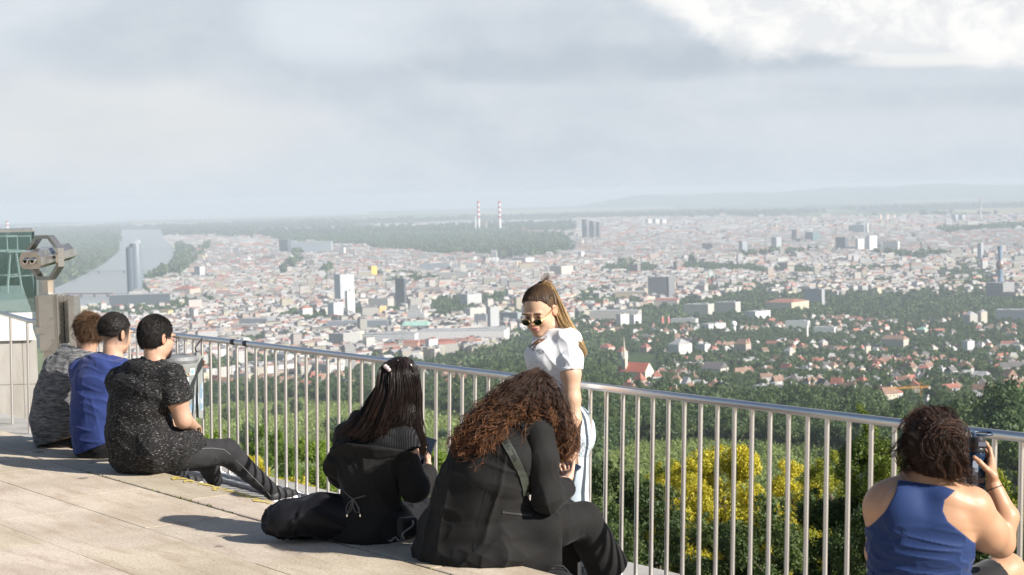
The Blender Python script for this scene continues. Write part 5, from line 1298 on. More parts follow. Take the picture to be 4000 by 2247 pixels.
tb = t.new('ShaderNodeBsdfTransparent'); tb.inputs[0].default_value = (.52, .62, .61, 1); gb = t.new('ShaderNodeBsdfGlossy'); gb.inputs['Roughness'].default_value = .02; gb.inputs[0].default_value = (.8, .9, .9, 1)
fr = t.new('ShaderNodeFresnel'); fr.inputs[0].default_value = 1.5; mx = t.new('ShaderNodeMixShader'); t.put(mx.inputs[0], t.math('MULTIPLY_ADD', fr.outputs[0], .7, .13)); t.l.new(tb.outputs[0], mx.inputs[1]); t.l.new(gb.outputs[0], mx.inputs[2]); t.l.new(mx.outputs[0], t.n['Material Output'].inputs[0])
GL = thing('glass_parapet', 'greenish glass parapet with a bright metal cap left of the telescope', 'glass balustrade', (xg-2, WY+.1, z2))
for x0, x1 in ((xg-1.52, xg), (xg-3.06, xg-1.54), (xg-4.6, xg-3.08)):
    mb = MB(); mb.box(((x0+x1)/2, WY+.12, (z2+z3)/2), (x1-x0, .016, z3-z2)); mb.build('pane', gl, GL)
mb = MB(); mb.box((xg-2.3, WY+.12, z3+.012), (4.64, .05, .045), bevel=.006); mb.build('cap', simple('cap_aluminium', (.85, .85, .85), .25, .9), GL)
mb = MB(); mb.box((xg+.012, WY+.12, (z2+z3)/2), (.02, .03, z3-z2)); mb.build('edge_strip', simple('edge_dark', (.03, .05, .05), .3), GL)
dk = MB(); 
mwh = simple('stool_white', (.75, .76, .76), .4)
def stool(label, px, Y):
    p = P(px, 1100, Y); s = thing('bar_stool', label, 'bar stool', (p[0], Y, z2+.0), .3, 'bar stools behind the glass'); zs = .55
    for sx in (-1, 1):
        for sy in (-1, 1): mb = MB(); mb.tube([(sx*.19, sy*.19, .0), (sx*.13, sy*.13, zs)], .012, 6); mb.build('leg', mwh, s, local=True)
    mb = MB(); mb.box((0, 0, zs+.015), (.36, .36, .03), bevel=.012); mb.build('seat', mwh, s, local=True)
    mb = MB(); mb.tube([(-.16, -.16, .22), (.16, -.16, .22), (.16, .16, .22), (-.16, .16, .22)], .009, 6, closed=True); mb.build('footrest', mwh, s, local=True)
    mb = MB(); mb.tube([(-.16, .17, zs), (-.16, .2, zs+.22), (.16, .2, zs+.22), (.16, .17, zs)], .011, 6); mb.build('backrest', mwh, s, local=True)
stool('white bar stool behind the glass, nearer the telescope', 82, WY+5.0)
stool('white bar stool behind the glass, at the photo edge', 30, WY+5.5)
log('terrace things')
# ------------------------------------------------------------------ sculpting with distance fields, meshed by surface nets
def smin(a, b, k):
    if k <= 1e-6: return np.minimum(a, b)
    h = np.clip(.5+.5*(b-a)/k, 0, 1); return b*(1-h)+a*h-k*h*(1-h)
def d_cone(p, a, b, ra, rb):
    a = np.asarray(a, f32); ba = np.asarray(b, f32)-a; pa = p-a; h = np.clip(pa @ ba/(ba @ ba+1e-12), 0, 1)
    return np.linalg.norm(pa-h[:, None]*ba, axis=1)-(ra+(rb-ra)*h)
def d_ell(p, c, R, r):
    q = (p-np.asarray(c, f32)) @ np.asarray(R, f32); r = np.asarray(r, f32)
    k0 = np.linalg.norm(q/r, axis=1); k1 = np.linalg.norm(q/(r*r), axis=1)+1e-9; return k0*(k0-1)/k1
def d_box(p, c, R, h, rd):
    q = np.abs((p-np.asarray(c, f32)) @ np.asarray(R, f32))-(np.asarray(h, f32)-rd)
    return np.linalg.norm(np.maximum(q, 0), axis=1)+np.minimum(q.max(axis=1), 0)-rd
def d_loft(p, st, cap=.8):
    """stations [(centre, lateral axis, half width, half depth)]"""
    best = None
    for (c0, l0, a0, b0), (c1, l1, a1, b1) in zip(st[:-1], st[1:]):
        c0 = np.asarray(c0, f32); ax = np.asarray(c1, f32)-c0; L = np.linalg.norm(ax); ax = ax/L; pa = p-c0; t = pa @ ax
        h = np.clip(t/L, 0, 1); hs = h*h*(3-2*h); e = t-h*L; a = a0+(a1-a0)*hs; b = b0+(b1-b0)*hs
        l = np.asarray(l0, f32)[None]*(1-h[:, None])+np.asarray(l1, f32)[None]*h[:, None]; l = l-(l @ ax)[:, None]*ax; l /= np.linalg.norm(l, axis=1)[:, None]
        v = np.cross(np.broadcast_to(ax, l.shape), l); q = pa-t[:, None]*ax; u = np.sum(q*l, 1); w = np.sum(q*v, 1); cc = np.minimum(a, b)*cap
        k = np.sqrt((u/a)**2+(w/b)**2+(e/cc)**2)+1e-6; g = np.sqrt((u/(a*a))**2+(w/(b*b))**2+(e/(cc*cc))**2)/k+1e-6
        d = (k-1)/g; d = np.where(k < .5, -np.minimum(a, b)*(1-k), d)
        best = d if best is None else np.minimum(best, d)
    return best
def d_prim(p, s):
    t = s[0]
    if t == 'c': return d_cone(p, *s[1:5])
    if t == 'e': return d_ell(p, *s[1:4])
    if t == 'b': return d_box(p, *s[1:5])
    if t == 'l': return d_loft(p, s[1])
def pc(a, b, ra, rb=None, k=.02): return dict(s=('c', np.asarray(a, float), np.asarray(b, float), ra, ra if rb is None else rb), k=k, op='u')
def pe(c, r, R=np.eye(3), k=.02, op='u'): return dict(s=('e', np.asarray(c, float), np.asarray(R, float), np.broadcast_to(np.asarray(r, float), (3,))), k=k, op=op)
def pb(c, h, R=np.eye(3), rd=.005, k=.01, op='u'): return dict(s=('b', np.asarray(c, float), np.asarray(R, float), np.asarray(h, float), rd), k=k, op=op)
def pl(st, k=.03): return dict(s=('l', st), k=k, op='u')
def chain(pts, k=.02):
    """[(point, radius)] -> capsules"""
    return [pc(pts[i][0], pts[i+1][0], pts[i][1], pts[i+1][1], k) for i in range(len(pts)-1)]
def grow(prims, t):
    out = []
    for q in prims:
        s = q['s']
        if s[0] == 'c': s = ('c', s[1], s[2], s[3]+t, s[4]+t)
        elif s[0] == 'e': s = ('e', s[1], s[2], s[3]+t)
        elif s[0] == 'b': s = ('b', s[1], s[2], s[3]+t, s[4]+t)
        elif s[0] == 'l': s = ('l', [(c, l, a+t, b+t) for c, l, a, b in s[1]])
        out.append(dict(s=s, k=q['k'], op=q['op']))
    return out
def bounds(prims):
    lo = np.full(3, 1e9); hi = -lo
    for q in prims:
        if q['op'] != 'u': continue
        s = q['s']
        if s[0] == 'c': pts = [(s[1], s[3]), (s[2], s[4])]
        elif s[0] == 'e': pts = [(s[1], max(s[3]))]
        elif s[0] == 'b': pts = [(s[1], np.linalg.norm(s[3]))]
        else: pts = [(c, max(a, b)) for c, l, a, b in s[1]]
        for c, r in pts: lo = np.minimum(lo, np.asarray(c)-r); hi = np.maximum(hi, np.asarray(c)+r)
    return lo, hi
def field(p, prims, cut=None, sel=None):
    d = np.full(len(p), 9.0, f32)
    for i, q in enumerate(prims):
        m = None if sel is None else sel[i]
        if m is not None:
            if not m.any(): continue
            dv = d_prim(p[m], q['s'])
            d[m] = smin(d[m], dv, q['k']) if q['op'] == 'u' else -smin(-d[m], dv, q['k'])
        else:
            dv = d_prim(p, q['s']); d = smin(d, dv, q['k']) if q['op'] == 'u' else -smin(-d, dv, q['k'])
    return d
OFFS = np.array([(i, j, k) for i in (0, 1) for j in (0, 1) for k in (0, 1)])
def sculpt(prims, h=.006, disp=None, clip=None, pad=.02, amp=.0, zmin=None):
    """mesh of the smooth union; disp(p)->outward offset, clip(p)->distance (positive is cut away)"""
    lo, hi = bounds(prims); lo = lo-pad; hi = hi+pad
    if zmin is not None: lo[2] = max(lo[2], zmin)
    B = 6; n = np.ceil((hi-lo)/(h*B)).astype(int)+1; N = n*B+1
    bc = np.stack(np.meshgrid(*[np.arange(q) for q in n], indexing='ij'), -1).reshape(-1, 3)
    ctr = (lo+(bc+.5)*B*h).astype(f32); br = B*h*.5*1.74
    def full(p, sel=None):
        d = field(p, prims, sel=sel)
        if disp is not None: d = d-disp(p)
        if clip is not None: d = np.maximum(d, clip(p))
        return d.astype(f32)
    dc = field(ctr, prims)
    if clip is not None: dc = np.maximum(dc, clip(ctr))
    act = np.abs(dc) < br*1.35+amp+.012
    V = np.repeat(np.repeat(np.repeat(np.where(dc < 0, -1., 1.).reshape(n).astype(f32), B, 0), B, 1), B, 2)
    V = np.pad(V, ((0, 1), (0, 1), (0, 1)), mode='edge')
    ab = bc[act]; ac = ctr[act]
    l = np.stack(np.meshgrid(*[np.arange(B+1)]*3, indexing='ij'), -1).reshape(-1, 3)
    idx = (ab[:, None]*B+l[None]).reshape(-1, 3); p = (lo+idx*h).astype(f32); blk = np.repeat(np.arange(len(ab)), len(l))
    sel = []
    for q in prims:
        dq = d_prim(ac, q['s']); m = (dq < br*1.6+q['k']+.03) if q['op'] == 'u' else (dq < br*1.6+q['k']+.02); sel.append(m[blk])
    V[idx[:, 0], idx[:, 1], idx[:, 2]] = full(p, sel)
    # surface nets
    S = V < 0
    cn = np.zeros(tuple(np.array(V.shape)-1), np.int8)
    for i, j, k in OFFS: cn += S[i:S.shape[0]-1+i, j:S.shape[1]-1+j, k:S.shape[2]-1+k]
    cell = (cn > 0) & (cn < 8); ci = np.argwhere(cell); vid = np.full(cell.shape, -1, np.int64); vid[cell] = np.arange(len(ci))
    acc = np.zeros((len(ci), 3)); cnt = np.zeros(len(ci))
    for a in range(8):
        for ax in range(3):
            if OFFS[a][ax] == 1: continue
            o0 = OFFS[a]; o1 = o0.copy(); o1[ax] = 1
            v0 = V[tuple((ci+o0).T)]; v1 = V[tuple((ci+o1).T)]; m = (v0 < 0) != (v1 < 0)
            tt = np.where(m, v0/(v0-v1+1e-12), 0); pt = o0+0.0*acc; pt[:, ax] = o0[ax]+tt
            acc[m] += pt[m]; cnt[m] += 1
    P_ = lo+(ci+acc/np.maximum(cnt, 1)[:, None])*h
    F = []
    for ax in range(3):
        b, c = (ax+1) % 3, (ax+2) % 3
        s0 = [slice(1, -1)]*3; s0[ax] = slice(0, -1); s1 = [slice(1, -1)]*3; s1[ax] = slice(1, None)
        A0, A1 = S[tuple(s0)], S[tuple(s1)]; e = np.argwhere(A0 != A1)
        if not len(e): continue
        base = e.copy(); base[:, b] += 1; base[:, c] += 1
        flip = A0[tuple(e.T)]
        def at(db, dc_): q = base.copy(); q[:, b] -= db; q[:, c] -= dc_; return vid[tuple(q.T)]
        quad = np.stack([at(1, 1), at(0, 1), at(0, 0), at(1, 0)], 1)
        quad[~flip] = quad[~flip][:, ::-1]; F.append(quad)
    F = np.concatenate(F); F = F[(F >= 0).all(1)]
    # pull the vertices onto the surface
    p = P_.astype(f32)
    for it in range(1):
        e = h*.5; d = full(p); g = np.stack([full(p+np.eye(3, dtype=f32)[q]*e)-d for q in range(3)], 1)/e
        g2 = np.maximum((g**2).sum(1), .2); stp = np.clip(d/g2, -h*.6, h*.6)[:, None]*g; p = p-stp
    return p, F
def sculpt_obj(name, prims, mat, parent=None, h=.006, colour=None, **k):
    V, F = sculpt(prims, h, **k); me = mesh_np(name, V, F)
    if colour is not None: set_col(me, colour(V), 'POINT')
    return link(name, me, mat, parent)
# ------------------------------------------------------------------ body parts
class Head:
    """skull and face; c = middle of the head, fwd = where the face looks, up = crown"""
    def __init__(s, c, fwd, up=(0, 0, 1), sc=1.0, ear=1.0):
        s.c = np.asarray(c, float); s.f = unit(fwd); u = np.asarray(up, float); s.u = unit(u-s.f*(u @ s.f)); s.r = np.cross(s.f, s.u); s.sc = sc; s.R = np.stack([s.r, s.f, s.u], 1)
        w = s.w; S = lambda *q: tuple(x*sc for x in q); R = s.R; P_ = []
        P_.append(pe(w(0, -.012, .035), S(.075, .094, .086), R)); P_.append(pe(w(0, .030, -.022), S(.062, .064, .088), R, k=.03*sc))
        P_.append(pe(w(0, .046, -.072), S(.046, .044, .036), R, k=.025*sc)); P_.append(pe(w(0, .074, -.098), S(.021, .018, .016), R, k=.02*sc))
        for q in (-1, 1):
            P_.append(pe(w(q*.036, .056, -.036), S(.026, .030, .026), R, k=.02*sc)); P_.append(pe(w(q*.050, .012, -.062), S(.014, .034, .030), R, k=.03*sc))
            P_.append(pe(w(q*.030, .087, .017), S(.026, .012, .009), R, k=.012*sc))
        for q in (-1, 1): P_.append(pe(w(q*.031, .101, -.002), S(.019, .014, .012), R, k=.012*sc, op='s'))
        for q in (-1, 1): P_.append(pe(w(q*.031, .079, -.002), S(.0125, .0125, .0125), R, k=.003*sc))
        P_.append(pc(w(0, .092, .012), w(0, .114, -.026), .0075*sc, .0105*sc, k=.012*sc))
        for q in (-1, 1): P_.append(pe(w(q*.011, .104, -.031), S(.008, .009, .007), R, k=.006*sc))
        P_.append(pe(w(0, .096, -.056), S(.023, .011, .0065), R, k=.006*sc)); P_.append(pe(w(0, .094, -.0685), S(.019, .011, .0075), R, k=.006*sc))
        P_.append(pe(w(0, .110, -.0625), S(.021, .010, .0022), R, k=.003*sc, op='s'))
        for q in (-1, 1):
            Re = R @ np.array([[math.cos(q*.35), -math.sin(q*.35), 0], [math.sin(q*.35), math.cos(q*.35), 0], [0, 0, 1]])
            P_.append(pe(w(q*.079, -.008, -.008), S(.0075*ear, .019*ear, .031*ear), Re, k=.006*sc)); P_.append(pe(w(q*.086, -.004, -.004), S(.005, .010, .017), Re, k=.004*sc, op='s'))
        s.prims = P_
    def w(s, x, y, z): return s.c+(s.r*x+s.f*y+s.u*z)*s.sc
    def local(s, p): return ((np.asarray(p)-s.c) @ s.R)/s.sc
def skin_col(base, heads=(), lip=(.45, .17, .14), brow=None, red=()):
    base = np.array(base)
    def fn(V):
        c = np.tile(base, (len(V), 1))*(1+.05*vnoise(V, 30, 2)+.04*vnoise(V, 9, 3))[:, None]
        for H in heads:
            q = H.local(V); near = np.linalg.norm(q, axis=1) < .16
            def spot(cx, cy, cz, rx, ry, rz, col, a=1.0):
                e = ((q[:, 0]-cx)/rx)**2+((q[:, 1]-cy)/ry)**2+((q[:, 2]-cz)/rz)**2; m = (np.clip(1.25-e, 0, .5)*2*a*near)[:, None]
                c[:] = c*(1-m)+np.array(col)*m
            spot(0, .10, -.0625, .024, .02, .014, lip, .8)
            for s_ in (-1, 1):
                spot(s_*.036, .075, -.035, .022, .03, .02, base*np.array((1.02, .80, .76)), .5); spot(s_*.082, 0, -.005, .016, .03, .035, base*np.array((1.05, .72, .65)), .6)
                spot(s_*.031, .092, -.002, .013, .012, .0055, (.03, .02, .015), 1.0)
                if brow is not None: spot(s_*.031, .095, .0195, .021, .02, .0048, brow, .9)
            spot(0, .118, -.028, .012, .014, .012, base*np.array((1.03, .82, .78)), .5)
        return np.clip(c, 0, 1)
    return fn
def skin_mat():
    m, t, b = new_mat('skin'); at = t.new('ShaderNodeAttribute', attribute_name='Col').outputs[0]; co = t.new('ShaderNodeTexCoord').outputs['Object']
    n = t.noise(co, 90, 4, .6); n2 = t.noise(co, 14, 4, .6)
    c = t.mix(t.smooth(n2, .35, .7)*.22, at, t.mix(1.0, at, (1.0, .80, .74), 'MULTIPLY'))
    t.put(b.inputs['Base Color'], c); b.inputs['Roughness'].default_value = .46; b.inputs['Specular IOR Level'].default_value = .4
    b.inputs['Subsurface Weight'].default_value = .12; b.inputs['Subsurface Radius'].default_value = (.012, .004, .002); b.inputs['Subsurface Scale'].default_value = 1.0
    t.put(b.inputs['Normal'], t.bump(n, .15, .002)); return m
SKIN = skin_mat()
def hand(wrist, d, n, tv, curl=(.5, .5, .5, .5), thumb=(.5, .7, .3), tbend=.5, sc=1.0, spread=.12, rr=1.0):
    """wrist point, d towards the fingers, n where the palm faces, tv thumb side; curl per finger (radians per joint)"""
    w = np.asarray(wrist, float); d = unit(d); n = unit(np.asarray(n, float)-d*(np.asarray(n, float) @ d)); t = np.cross(d, n); t = t if t @ np.asarray(tv, float) > 0 else -t
    R = np.stack([t, d, n], 1); P_ = [pb(w+(d*.052+n*.002)*sc, np.array((.039, .046, .0135))*sc, R, .012*sc, k=.014), pe(w+(d*.04+t*.024+n*.010)*sc, np.array((.017, .030, .014))*sc, R, k=.014)]
    base = [(.030, .092, .072, .0088), (.0105, .098, .080, .0090), (-.010, .094, .074, .0086), (-.029, .086, .058, .0076)]
    for i, (a, b, L, r) in enumerate(base):
        p = w+(t*a+d*b)*sc; dd = unit(d+t*(a*spread/.03)); ang = 0; r = r*rr
        for j, f in enumerate((.44, .30, .26)):
            cj = curl[i] if not hasattr(curl[i], '__len__') else curl[i][j]
            ang += cj; v = dd*math.cos(ang)+n*math.sin(ang); q = p+v*L*f*sc; P_.append(pc(p, q, r*(1-.10*j)*sc, r*(1-.10*(j+1))*sc, k=.004)); p = q
    p = w+(d*.022+t*.030)*sc; v = unit(d*thumb[0]+t*thumb[1]+n*thumb[2]); q = p+v*.040*sc; P_.append(pc(p, q, .0125*sc, .0102*sc, k=.012))
    v2 = unit(v+(n*.4+d*.8)*tbend); q2 = q+v2*.031*sc; P_.append(pc(q, q2, .0102*sc, .0092*sc, k=.004)); q3 = q2+unit(v2+n*.25*tbend)*.023*sc; P_.append(pc(q2, q3, .0090*sc, .0070*sc, k=.004))
    return P_
def folds(axis, across, scale=22.0, amp=.004, seed=0, stretch=.25, mask=None):
    """ridged cloth folds running along axis"""
    ax = unit(axis); b = unit(np.asarray(across, float)-ax*(np.asarray(across, float) @ ax)); c = np.cross(ax, b); Mx = np.stack([ax*stretch, b, c*.8], 1).astype(f32)
    def fn(p):
        q = p @ Mx; wv = vnoise(q, scale*.45, seed+7)*.6
        n = vnoise(q+wv[:, None]*.03, scale, seed); r = (1-np.abs(n)*2.0); r = np.where(r > 0, r*r, r*.35)
        v = amp*r
        return v*mask(p) if mask is not None else v
    return fn
def adddisp(*fs):
    return lambda p: sum(f(p) for f in fs)
def ballmask(c, r, soft=.6):
    c = np.asarray(c, f32)
    return lambda p: np.clip((1-np.linalg.norm(p-c, axis=1)/r)/soft, 0, 1)
def plane(pt, nrm):
    """positive on the side the normal points to"""
    pt = np.asarray(pt, f32); nrm = unit(nrm).astype(f32); return lambda p: (p-pt) @ nrm
def cmax(*fs):
    def fn(p):
        d = fs[0](p)
        for f in fs[1:]: d = np.maximum(d, f(p))
        return d
    return fn
def cmin(*fs):
    def fn(p):
        d = fs[0](p)
        for f in fs[1:]: d = np.minimum(d, f(p))
        return d
    return fn
def cloth_mat(name, col, rough=.85, weave=600, bump=.25, var=.10, extra=None, sheen=.15, big=6.0):
    m, t, b = new_mat(name); co = t.new('ShaderNodeTexCoord').outputs['Object']; n = t.noise(co, big, 5, .6); w = t.noise(co, weave*.5, 2, .6)
    c = t.mix(t.smooth(n, .3, .7), tuple(x*(1-var) for x in col), tuple(min(1, x*(1+var)) for x in col))
    c = t.mix(t.smooth(w, .35, .65)*.3, c, tuple(x*.6 for x in col))
    if extra: c = extra(t, co, c)
    t.put(b.inputs['Base Color'], c); b.inputs['Roughness'].default_value = rough; b.inputs['Specular IOR Level'].default_value = .22; b.inputs['Sheen Weight'].default_value = sheen; b.inputs['Sheen Roughness'].default_value = .45
    t.put(b.inputs['Normal'], t.bump(w*.5+t.noise(co, 45, 4, .6), bump, .003)); return m
def hair_mat(name, c0, c1, rough=.38, tip=None):
    m, t, b = new_mat(name); at = t.new('ShaderNodeAttribute', attribute_name='Strand').outputs['Fac']; at2 = t.new('ShaderNodeAttribute', attribute_name='Along').outputs['Fac']
    c = t.mix(at, c0, c1)
    if tip is not None: c = t.mix(t.smooth(Ex(t, at2), .25, .95)*t.smooth(Ex(t, at), .25, .85), c, t.mix(at, tuple(x*.7 for x in tip), tip))
    t.put(b.inputs['Base Color'], c); b.inputs['Roughness'].default_value = rough; b.inputs['Specular IOR Level'].default_value = .35
    return m
def strands_obj(name, paths, r0, r1, mat, parent, sides=3, power=1.5, base=None, seed=0):
    """one hair mesh: strands plus an optional solid under-layer (V, F)"""
    V, F = tubes_np(paths, r0, r1, sides, power); S, T = paths.shape[:2]; g = np.random.default_rng(seed)
    sv = np.repeat(g.random(S), T*sides); al = np.tile(np.repeat(np.linspace(0, 1, T), sides), S)
    if base is not None:
        bV, bF = base; F = np.concatenate([F, bF+len(V)]); V = np.concatenate([V, bV]); sv = np.concatenate([sv, .45+.3*vnoise(bV, 60, 3)]); al = np.concatenate([al, np.full(len(bV), .1)])
    me = mesh_np(name, V, F)
    for nm, d in (('Strand', sv), ('Along', al)): a = me.attributes.new(nm, 'FLOAT', 'POINT'); a.data.foreach_set('value', d.astype(f32))
    return link(name, me, mat, parent)
def body_obj(name, label, prims, colour, h, pos):
    V, F = sculpt(prims, h); me = mesh_np(name, V-np.asarray(pos), F); set_col(me, colour(V), 'POINT')
    o = link(name, me, SKIN); o.location = pos; return tag(o, label, 'person')
# ------------------------------------------------------------------ people
def two(*ms):
    V = np.concatenate([m[0] for m in ms]); o = np.cumsum([0]+[len(m[0]) for m in ms[:-1]]); return V, np.concatenate([m[1]+k for m, k in zip(ms, o)])
class Fr:
    def __init__(s, Y0): s.Y = Y0; s.k = Y0/FPX
    def __call__(s, px, py, dy=0.0): return P(px, py, s.Y+dy)
def hv(x, y): return unit((x, y, 0))
def cap_hair(H, clip, grow_=.010, extra=(), h=.005, amp=.006, seed=0):
    """close-fitting hair under-layer; clip(local p) positive where there is no hair"""
    pr = [pe(H.w(0, -.012, .035), np.array((.075, .094, .086))*H.sc+grow_, H.R), pe(H.w(0, -.035, -.005), np.array((.066, .066, .075))*H.sc+grow_, H.R, k=.03)]+list(extra)
    V, F = sculpt(pr, h, disp=lambda p: amp*vnoise(p, 55, seed)+amp*.5*vnoise(p, 140, seed+1), clip=(lambda p: clip(H.local(p))*H.sc+.004*vnoise(p, 55, 77)+.003*vnoise(p, 150, 78)) if clip else None, amp=amp)
    return V, F
def tuft(H, base, n, length, flow, mat, name, parent, lift=.35, r=.0011, seed=0, wild=.25, T=5, clip=None):
    """short strands growing from the under-layer"""
    V, F = base; g = np.random.default_rng(seed); Nn = np.zeros_like(V); a = V[F]
    fn = np.cross(a[:, 1]-a[:, 0], a[:, 3]-a[:, 0]); 
    for q in range(4): np.add.at(Nn, F[:, q], fn)
    Nn /= np.linalg.norm(Nn, axis=1)[:, None]+1e-9
    cen = H.c; sgn = np.sign(np.mean(np.sum(Nn*(V-cen), 1))); Nn *= sgn
    ok = np.where(np.sum(Nn*(V-cen), 1) > .02)[0]; pick = g.choice(ok, n); p = V[pick]; nn = Nn[pick]
    fl = np.array([flow(q) for q in H.local(p)]) @ H.R.T if callable(flow) else np.tile(np.asarray(flow) @ H.R.T, (n, 1))
    fl = fl-nn*np.sum(fl*nn, 1)[:, None]; fl /= np.linalg.norm(fl, axis=1)[:, None]+1e-6
    cl = np.stack([vnoise(p, 60, seed+q) for q in range(3)], 1)
    d0 = nn*lift+fl+cl*wild+g.normal(size=(n, 3))*wild*.6; d0 /= np.linalg.norm(d0, axis=1)[:, None]
    L = length*g.uniform(.6, 1.25, n)[:, None]; paths = np.stack([p+d0*L*(q/(T-1))+fl*L*.25*(q/(T-1))**2-nn*(.1*lift)*L*(q/(T-1))**2 for q in range(T)], 1)
    return strands_obj(name, paths, r, r*.35, mat, parent, 3, 1.3, base, seed)
def guide_strands(guides, n, seed, spread=(.012, .018), clump=90, wave=.004, jitter_end=.02, T=24, curl=None):
    """strands blended between neighbouring guide polylines (each a list of points)"""
    g = np.random.default_rng(seed); G_ = np.array(guides, float); m, K, _ = G_.shape
    tt = np.linspace(0, K-1, T); out = np.empty((n, T, 3))
    ck = g.uniform(0, m-1, clump); cnoise = g.normal(size=(clump, 3)); cl = g.integers(0, clump, n)
    s = np.clip(ck[cl]+g.normal(0, .09, n), 0, m-1.0001); i = s.astype(int); f = (s-i)[:, None, None]
    base = G_[i]*(1-f)+G_[np.minimum(i+1, m-1)]*f
    # smooth resample (Catmull-Rom)
    i0 = np.clip(np.floor(tt).astype(int), 0, K-2); u = (tt-i0)[None, :, None]
    p0 = base[:, np.maximum(i0-1, 0)]; p1 = base[:, i0]; p2 = base[:, i0+1]; p3 = base[:, np.minimum(i0+2, K-1)]
    out = .5*((2*p1)+(-p0+p2)*u+(2*p0-5*p1+4*p2-p3)*u*u+(-p0+3*p1-3*p2+p3)*u**3)
    a = np.linspace(0, 1, T)[None, :, None]
    tight = curl is not None; off = (cnoise[cl]*(.95 if tight else .7)+g.normal(size=(n, 3))*(.20 if tight else .55))[:, None, :]; out = out+off*(spread[0]*(1-a)+spread[1]*a)
    ph = g.uniform(0, 6.28, n)[:, None]; out[..., 0] += wave*np.sin(a[..., 0]*9+ph); out[..., 1] += wave*np.cos(a[..., 0]*8+ph*1.3)
    endl = g.uniform(1-jitter_end*8, 1.0, n)[:, None, None]; 
    if curl is not None:
        r0, r1, turns = curl; t_ = np.gradient(out, axis=1); t_ /= np.linalg.norm(t_, axis=2, keepdims=True)+1e-9
        u_ = np.cross(t_, np.array([.3, .2, .93])); u_ /= np.linalg.norm(u_, axis=2, keepdims=True)+1e-9; w_ = np.cross(t_, u_)
        cph = g.uniform(0, 6.28, clump)[cl]+g.normal(0, .35, n); tn = (turns*g.uniform(.75, 1.3, clump))[cl][:, None]; dirn = np.where(g.random(clump) < .5, -1, 1)[cl][:, None]
        an = cph[:, None]+dirn*tn*6.283*a[..., 0]**1.1; R = (r0+(r1-r0)*np.clip(a[..., 0]*1.6, 0, 1))*g.uniform(.6, 1.3, clump)[cl][:, None]
        out = out+(u_*np.cos(an)[..., None]+w_*np.sin(an)[..., None])*R[..., None]
    return out
BLK_HAIR = hair_mat('hair_black', (.006, .005, .005), (.020, .016, .014), .6)
BRN_HAIR = hair_mat('hair_brown_short', (.045, .024, .013), (.17, .095, .05), .6)
SK1 = (.50, .31, .22); SK2 = (.47, .29, .205); SK3 = (.55, .355, .26); SK4 = (.55, .355, .245)
DARKC = np.array((.012, .012, .013))
def raycast_proj(obj_meshes):
    Vs = []; Fs = []; n = 0
    for me in obj_meshes:
        v = np.empty(len(me.vertices)*3, f32); me.vertices.foreach_get('co', v); v = v.reshape(-1, 3); Vs.append(v); Fs += [[i+n for i in p.vertices] for p in me.polygons]; n += len(v)
    V = np.concatenate(Vs); return BVHTree.FromPolygons([Vector(v.tolist()) for v in V], Fs)
def decal(V, F, bvh, org, ax, ay, az, name, mat, parent, off=.0018, thick=True, sub=1):
    """lay a flat shape onto a surface: (x, y) along ax, ay, cast against az"""
    bm = bmesh.new(); vs = [bm.verts.new((*v[:2], 0)) for v in V]
    for f in F:
        try: bm.faces.new([vs[i] for i in f])
        except ValueError: pass
    if sub: bmesh.ops.subdivide_edges(bm, edges=bm.edges[:], cuts=sub, use_grid_fill=True)
    bmesh.ops.triangulate(bm, faces=bm.faces[:]); bm.verts.index_update(); W = []
    ax, ay, az = unit(ax), unit(ay), unit(az)
    for v in bm.verts:
        p = np.asarray(org)+ax*v.co.x+ay*v.co.y+az*.25; h = bvh.ray_cast(Vector(p), Vector(-az), .6)
        W.append(np.array(h[0])+np.array(h[1])*off if h[0] is not None else np.asarray(org)+ax*v.co.x+ay*v.co.y)
    Fc = [[q.index for q in f.verts] for f in bm.faces]; bm.free()
    return link(name, mesh_np(name, np.array(W), Fc, smooth=True), mat, parent)
def shoe(ankle, toe, mat, sole, parent, sc=1.0, h=.006):
    a, b = np.asarray(ankle, float), np.asarray(toe, float); d = b-a; d[2] = 0; d = unit(d); L = .25*sc; z = b[2]
    heel = np.array((a[0], a[1], z))-d*.05; tip = heel+d*L
    R = np.stack([np.cross(d, (0, 0, 1)), d, (0, 0, 1)], 1)
    pr = [pc(heel+(0, 0, .035), heel+d*L*.55+(0, 0, .040), .036*sc, .040*sc), pc(heel+d*L*.5+(0, 0, .036), tip-d*.035+(0, 0, .024), .040*sc, .030*sc, k=.02), pc(heel+d*.03+(0, 0, .05), a+(0, 0, .05), .036*sc, .034*sc, k=.03)]
    zf = z-.008
    o = sculpt_obj('shoe', pr, mat, parent, h, clip=plane((0, 0, zf+.016), (0, 0, -1)))
    ps = [pb(heel+d*(L*.5-.02)+(0, 0, .004), np.array((.042*sc, L*.5+.012, .014)), R, .012, k=.001)]
    link('sole', mesh_np('sole', *sculpt(ps, .005)), sole, o); return o
RUB = simple('sole_rubber', (.62, .61, .60), .7); RUBD = simple('sole_dark', (.04, .04, .045), .7); SHB = simple('shoe_black', (.02, .02, .022), .6, bump=.2)
LACE = simple('lace_white', (.75, .74, .72), .8)
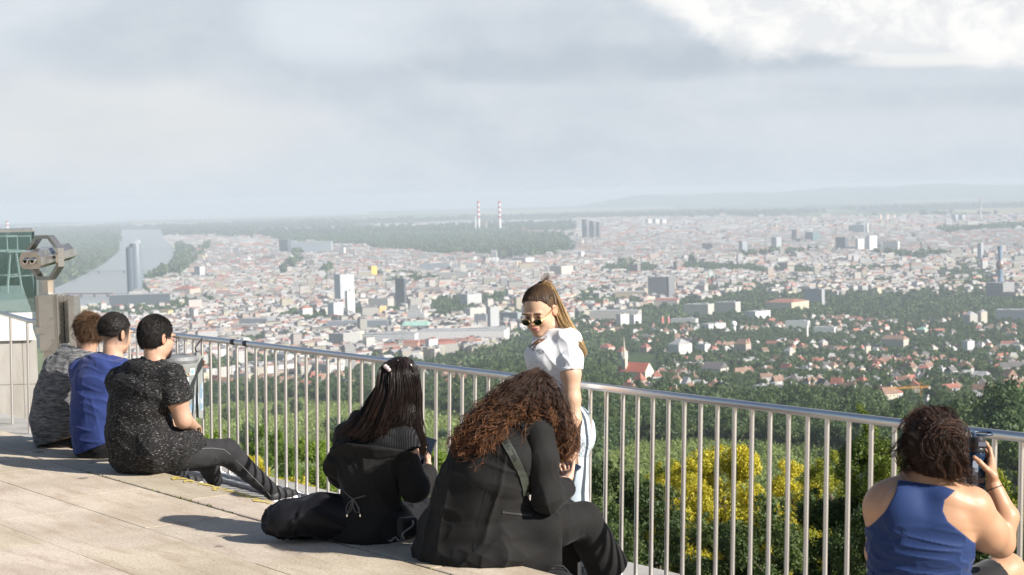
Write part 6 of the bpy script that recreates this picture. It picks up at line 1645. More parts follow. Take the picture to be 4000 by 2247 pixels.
# =================================================================== the man in the speckled shirt
J = Fr(11.4); l = hv(.80, -.60); f = hv(.60, .80)
H = Head(J(611, 1318, .03), (.66, .73, -.12), (.05, .08, 1), 1.14)
st = [(J(600, 1420, .02), l, .095, .075), (J(577, 1462, 0), l, .205, .105), (J(556, 1520, -.01), l, .232, .135), (J(540, 1600, 0), l, .222, .155), (J(536, 1690, .02), l, .215, .175), (J(545, 1775, .03), l, .205, .170)]
rs_, re_, rw_ = J(672, 1478, -.10), J(716, 1640, -.10), J(752, 1662, .14)
ls_, le_, lw_ = J(470, 1490, .12), J(520, 1640, .30), J(720, 1668, .38)
rh, rk, ra = J(596, 1775, -.10), J(884, 1766, .26), J(1062, 1921, .50)
lh, lk, la = J(560, 1775, .12), J(800, 1792, .46), J(840, 1875, .66)
torso = [pl(st)]; neck = [pc(J(604, 1410, 0), H.w(0, -.02, -.05), .068, .060, k=.03)]
arms = chain([(rs_, .078), (J(692, 1560, -.115), .066), (re_, .052), (rw_, .036)], .03)+chain([(ls_, .078), (le_, .056), (lw_, .038)], .03)
legs = chain([(rh, .105), (rk, .070), (ra, .042)], .03)+chain([(lh, .105), (lk, .070), (la, .042)], .03)
hands = hand(rw_, J(772, 1672, .30)-rw_, (0, 0, -1), (-1, 0, 0), (.35, .4, .4, .45))+hand(lw_, (.5, .4, -.3), (0, 0, -1), (1, 0, 0), (.4, .4, .4, .4))
b0 = J(560, 1830)
man3 = body_obj('person', 'seated man in black speckled T-shirt and dark grey jeans, right of the man in blue', grow(torso, -.02)+neck+H.prims+arms+grow(legs, -.012)+hands, skin_col(SK2, [H], brow=(.02, .015, .012)), .006, b0)
fl = adddisp(folds((.8, -.3, -.35), (.1, .2, 1), 15, .007, 3, .22), folds((.3, .2, -1), (1, 0, 0), 20, .004, 5, .3))
sl_r = plane(J(700, 1572, -.11), J(716, 1640, -.10)-rs_); sl_l = plane(le_-(le_-ls_)*.25, le_-ls_)
def sleeves(p):
    return sl_r(p)
SLV = chain([(rs_, .092), (J(690, 1555, -.115), .092), (J(708, 1620, -.11), .090)], .03)
top_sh = grow(torso, .008)+chain([(rs_, .090), (J(676, 1510, -.11), .080)], .04)+chain([(ls_, .092), (le_, .08)], .03)+[pl([(J(552, 1700, .02), l, .230, .195), (J(600, 1752, -.07), l, .180, .160), (J(668, 1748, -.05), l, .142, .128), (J(748, 1730, .11), l, .112, .085)], k=.05)]
armcut = lambda p: np.minimum(sl_r(p), plane(J(668, 1560, 0), (1, 0, 0))(p))           # cut only the sleeve side
def extra_speck(t, co, c):
    q = t.mapv(co, (26, 26, 140), (.25, .2, .0)); n = t.noise(q, 2.3, 2, .55); n2 = t.noise(co, 24, 3)
    return t.mix(t.smooth(n, .625, .67)*t.smooth(n2, .38, .48), t.mix(t.smooth(n2, .55, .40)*.3, c, (.03, .03, .031)), (.27, .265, .26))
M_SPK = cloth_mat('speckled_jersey', (.010, .0095, .010), .85, extra=extra_speck, sheen=.04)
V, F = two(sculpt(top_sh, .007, disp=fl, clip=plane(J(604, 1398, 0), np.array((.15, .1, 1))), amp=.01), sculpt(SLV, .007, disp=fl, clip=sl_r, amp=.01)); link('t_shirt', mesh_np('t_shirt', V, F), M_SPK, man3)
def extra_jean(t, co, c):
    n = t.noise(co, 5, 4, .6); return t.mix(t.smooth(n, .45, .75)*.6, c, (.055, .055, .058))
M_JN = cloth_mat('dark_denim', (.024, .024, .026), .8, extra=extra_jean, weave=500, sheen=.05)
fj = adddisp(folds((.1, .3, -1), (1, .5, 0), 26, .007, 11, .35, ballmask(rk, .20)), folds((0, 1, .2), (1, 0, -1), 18, .0015, 12, .5, ballmask(ra, .26)), folds((.3, 1, 0), (1, 0, 1), 14, .002, 13))
V, F = sculpt(grow(legs, .010)+[pl([(J(560, 1760, .04), l, .205, .16), (J(560, 1800, .05), l, .19, .14)], k=.05)], .0065, disp=fj, amp=.008, clip=plane((0, 0, .003), (0, 0, -1)) if False else (lambda p: np.maximum(plane((ra[0], ra[1], 0), (0, 0, 1))(p)*0-1, np.where((p-E0.astype(f32)) @ EM.astype(f32) > 0, .004-p[:, 2], -1))))
jeans = link('jeans', mesh_np('jeans', V, F), M_JN, man3)
bv = raycast_proj([jeans.data]); stitch = simple('seam_thread', (.16, .155, .15), .8)
vw = -unit(ray(700, 1800)); ux = unit(np.cross((0, 0, 1), vw)); uy = np.cross(vw, ux)
def seam(pts, name='seam', w=.003, mat=stitch, bvh=None, parent=None, Yc=11.3, off=.0012):
    q = np.array([P(a, c, Yc) for a, c in pts]); o = q[0]; xy = np.stack([(q-o) @ ux, (q-o) @ uy], 1); d = np.gradient(xy, axis=0); d /= np.linalg.norm(d, axis=1)[:, None]; n = np.stack([-d[:, 1], d[:, 0]], 1)*w/2
    V = [(*v, 0) for e in range(len(xy)) for v in (xy[e]-n[e], xy[e]+n[e])]; F = [(2*e, 2*e+2, 2*e+3, 2*e+1) for e in range(len(xy)-1)]
    return decal(V, F, bvh, o, ux, uy, vw, name, mat, parent, off, sub=1)
seam([(784, 1752), (830, 1750), (880, 1755), (905, 1775)], bvh=bv, parent=jeans); seam([(918, 1790), (970, 1845), (1030, 1905), (1058, 1940)], bvh=bv, parent=jeans)
seam([(655, 1795), (742, 1818), (728, 1850)], bvh=bv, parent=jeans); seam([(655, 1795), (640, 1840)], bvh=bv, parent=jeans); seam([(612, 1800), (585, 1840)], bvh=bv, parent=jeans)
shoe(J(1085, 1945, .52), np.array((*J(1150, 1960, .66)[:2], WZ+.04)), SHB, RUB, man3); 
shoe(la, np.array((la[0]+.12, la[1]+.12, WZ+.02)), SHB, RUB, man3)
hc = lambda q: np.maximum(np.maximum(q[:, 1]*.9-.066+np.maximum(0, -q[:, 2])*.8, -.062-q[:, 2]+np.maximum(q[:, 1], 0)*1.5), -9)
tuft(H, cap_hair(H, hc, .007, seed=1, amp=.0025), 11000, .012, lambda q: (q[0]*2, -.3+q[1], -.5-.6*(q[2] < .05)), BLK_HAIR, 'hair', man3, .5, .0010, 1, .3)
mb = MB(); 
for s_ in (-1, 1): mb.tube([H.w(s_*.081, .0, .002), H.w(s_*.078, .06, .006), H.w(s_*.068, .105, .0)], .0028, 6)
for s_ in (-1, 1): mb.tube([H.w(s_*.034+.026*math.cos(a), .110+.003*math.sin(a), -.004+.019*math.sin(a)) for a in np.linspace(0, 6.28, 14)[:-1]], .002, 5, closed=True)
mb.tube([H.w(-.009, .113, 0), H.w(.009, .113, 0)], .002, 5); mb.build('glasses', simple('glasses_black', (.015, .015, .015), .3), man3, auto=60)
V, F = sculpt([pe(H.w(0, .05, -.075), np.array((.050, .050, .040))*H.sc, H.R), pe(H.w(0, .078, -.098), np.array((.027, .022, .02))*H.sc, H.R)], .005, clip=lambda p: np.maximum(H.local(p)[:, 2]+.058, -.02-H.local(p)[:, 1]), disp=lambda p: .0015*vnoise(p, 300, 4)); link('beard', mesh_np('beard', V, F), simple('beard_dark', (.03, .02, .016), .9), man3)
log('speckled man')
# =================================================================== the man in blue
J = Fr(12.15); l = hv(.86, -.5)
H = Head(J(450, 1304, .05), (.60, .78, -.12), (.05, .08, 1), 1.13)
st = [(J(433, 1405, .03), l, .095, .07), (J(402, 1440, 0), l, .185, .10), (J(382, 1500, -.02), l, .195, .12), (J(374, 1580, -.02), l, .185, .13), (J(374, 1680, .0), l, .175, .145), (J(384, 1745, .02), l, .17, .14)]
rs_, re_, rw_ = J(478, 1455, -.06), J(520, 1600, .06), J(600, 1640, .28); ls_, le_, lw_ = J(318, 1450, .12), J(350, 1600, .30), J(560, 1640, .42)
rh, rk, ra = J(420, 1740, -.02), J(640, 1740, .34), J(700, 1860, .62); lh, lk, la = J(370, 1740, .12), J(600, 1740, .46), J(660, 1850, .70)
torso = [pl(st)]; neck = [pc(J(440, 1400, .02), H.w(0, -.02, -.05), .068, .060, k=.03)]
arms = chain([(rs_, .07), (re_, .05), (rw_, .034)], .03)+chain([(ls_, .07), (le_, .05), (lw_, .034)], .03); legs = chain([(rh, .10), (rk, .068), (ra, .042)], .03)+chain([(lh, .10), (lk, .068), (la, .042)], .03)
hands = hand(rw_, (.6, .4, -.2), (0, 0, -1), (-1, 0, 0), (.4, .4, .4, .4))+hand(lw_, (.6, .3, -.2), (0, 0, -1), (1, 0, 0), (.4, .4, .4, .4))
cfn = skin_col(SK1, [H], brow=(.02, .015, .012))
def fade(V):
    c = cfn(V); q = H.local(V); m = np.clip((q[:, 2]+.070)/.075, 0, 1)**.45*(q[:, 1] < .055+.2*q[:, 2])*(np.linalg.norm(q, axis=1) < .14)*(np.abs(q[:, 0]) < .0785); m = (m*.93)[:, None]; return c*(1-m)+np.array((.022, .018, .017))*m
man2 = body_obj('person', 'seated man in plain blue T-shirt with faded black hair, middle of the three men', grow(torso, -.015)+neck+H.prims+arms+grow(legs, -.01)+hands, fade, .006, J(385, 1785))
fl = adddisp(folds((.9, -.3, -.25), (0, .1, 1), 17, .006, 23, .2), folds((.2, .2, -1), (1, 0, 0), 16, .003, 25, .3))
M_BLUE = cloth_mat('blue_jersey', (.030, .052, .19), .8, var=.06)
top_sh = grow(torso, .008)+chain([(rs_, .092), (J(496, 1530, -.02), .088)], .03)+chain([(ls_, .088), (J(335, 1530, .2), .085)], .03)+[pl([(J(384, 1735, .02), l, .178, .150), (J(390, 1765, .02), l, .17, .14)], k=.02)]
hem = plane(J(305, 1762, 0), (-.30, 0, -1)) ; V, F = sculpt(top_sh, .007, disp=fl, amp=.009, clip=cmax(plane(J(440, 1388, .03), (.3, .2, 1)), plane(J(350, 1757, -.1), np.array((.38, 0, -1)))))
link('t_shirt', mesh_np('t_shirt', V, F), M_BLUE, man2)
M_BLKT = cloth_mat('black_trousers', (.012, .012, .013), .85)
seatcut = lambda p: np.where((p-E0.astype(f32)) @ EM.astype(f32) > -.02, .004-p[:, 2], -1)
V, F = sculpt(grow(legs, .01)+[pl([(J(384, 1720, .02), l, .172, .142), (J(388, 1775, .04), l, .172, .14)], k=.05)], .007, clip=seatcut, disp=folds((.3, 1, 0), (1, 0, 1), 18, .004, 26), amp=.006); link('trousers', mesh_np('trousers', V, F), M_BLKT, man2)
for a_ in (ra, la): shoe(a_, np.array((a_[0]+.1, a_[1]+.1, WZ+.02)), SHB, RUB, man2)
hc = lambda q: np.maximum(.034-q[:, 2]+np.maximum(q[:, 1], -.06)*.30, q[:, 1]*.9-.072)
tuft(H, two(cap_hair(H, hc, .009, seed=5, amp=.003), cap_hair(H, lambda q: np.maximum(.004-q[:, 2]+np.maximum(q[:, 1], -.06)*.30, q[:, 1]*.9-.060), .0015, seed=6, amp=.001)), 11000, .010, lambda q: (q[0]*3, .5+q[1]*3, .2), BLK_HAIR, 'hair', man2, .45, .0011, 3, .3)
log('blue man')
# =================================================================== the man in grey
J = Fr(12.75); l = hv(.92, -.38)
H = Head(J(345, 1300, .05), (-.64, .74, -.20), (.0, .12, 1), 1.10)
st = [(J(330, 1388, .03), l, .085, .07), (J(292, 1418, 0), l, .17, .10), (J(258, 1480, -.03), l, .20, .125), (J(234, 1560, -.06), l, .195, .14), (J(216, 1640, -.05), l, .185, .15), (J(222, 1712, 0), l, .165, .14)]
rs_, re_, rw_ = J(370, 1450, .02), J(420, 1570, .16), J(470, 1640, .36); ls_, le_, lw_ = J(215, 1430, .08), J(240, 1570, .28), J(380, 1640, .44)
rh, rk, ra = J(260, 1720, .0), J(440, 1725, .40), J(490, 1830, .66); lh, lk, la = J(215, 1720, .10), J(400, 1725, .50), J(450, 1830, .74)
torso = [pl(st)]; neck = [pc(J(338, 1385, .03), H.w(0, -.02, -.05), .062, .056, k=.03)]
arms = chain([(rs_, .065), (re_, .048), (rw_, .033)], .03)+chain([(ls_, .065), (le_, .048), (lw_, .033)], .03); legs = chain([(rh, .095), (rk, .065), (ra, .042)], .03)+chain([(lh, .095), (lk, .065), (la, .042)], .03)
hands = hand(rw_, (.6, .4, -.2), (0, 0, -1), (-1, 0, 0), (.4, .4, .4, .4))+hand(lw_, (.6, .3, -.2), (0, 0, -1), (1, 0, 0), (.4, .4, .4, .4))
man1 = body_obj('person', 'seated man in mottled grey top with tousled brown hair, leftmost of three men', grow(torso, -.015)+neck+H.prims+arms+grow(legs, -.01)+hands, skin_col(SK1, [H], brow=(.06, .035, .02)), .006, J(220, 1755))
def extra_mel(t, co, c):
    n = t.noise(t.mapv(co, (6, 6, 42), (.1, .2, .0)), 2.6, 5, .7); return t.mix(t.smooth(n, .38, .66), (.06, .061, .063), (.21, .21, .215))
M_GRY = cloth_mat('melange_grey', (.15, .15, .155), .9, extra=extra_mel)
fl = adddisp(folds((.25, .1, -1), (1, .2, .1), 15, .008, 33, .22), folds((.9, .2, .4), (0, 0, 1), 20, .006, 35, .3, ballmask(J(300, 1410), .22)))
top_sh = grow(torso, .010)+chain([(rs_, .088), (re_, .075), (rw_, .055)], .03)+chain([(ls_, .085), (le_, .075), (lw_, .055)], .03)+[pe(J(318, 1382, .03), (.10, .085, .05), k=.03)]
V, F = sculpt(top_sh, .007, disp=fl, amp=.012, clip=cmax(plane(J(330, 1366, .03), (.25, .1, 1)), plane(J(215, 1722, -.1), np.array((.28, 0, -1))))); link('sweater', mesh_np('sweater', V, F), M_GRY, man1)
V, F = sculpt(grow(legs, .012)+[pl([(J(224, 1700, .0), l, .160, .135), (J(236, 1745, .03), l, .145, .12)], k=.05)], .007, clip=seatcut, disp=folds((.3, 1, 0), (1, 0, 1), 18, .004, 36), amp=.006); link('trousers', mesh_np('trousers', V, F), M_BLKT, man1)
for a_ in (ra, la): shoe(a_, np.array((a_[0]+.1, a_[1]+.1, WZ+.02)), SHB, RUB, man1)
hc = lambda q: np.maximum(q[:, 1]*.9-.070+np.maximum(0, -q[:, 2])*1.1, -.050-q[:, 2]+np.maximum(q[:, 1]+.02, 0)*1.3)
tuft(H, cap_hair(H, hc, .008, seed=9, amp=.004), 7500, .032, lambda q: (q[0]*3, .25, -1.0+14*max(q[2]-.06, 0)), BRN_HAIR, 'hair', man1, .5, .0011, 7, .8, T=6)
mb = MB()
for s_ in (-1, 1): mb.tube([H.w(s_*.081, .0, .004), H.w(s_*.078, .06, .008), H.w(s_*.066, .108, .0)], .0024, 6)
for s_ in (-1, 1): mb.tube([H.w(s_*.034+.027*math.cos(a), .112+.003*math.sin(a), -.006+.023*math.sin(a)) for a in np.linspace(0, 6.28, 14)[:-1]], .0018, 5, closed=True)
mb.tube([H.w(-.009, .115, 0), H.w(.009, .115, 0)], .0018, 5); mb.build('glasses', simple('glasses_wire', (.10, .09, .08), .3, .8), man1, auto=60)
log('grey man')
# =================================================================== the girl with long straight hair
J = Fr(8.95); l = hv(.93, -.36)
H = Head(J(1562, 1494, .03), (.80, .50, -.42), (.35, .2, 1), .98)
st = [(J(1520, 1615, .02), l, .075, .06), (J(1478, 1655, 0), l, .155, .085), (J(1462, 1710, -.01), l, .180, .10), (J(1455, 1800, -.01), l, .165, .105), (J(1452, 1900, .0), l, .140, .10), (J(1455, 2000, .02), l, .165, .125), (J(1462, 2075, .03), l, .185, .14)]
rs_, re_, rw_ = J(1582, 1705, -.06), J(1632, 1915, -.02), J(1665, 1838, .16); ls_, le_, lw_ = J(1352, 1700, .07), J(1330, 1850, .12), J(1590, 1840, .26)
rh, rk, ra = J(1530, 2040, .0), J(1700, 2000, .36), J(1760, 2150, .55); lh, lk, la = J(1400, 2035, .0), J(1110, 2035, -.02), J(1250, 2085, .20)
torso = [pl(st)]; neck = [pc(J(1530, 1610, .02), H.w(0, -.02, -.05), .050, .046, k=.03)]
arms = chain([(rs_, .055), (re_, .042), (rw_, .028)], .025)+chain([(ls_, .055), (le_, .042), (lw_, .028)], .025); legs = chain([(rh, .09), (rk, .058), (ra, .036)], .03)+chain([(lh, .09), (lk, .058), (la, .036)], .03)
pax = unit(J(1676, 1708, .26)-J(1632, 1812, .20)); psd = unit(J(1700, 1713, .25)-J(1650, 1708, .27)); psd = unit(psd-pax*(psd @ pax)); pn = np.cross(psd, pax); pn = pn if pn[1] < 0 else -pn; pcn = J(1660, 1762, .215)
hands = hand(rw_, J(1668, 1772, .24)-rw_, -psd*.3+pn*-.9 if False else (-.75, -.25, .3), (.0, -.7, .6), ((.3, 1.0, .9), (.5, 1.0, .9), (.6, 1.0, .9), (.7, 1.0, .9)), (.5, .5, .5), .5, .95)+hand(lw_, J(1628, 1790, .26)-lw_, (.6, .2, .2), (-.5, -.3, .8), (.6, .7, .7, .7), (.5, .6, .3), .4, .92)
girl1 = body_obj('person', 'seated girl with long straight black hair and slipped-down black blazer', grow(torso, -.012)+neck+H.prims+arms+grow(legs, -.01)+hands, skin_col(SK3, [H], brow=(.02, .015, .012)), .0052, J(1440, 2125))
def extra_rib(t, co, c):
    q = t.mapv(co, (1, 1, 1), (0, 0, .37)); x_, y_, z_ = t.sep(q); r = ((x_*95.0).frac()-.5).abs(); return t.mix(t.smooth(r, .18, .36), (.004, .004, .005), (.024, .024, .026))
M_RIB = cloth_mat('ribbed_knit', (.014, .014, .015), .9, extra=extra_rib, sheen=.05)
V, F = sculpt(grow([pl(st[:5])], .006)+chain([(rs_, .066), (J(1596, 1745, -.06), .062)], .03)+chain([(ls_, .064), (J(1346, 1760, .08), .06)], .03), .006, clip=cmax(plane(J(1520, 1612, .02), (.1, .1, 1)), plane(J(1480, 1765, 0), (.05, 0, -1)) if False else (lambda p: p[:, 2]*0-1), plane(J(1597, 1750, -.06), J(1600, 1760, -.06)-rs_) if False else (lambda p: np.minimum(plane(J(1596, 1748, -.05), J(1600, 1800, -.04)-rs_)(p), plane(J(1570, 1750, 0), (1, 0, 0))(p)))), disp=folds((.9, 0, .2), (0, 0, 1), 20, .003, 44), amp=.005); link('ribbed_top', mesh_np('ribbed_top', V, F), M_RIB, girl1)
M_BLZ = cloth_mat('black_blazer_wool', (.0135, .0130, .0130), .85, var=.15, big=9, sheen=.04)
fl = adddisp(folds((.35, .1, -1), (1, .2, .1), 13, .012, 53, .22), folds((.9, .1, -.35), (0, 0, 1), 17, .008, 55, .28, ballmask(J(1470, 1840), .3)))
bz = [pl([(J(1462, 1770, -.01), l, .205, .125), (J(1450, 1850, -.01), l, .180, .13), (J(1447, 1930, .0), l, .155, .125), (J(1445, 2010, .01), l, .185, .15), (J(1440, 2085, .0), l, .190, .165)], k=.03)]
BZA = chain([(J(1572, 1800, -.06), .080), (J(1620, 1905, -.08), .070), (J(1650, 1895, .02), .058), (J(1668, 1852, .13), .048)], .03)
bz += chain([(J(1565, 1800, -.04), .08), (J(1580, 1830, -.04), .07)], .03)+chain([(J(1360, 1790, .04), .085), (J(1318, 1818, .03), .058), (J(1340, 1860, .14), .06), (J(1480, 1860, .28), .05)], .03)
clipb = cmax(plane(J(1460, 1762, -.1), np.array((.115, -.35, 1))), lambda p: .003-p[:, 2])
V, F = two(sculpt(bz, .0065, disp=fl, amp=.018, clip=clipb), sculpt(BZA, .006, disp=folds((.3, .2, -1), (1, 0, 0), 17, .006, 58, .3), amp=.01, clip=clipb)); blz = link('blazer', mesh_np('blazer', V, F), M_BLZ, girl1)
# the folded collar lies as a band across the upper arms
cp = [(J(1300, 1800, .03), .020), (J(1318, 1764, -.02), .024), (J(1380, 1760, -.10), .026), (J(1460, 1768, -.135), .028), (J(1540, 1780, -.13), .030), (J(1600, 1795, -.11), .030), (J(1622, 1815, -.05), .022)]
cz = [pl([(c+np.array((0, -.022, .004)), unit((0.0, -.45, 1)), .038, .0075) for c, r in cp], k=.006)]
V, F = sculpt(cz, .0038, disp=folds((1, 0, 0), (0, 0, 1), 20, .003, 57), amp=.005); link('collar', mesh_np('collar', V, F), M_BLZ, blz)
mb = MB()
k0 = np.array(P(1378, 1952, 8.95-.155)); Bm = lambda px, py, dy=-.157: np.array(P(px, py, 8.95+dy))
for path in ([(1330, 1905), (1345, 1920), (1362, 1938), (1378, 1950), (1395, 1945), (1428, 1936)], [(1378, 1950), (1362, 1965), (1352, 1985), (1352, 2000), (1362, 2006), (1374, 1990), (1380, 1955)], [(1380, 1950), (1392, 1968), (1404, 1988), (1400, 2003), (1388, 2000), (1380, 1980), (1379, 1955)], [(1378, 1952), (1366, 1985), (1356, 2008)], [(1380, 1952), (1398, 1980), (1406, 2008)]):
    bvz = raycast_proj([blz.data]) if path[0] == (1330, 1905) else bvz; pts = []
    for a, c in path:
        d_ = unit(ray(a, c)); h = bvz.ray_cast(Vector(CAM), Vector(d_)); pts.append(np.array(h[0])-d_*.006 if h[0] is not None else Bm(a, c))
    mb.tube(pts, .0034, 6)
mb.build('waist_tie', simple('cord_grey', (.085, .085, .085), .6), blz, auto=60)
mb = MB()
for a, c in ((1356, 2014), (1407, 2014)):
    d_ = unit(ray(a, c)); h = bvz.ray_cast(Vector(CAM), Vector(d_)); q = np.array(h[0])-d_*.007 if h[0] is not None else Bm(a, c); mb.box(q, (.008, .008, .014), bevel=.001)
mb.build('cord_tip', simple('tip_metal', (.7, .68, .64), .25, 1.0), blz)
M_TRS = cloth_mat('loose_black_satin', (.0065, .0065, .009), .6, var=.15, sheen=.03)
lg = chain([(J(1420, 2030, .02), .115), (J(1250, 2015, -.03), .095), (J(1120, 2025, -.04), .082)], .04)+chain([(J(1120, 2030, -.04), .075), (J(1075, 2040, .0), .050), (J(1250, 2080, .12), .07)], .04)+chain([(J(1530, 2040, .0), .11), (J(1660, 2010, .34), .075), (J(1740, 2120, .5), .065)], .04)+[pl([(J(1455, 2020, .02), l, .18, .14), (J(1460, 2090, .03), l, .18, .14)], k=.05)]
fj = adddisp(folds((.9, .1, -.35), (0, .3, 1), 14, .016, 61, .25), folds((.3, .3, 1), (1, .3, 0), 22, .010, 62, .3, ballmask(J(1110, 2035), .22)))
V, F = sculpt(lg, .0065, disp=fj, amp=.02, clip=seatcut); link('trousers', mesh_np('trousers', V, F), M_TRS, girl1)
shoe(ra, np.array((ra[0]+.1, ra[1]+.1, WZ+.02)), SHB, RUB, girl1)
# hair
M_STR = hair_mat('hair_black_long', (.005, .004, .004), (.030, .017, .012), .30)
gd = [[(1530, 1425, .02), (1500, 1450, .0), (1478, 1520, -.03), (1425, 1600, -.06), (1376, 1660, -.07), (1336, 1692, -.07)],
      [(1535, 1422, .0), (1505, 1450, -.045), (1490, 1530, -.085), (1456, 1615, -.11), (1425, 1675, -.115), (1398, 1702, -.115)],
      [(1540, 1420, .0), (1520, 1448, -.06), (1515, 1535, -.10), (1494, 1620, -.12), (1474, 1680, -.13), (1460, 1708, -.13)],
      [(1555, 1418, .0), (1550, 1445, -.07), (1556, 1530, -.105), (1545, 1590, -.115), (1528, 1630, -.12), (1505, 1662, -.125)],
      [(1565, 1418, .0), (1585, 1450, -.06), (1602, 1530, -.07), (1603, 1585, -.07), (1600, 1612, -.08), (1604, 1640, -.085)],
      [(1575, 1420, .02), (1608, 1460, -.025), (1624, 1530, -.02), (1618, 1610, -.035), (1622, 1680, -.045), (1632, 1740, -.04)],
      [(1580, 1422, .04), (1618, 1465, .02), (1632, 1540, .04), (1630, 1620, .03), (1640, 1700, .02), (1652, 1765, .02)]]
gd = [[J(*q) for q in s_] for s_ in gd]
pth = guide_strands(gd, 6500, 4, (.008, .016), 150, .004, .02, 22)
base = cap_hair(H, lambda q: np.maximum(q[:, 1]*.9-.060-np.maximum(q[:, 2]-.05, 0)*1.2, -.075-q[:, 2]), .012, [pc(J(1545, 1500, -.03), J(1500, 1640, -.05), .070, .085, k=.05)], seed=14)
strands_obj('hair', pth, .0013, .0006, M_STR, girl1, 3, 2.0, base, 4)
mb = MB()
for a, c, d_ in ((1513, 1437, -.075), (1506, 1432, -.06), (1521, 1446, -.085)): mb.lathe([(.002, -.012), (.010, -.006), (.011, .004), (.003, .012)], J(a, c, d_), basis((0, 0, 1), (1, 0, 0), (0, 1, 0)), 10)
mb.build('hair_clip', simple('hair_clip_white', (.72, .60, .58), .25), girl1, auto=60)
def phone(label, c, ax, sd, n, scr, parent=None, sz=(.0375, .075, .0045)):
    r = thing('phone', label, 'phone', tuple(c)); R = np.stack([sd, ax, n], 1)
    mb = MB(); mb.box(c, (sz[0]*2, sz[1]*2, sz[2]*2), R, bevel=.003); mb.build('body', simple('phone_black', (.02, .02, .022), .3), r, auto=40)
    mb = MB(); mb.box(c+n*(sz[2]+.0006), (sz[0]*1.86, sz[1]*1.9, .001), R); mb.build('screen', scr, r)
    mb = MB(); 
    for s_ in (-1, 1): mb.box(c+sd*s_*(sz[0]+.0004), (.0016, sz[1]*1.9, sz[2]*1.5), R)
    mb.build('metal_edge', simple('phone_rim', (.70, .69, .68), .3, 1.0), r)
    return r
SCR = simple('phone_glass', (.015, .024, .042), .12)
phone('dark phone held upright by the girl with straight hair', pcn, pax, psd, pn, SCR)
log('straight hair girl')
# chain strap of a small bag between the girls
cb = thing('handbag', 'small black bag with a silver chain lying between the two seated girls', 'handbag', tuple(G(1585, 2085, 0)))
V, F = sculpt([pb(P(1592, 2060, 8.75), (.05, .03, .05), rotz(.5), .02)], .006, clip=lambda p: .002-p[:, 2]); link('body', mesh_np('body', V, F), cloth_mat('bag_leather', (.015, .015, .016), .5, var=.2), cb)
mb = MB(); pts = []
for q in range(30):
    u = q/29; a = (1612-52*u+10*math.sin(u*9), 2035+95*u) if u < .75 else (1573-60*(u-.75)*3.2, 2106+8*math.sin(u*40)); 
    y_ = 8.62; p = P(a[0], a[1], y_); g0 = G(a[0], a[1], .006); pts.append(p if p[2] > .006 else g0)
for i in range(len(pts)-1):
    d_ = unit(pts[i+1]-pts[i]+1e-6); e1 = unit(np.cross(d_, (0.3, 1, .2))); e2 = np.cross(d_, e1); e = e1 if i % 2 else e2
    mb.tube([pts[i]+d_*(.010*math.cos(a)+.006)+e*.0042*math.sin(a) for a in np.linspace(0, 6.283, 9)[:-1]], .0016, 5, closed=True)
mb.build('chain', simple('chain_silver', (.24, .235, .23), .35, 1.0), cb, auto=60)
# =================================================================== the curly-haired girl
J = Fr(8.42); l = hv(.90, -.44)
H = Head(J(2085, 1562, .06), (.55, .45, -.72), (.45, .35, .75), 1.0)
st = [(J(2035, 1640, .02), l, .09, .075), (J(1990, 1672, -.01), l, .175, .095), (J(1935, 1760, -.05), l, .215, .12), (J(1900, 1870, -.06), l, .205, .135), (J(1880, 1980, -.03), l, .205, .15), (J(1880, 2080, .0), l, .225, .165)]
rs_, re_, rw_ = J(2106, 1690, -.11), J(2138, 1945, -.15), J(2205, 1882, .05); ls_, le_, lw_ = J(1850, 1700, .10), J(1900, 1900, .26), J(2150, 1890, .24)
rh, rk, ra = J(2040, 2065, -.02), J(2285, 2022, .22), J(2390, 2215, .40); lh, lk, la = J(1930, 2065, .10), J(2200, 2020, .42), J(2250, 2200, .60)
torso = [pl(st)]; neck = [pc(J(2040, 1630, .02), H.w(0, -.02, -.05), .052, .048, k=.03)]
arms = chain([(rs_, .058), (re_, .045), (rw_, .029)], .025)+chain([(ls_, .058), (le_, .045), (lw_, .029)], .025); legs = chain([(rh, .10), (rk, .062), (ra, .038)], .03)+chain([(lh, .10), (lk, .062), (la, .038)], .03)
pcn = J(2213, 1838, .15); pax = unit(J(2238, 1812, .20)-J(2190, 1850, .12)); psd = unit(J(2240, 1850, .13)-J(2205, 1822, .17)); psd = unit(psd-pax*(psd @ pax)); pn = np.cross(psd, pax); pn = pn if pn[2] > 0 else -pn
hands = hand(rw_, J(2218, 1838, .14)-rw_, (-.2, .3, .9), (.3, -.4, .8), ((.5, .8, .7), (.6, .8, .7), (.7, .9, .7), (.7, .9, .7)), (.6, .35, .5), .4, .95)+hand(lw_, J(2195, 1818, .18)-lw_, (.2, -.1, .9), (.0, -.8, .5), (.6, .7, .7, .7), (.6, .4, .4), .4, .9)
girl2 = body_obj('person', 'seated girl with big curly brown hair bending over a phone, black blazer', grow(torso, -.015)+neck+H.prims+arms+grow(legs, -.012)+hands, skin_col(SK3, [H], brow=(.03, .02, .015)), .0052, J(1900, 2190))
phone('dark phone held low by the curly-haired girl', pcn, pax, psd, pn, SCR)
mb = MB(); mb.lathe([(.031, -.004), (.034, 0), (.031, .004)], rw_+unit(rw_-re_)*.005, basis(unit(np.cross(rw_-re_, (0, 0, 1))), unit(np.cross(rw_-re_, np.cross(rw_-re_, (0, 0, 1)))), unit(rw_-re_)), 20, cap=False); mb.build('bracelet', simple('bracelet_grey', (.10, .10, .11), .5), girl2, auto=60)
bz = [pl([(J(2032, 1640, .02), l, .10, .085), (J(1995, 1672, -.01), l, .190, .105), (J(1935, 1760, -.05), l, .228, .135), (J(1895, 1870, -.06), l, .215, .15), (J(1872, 1980, -.03), l, .232, .17), (J(1868, 2080, -.01), l, .290, .20), (J(1870, 2150, -.01), l, .330, .22)], k=.03)]
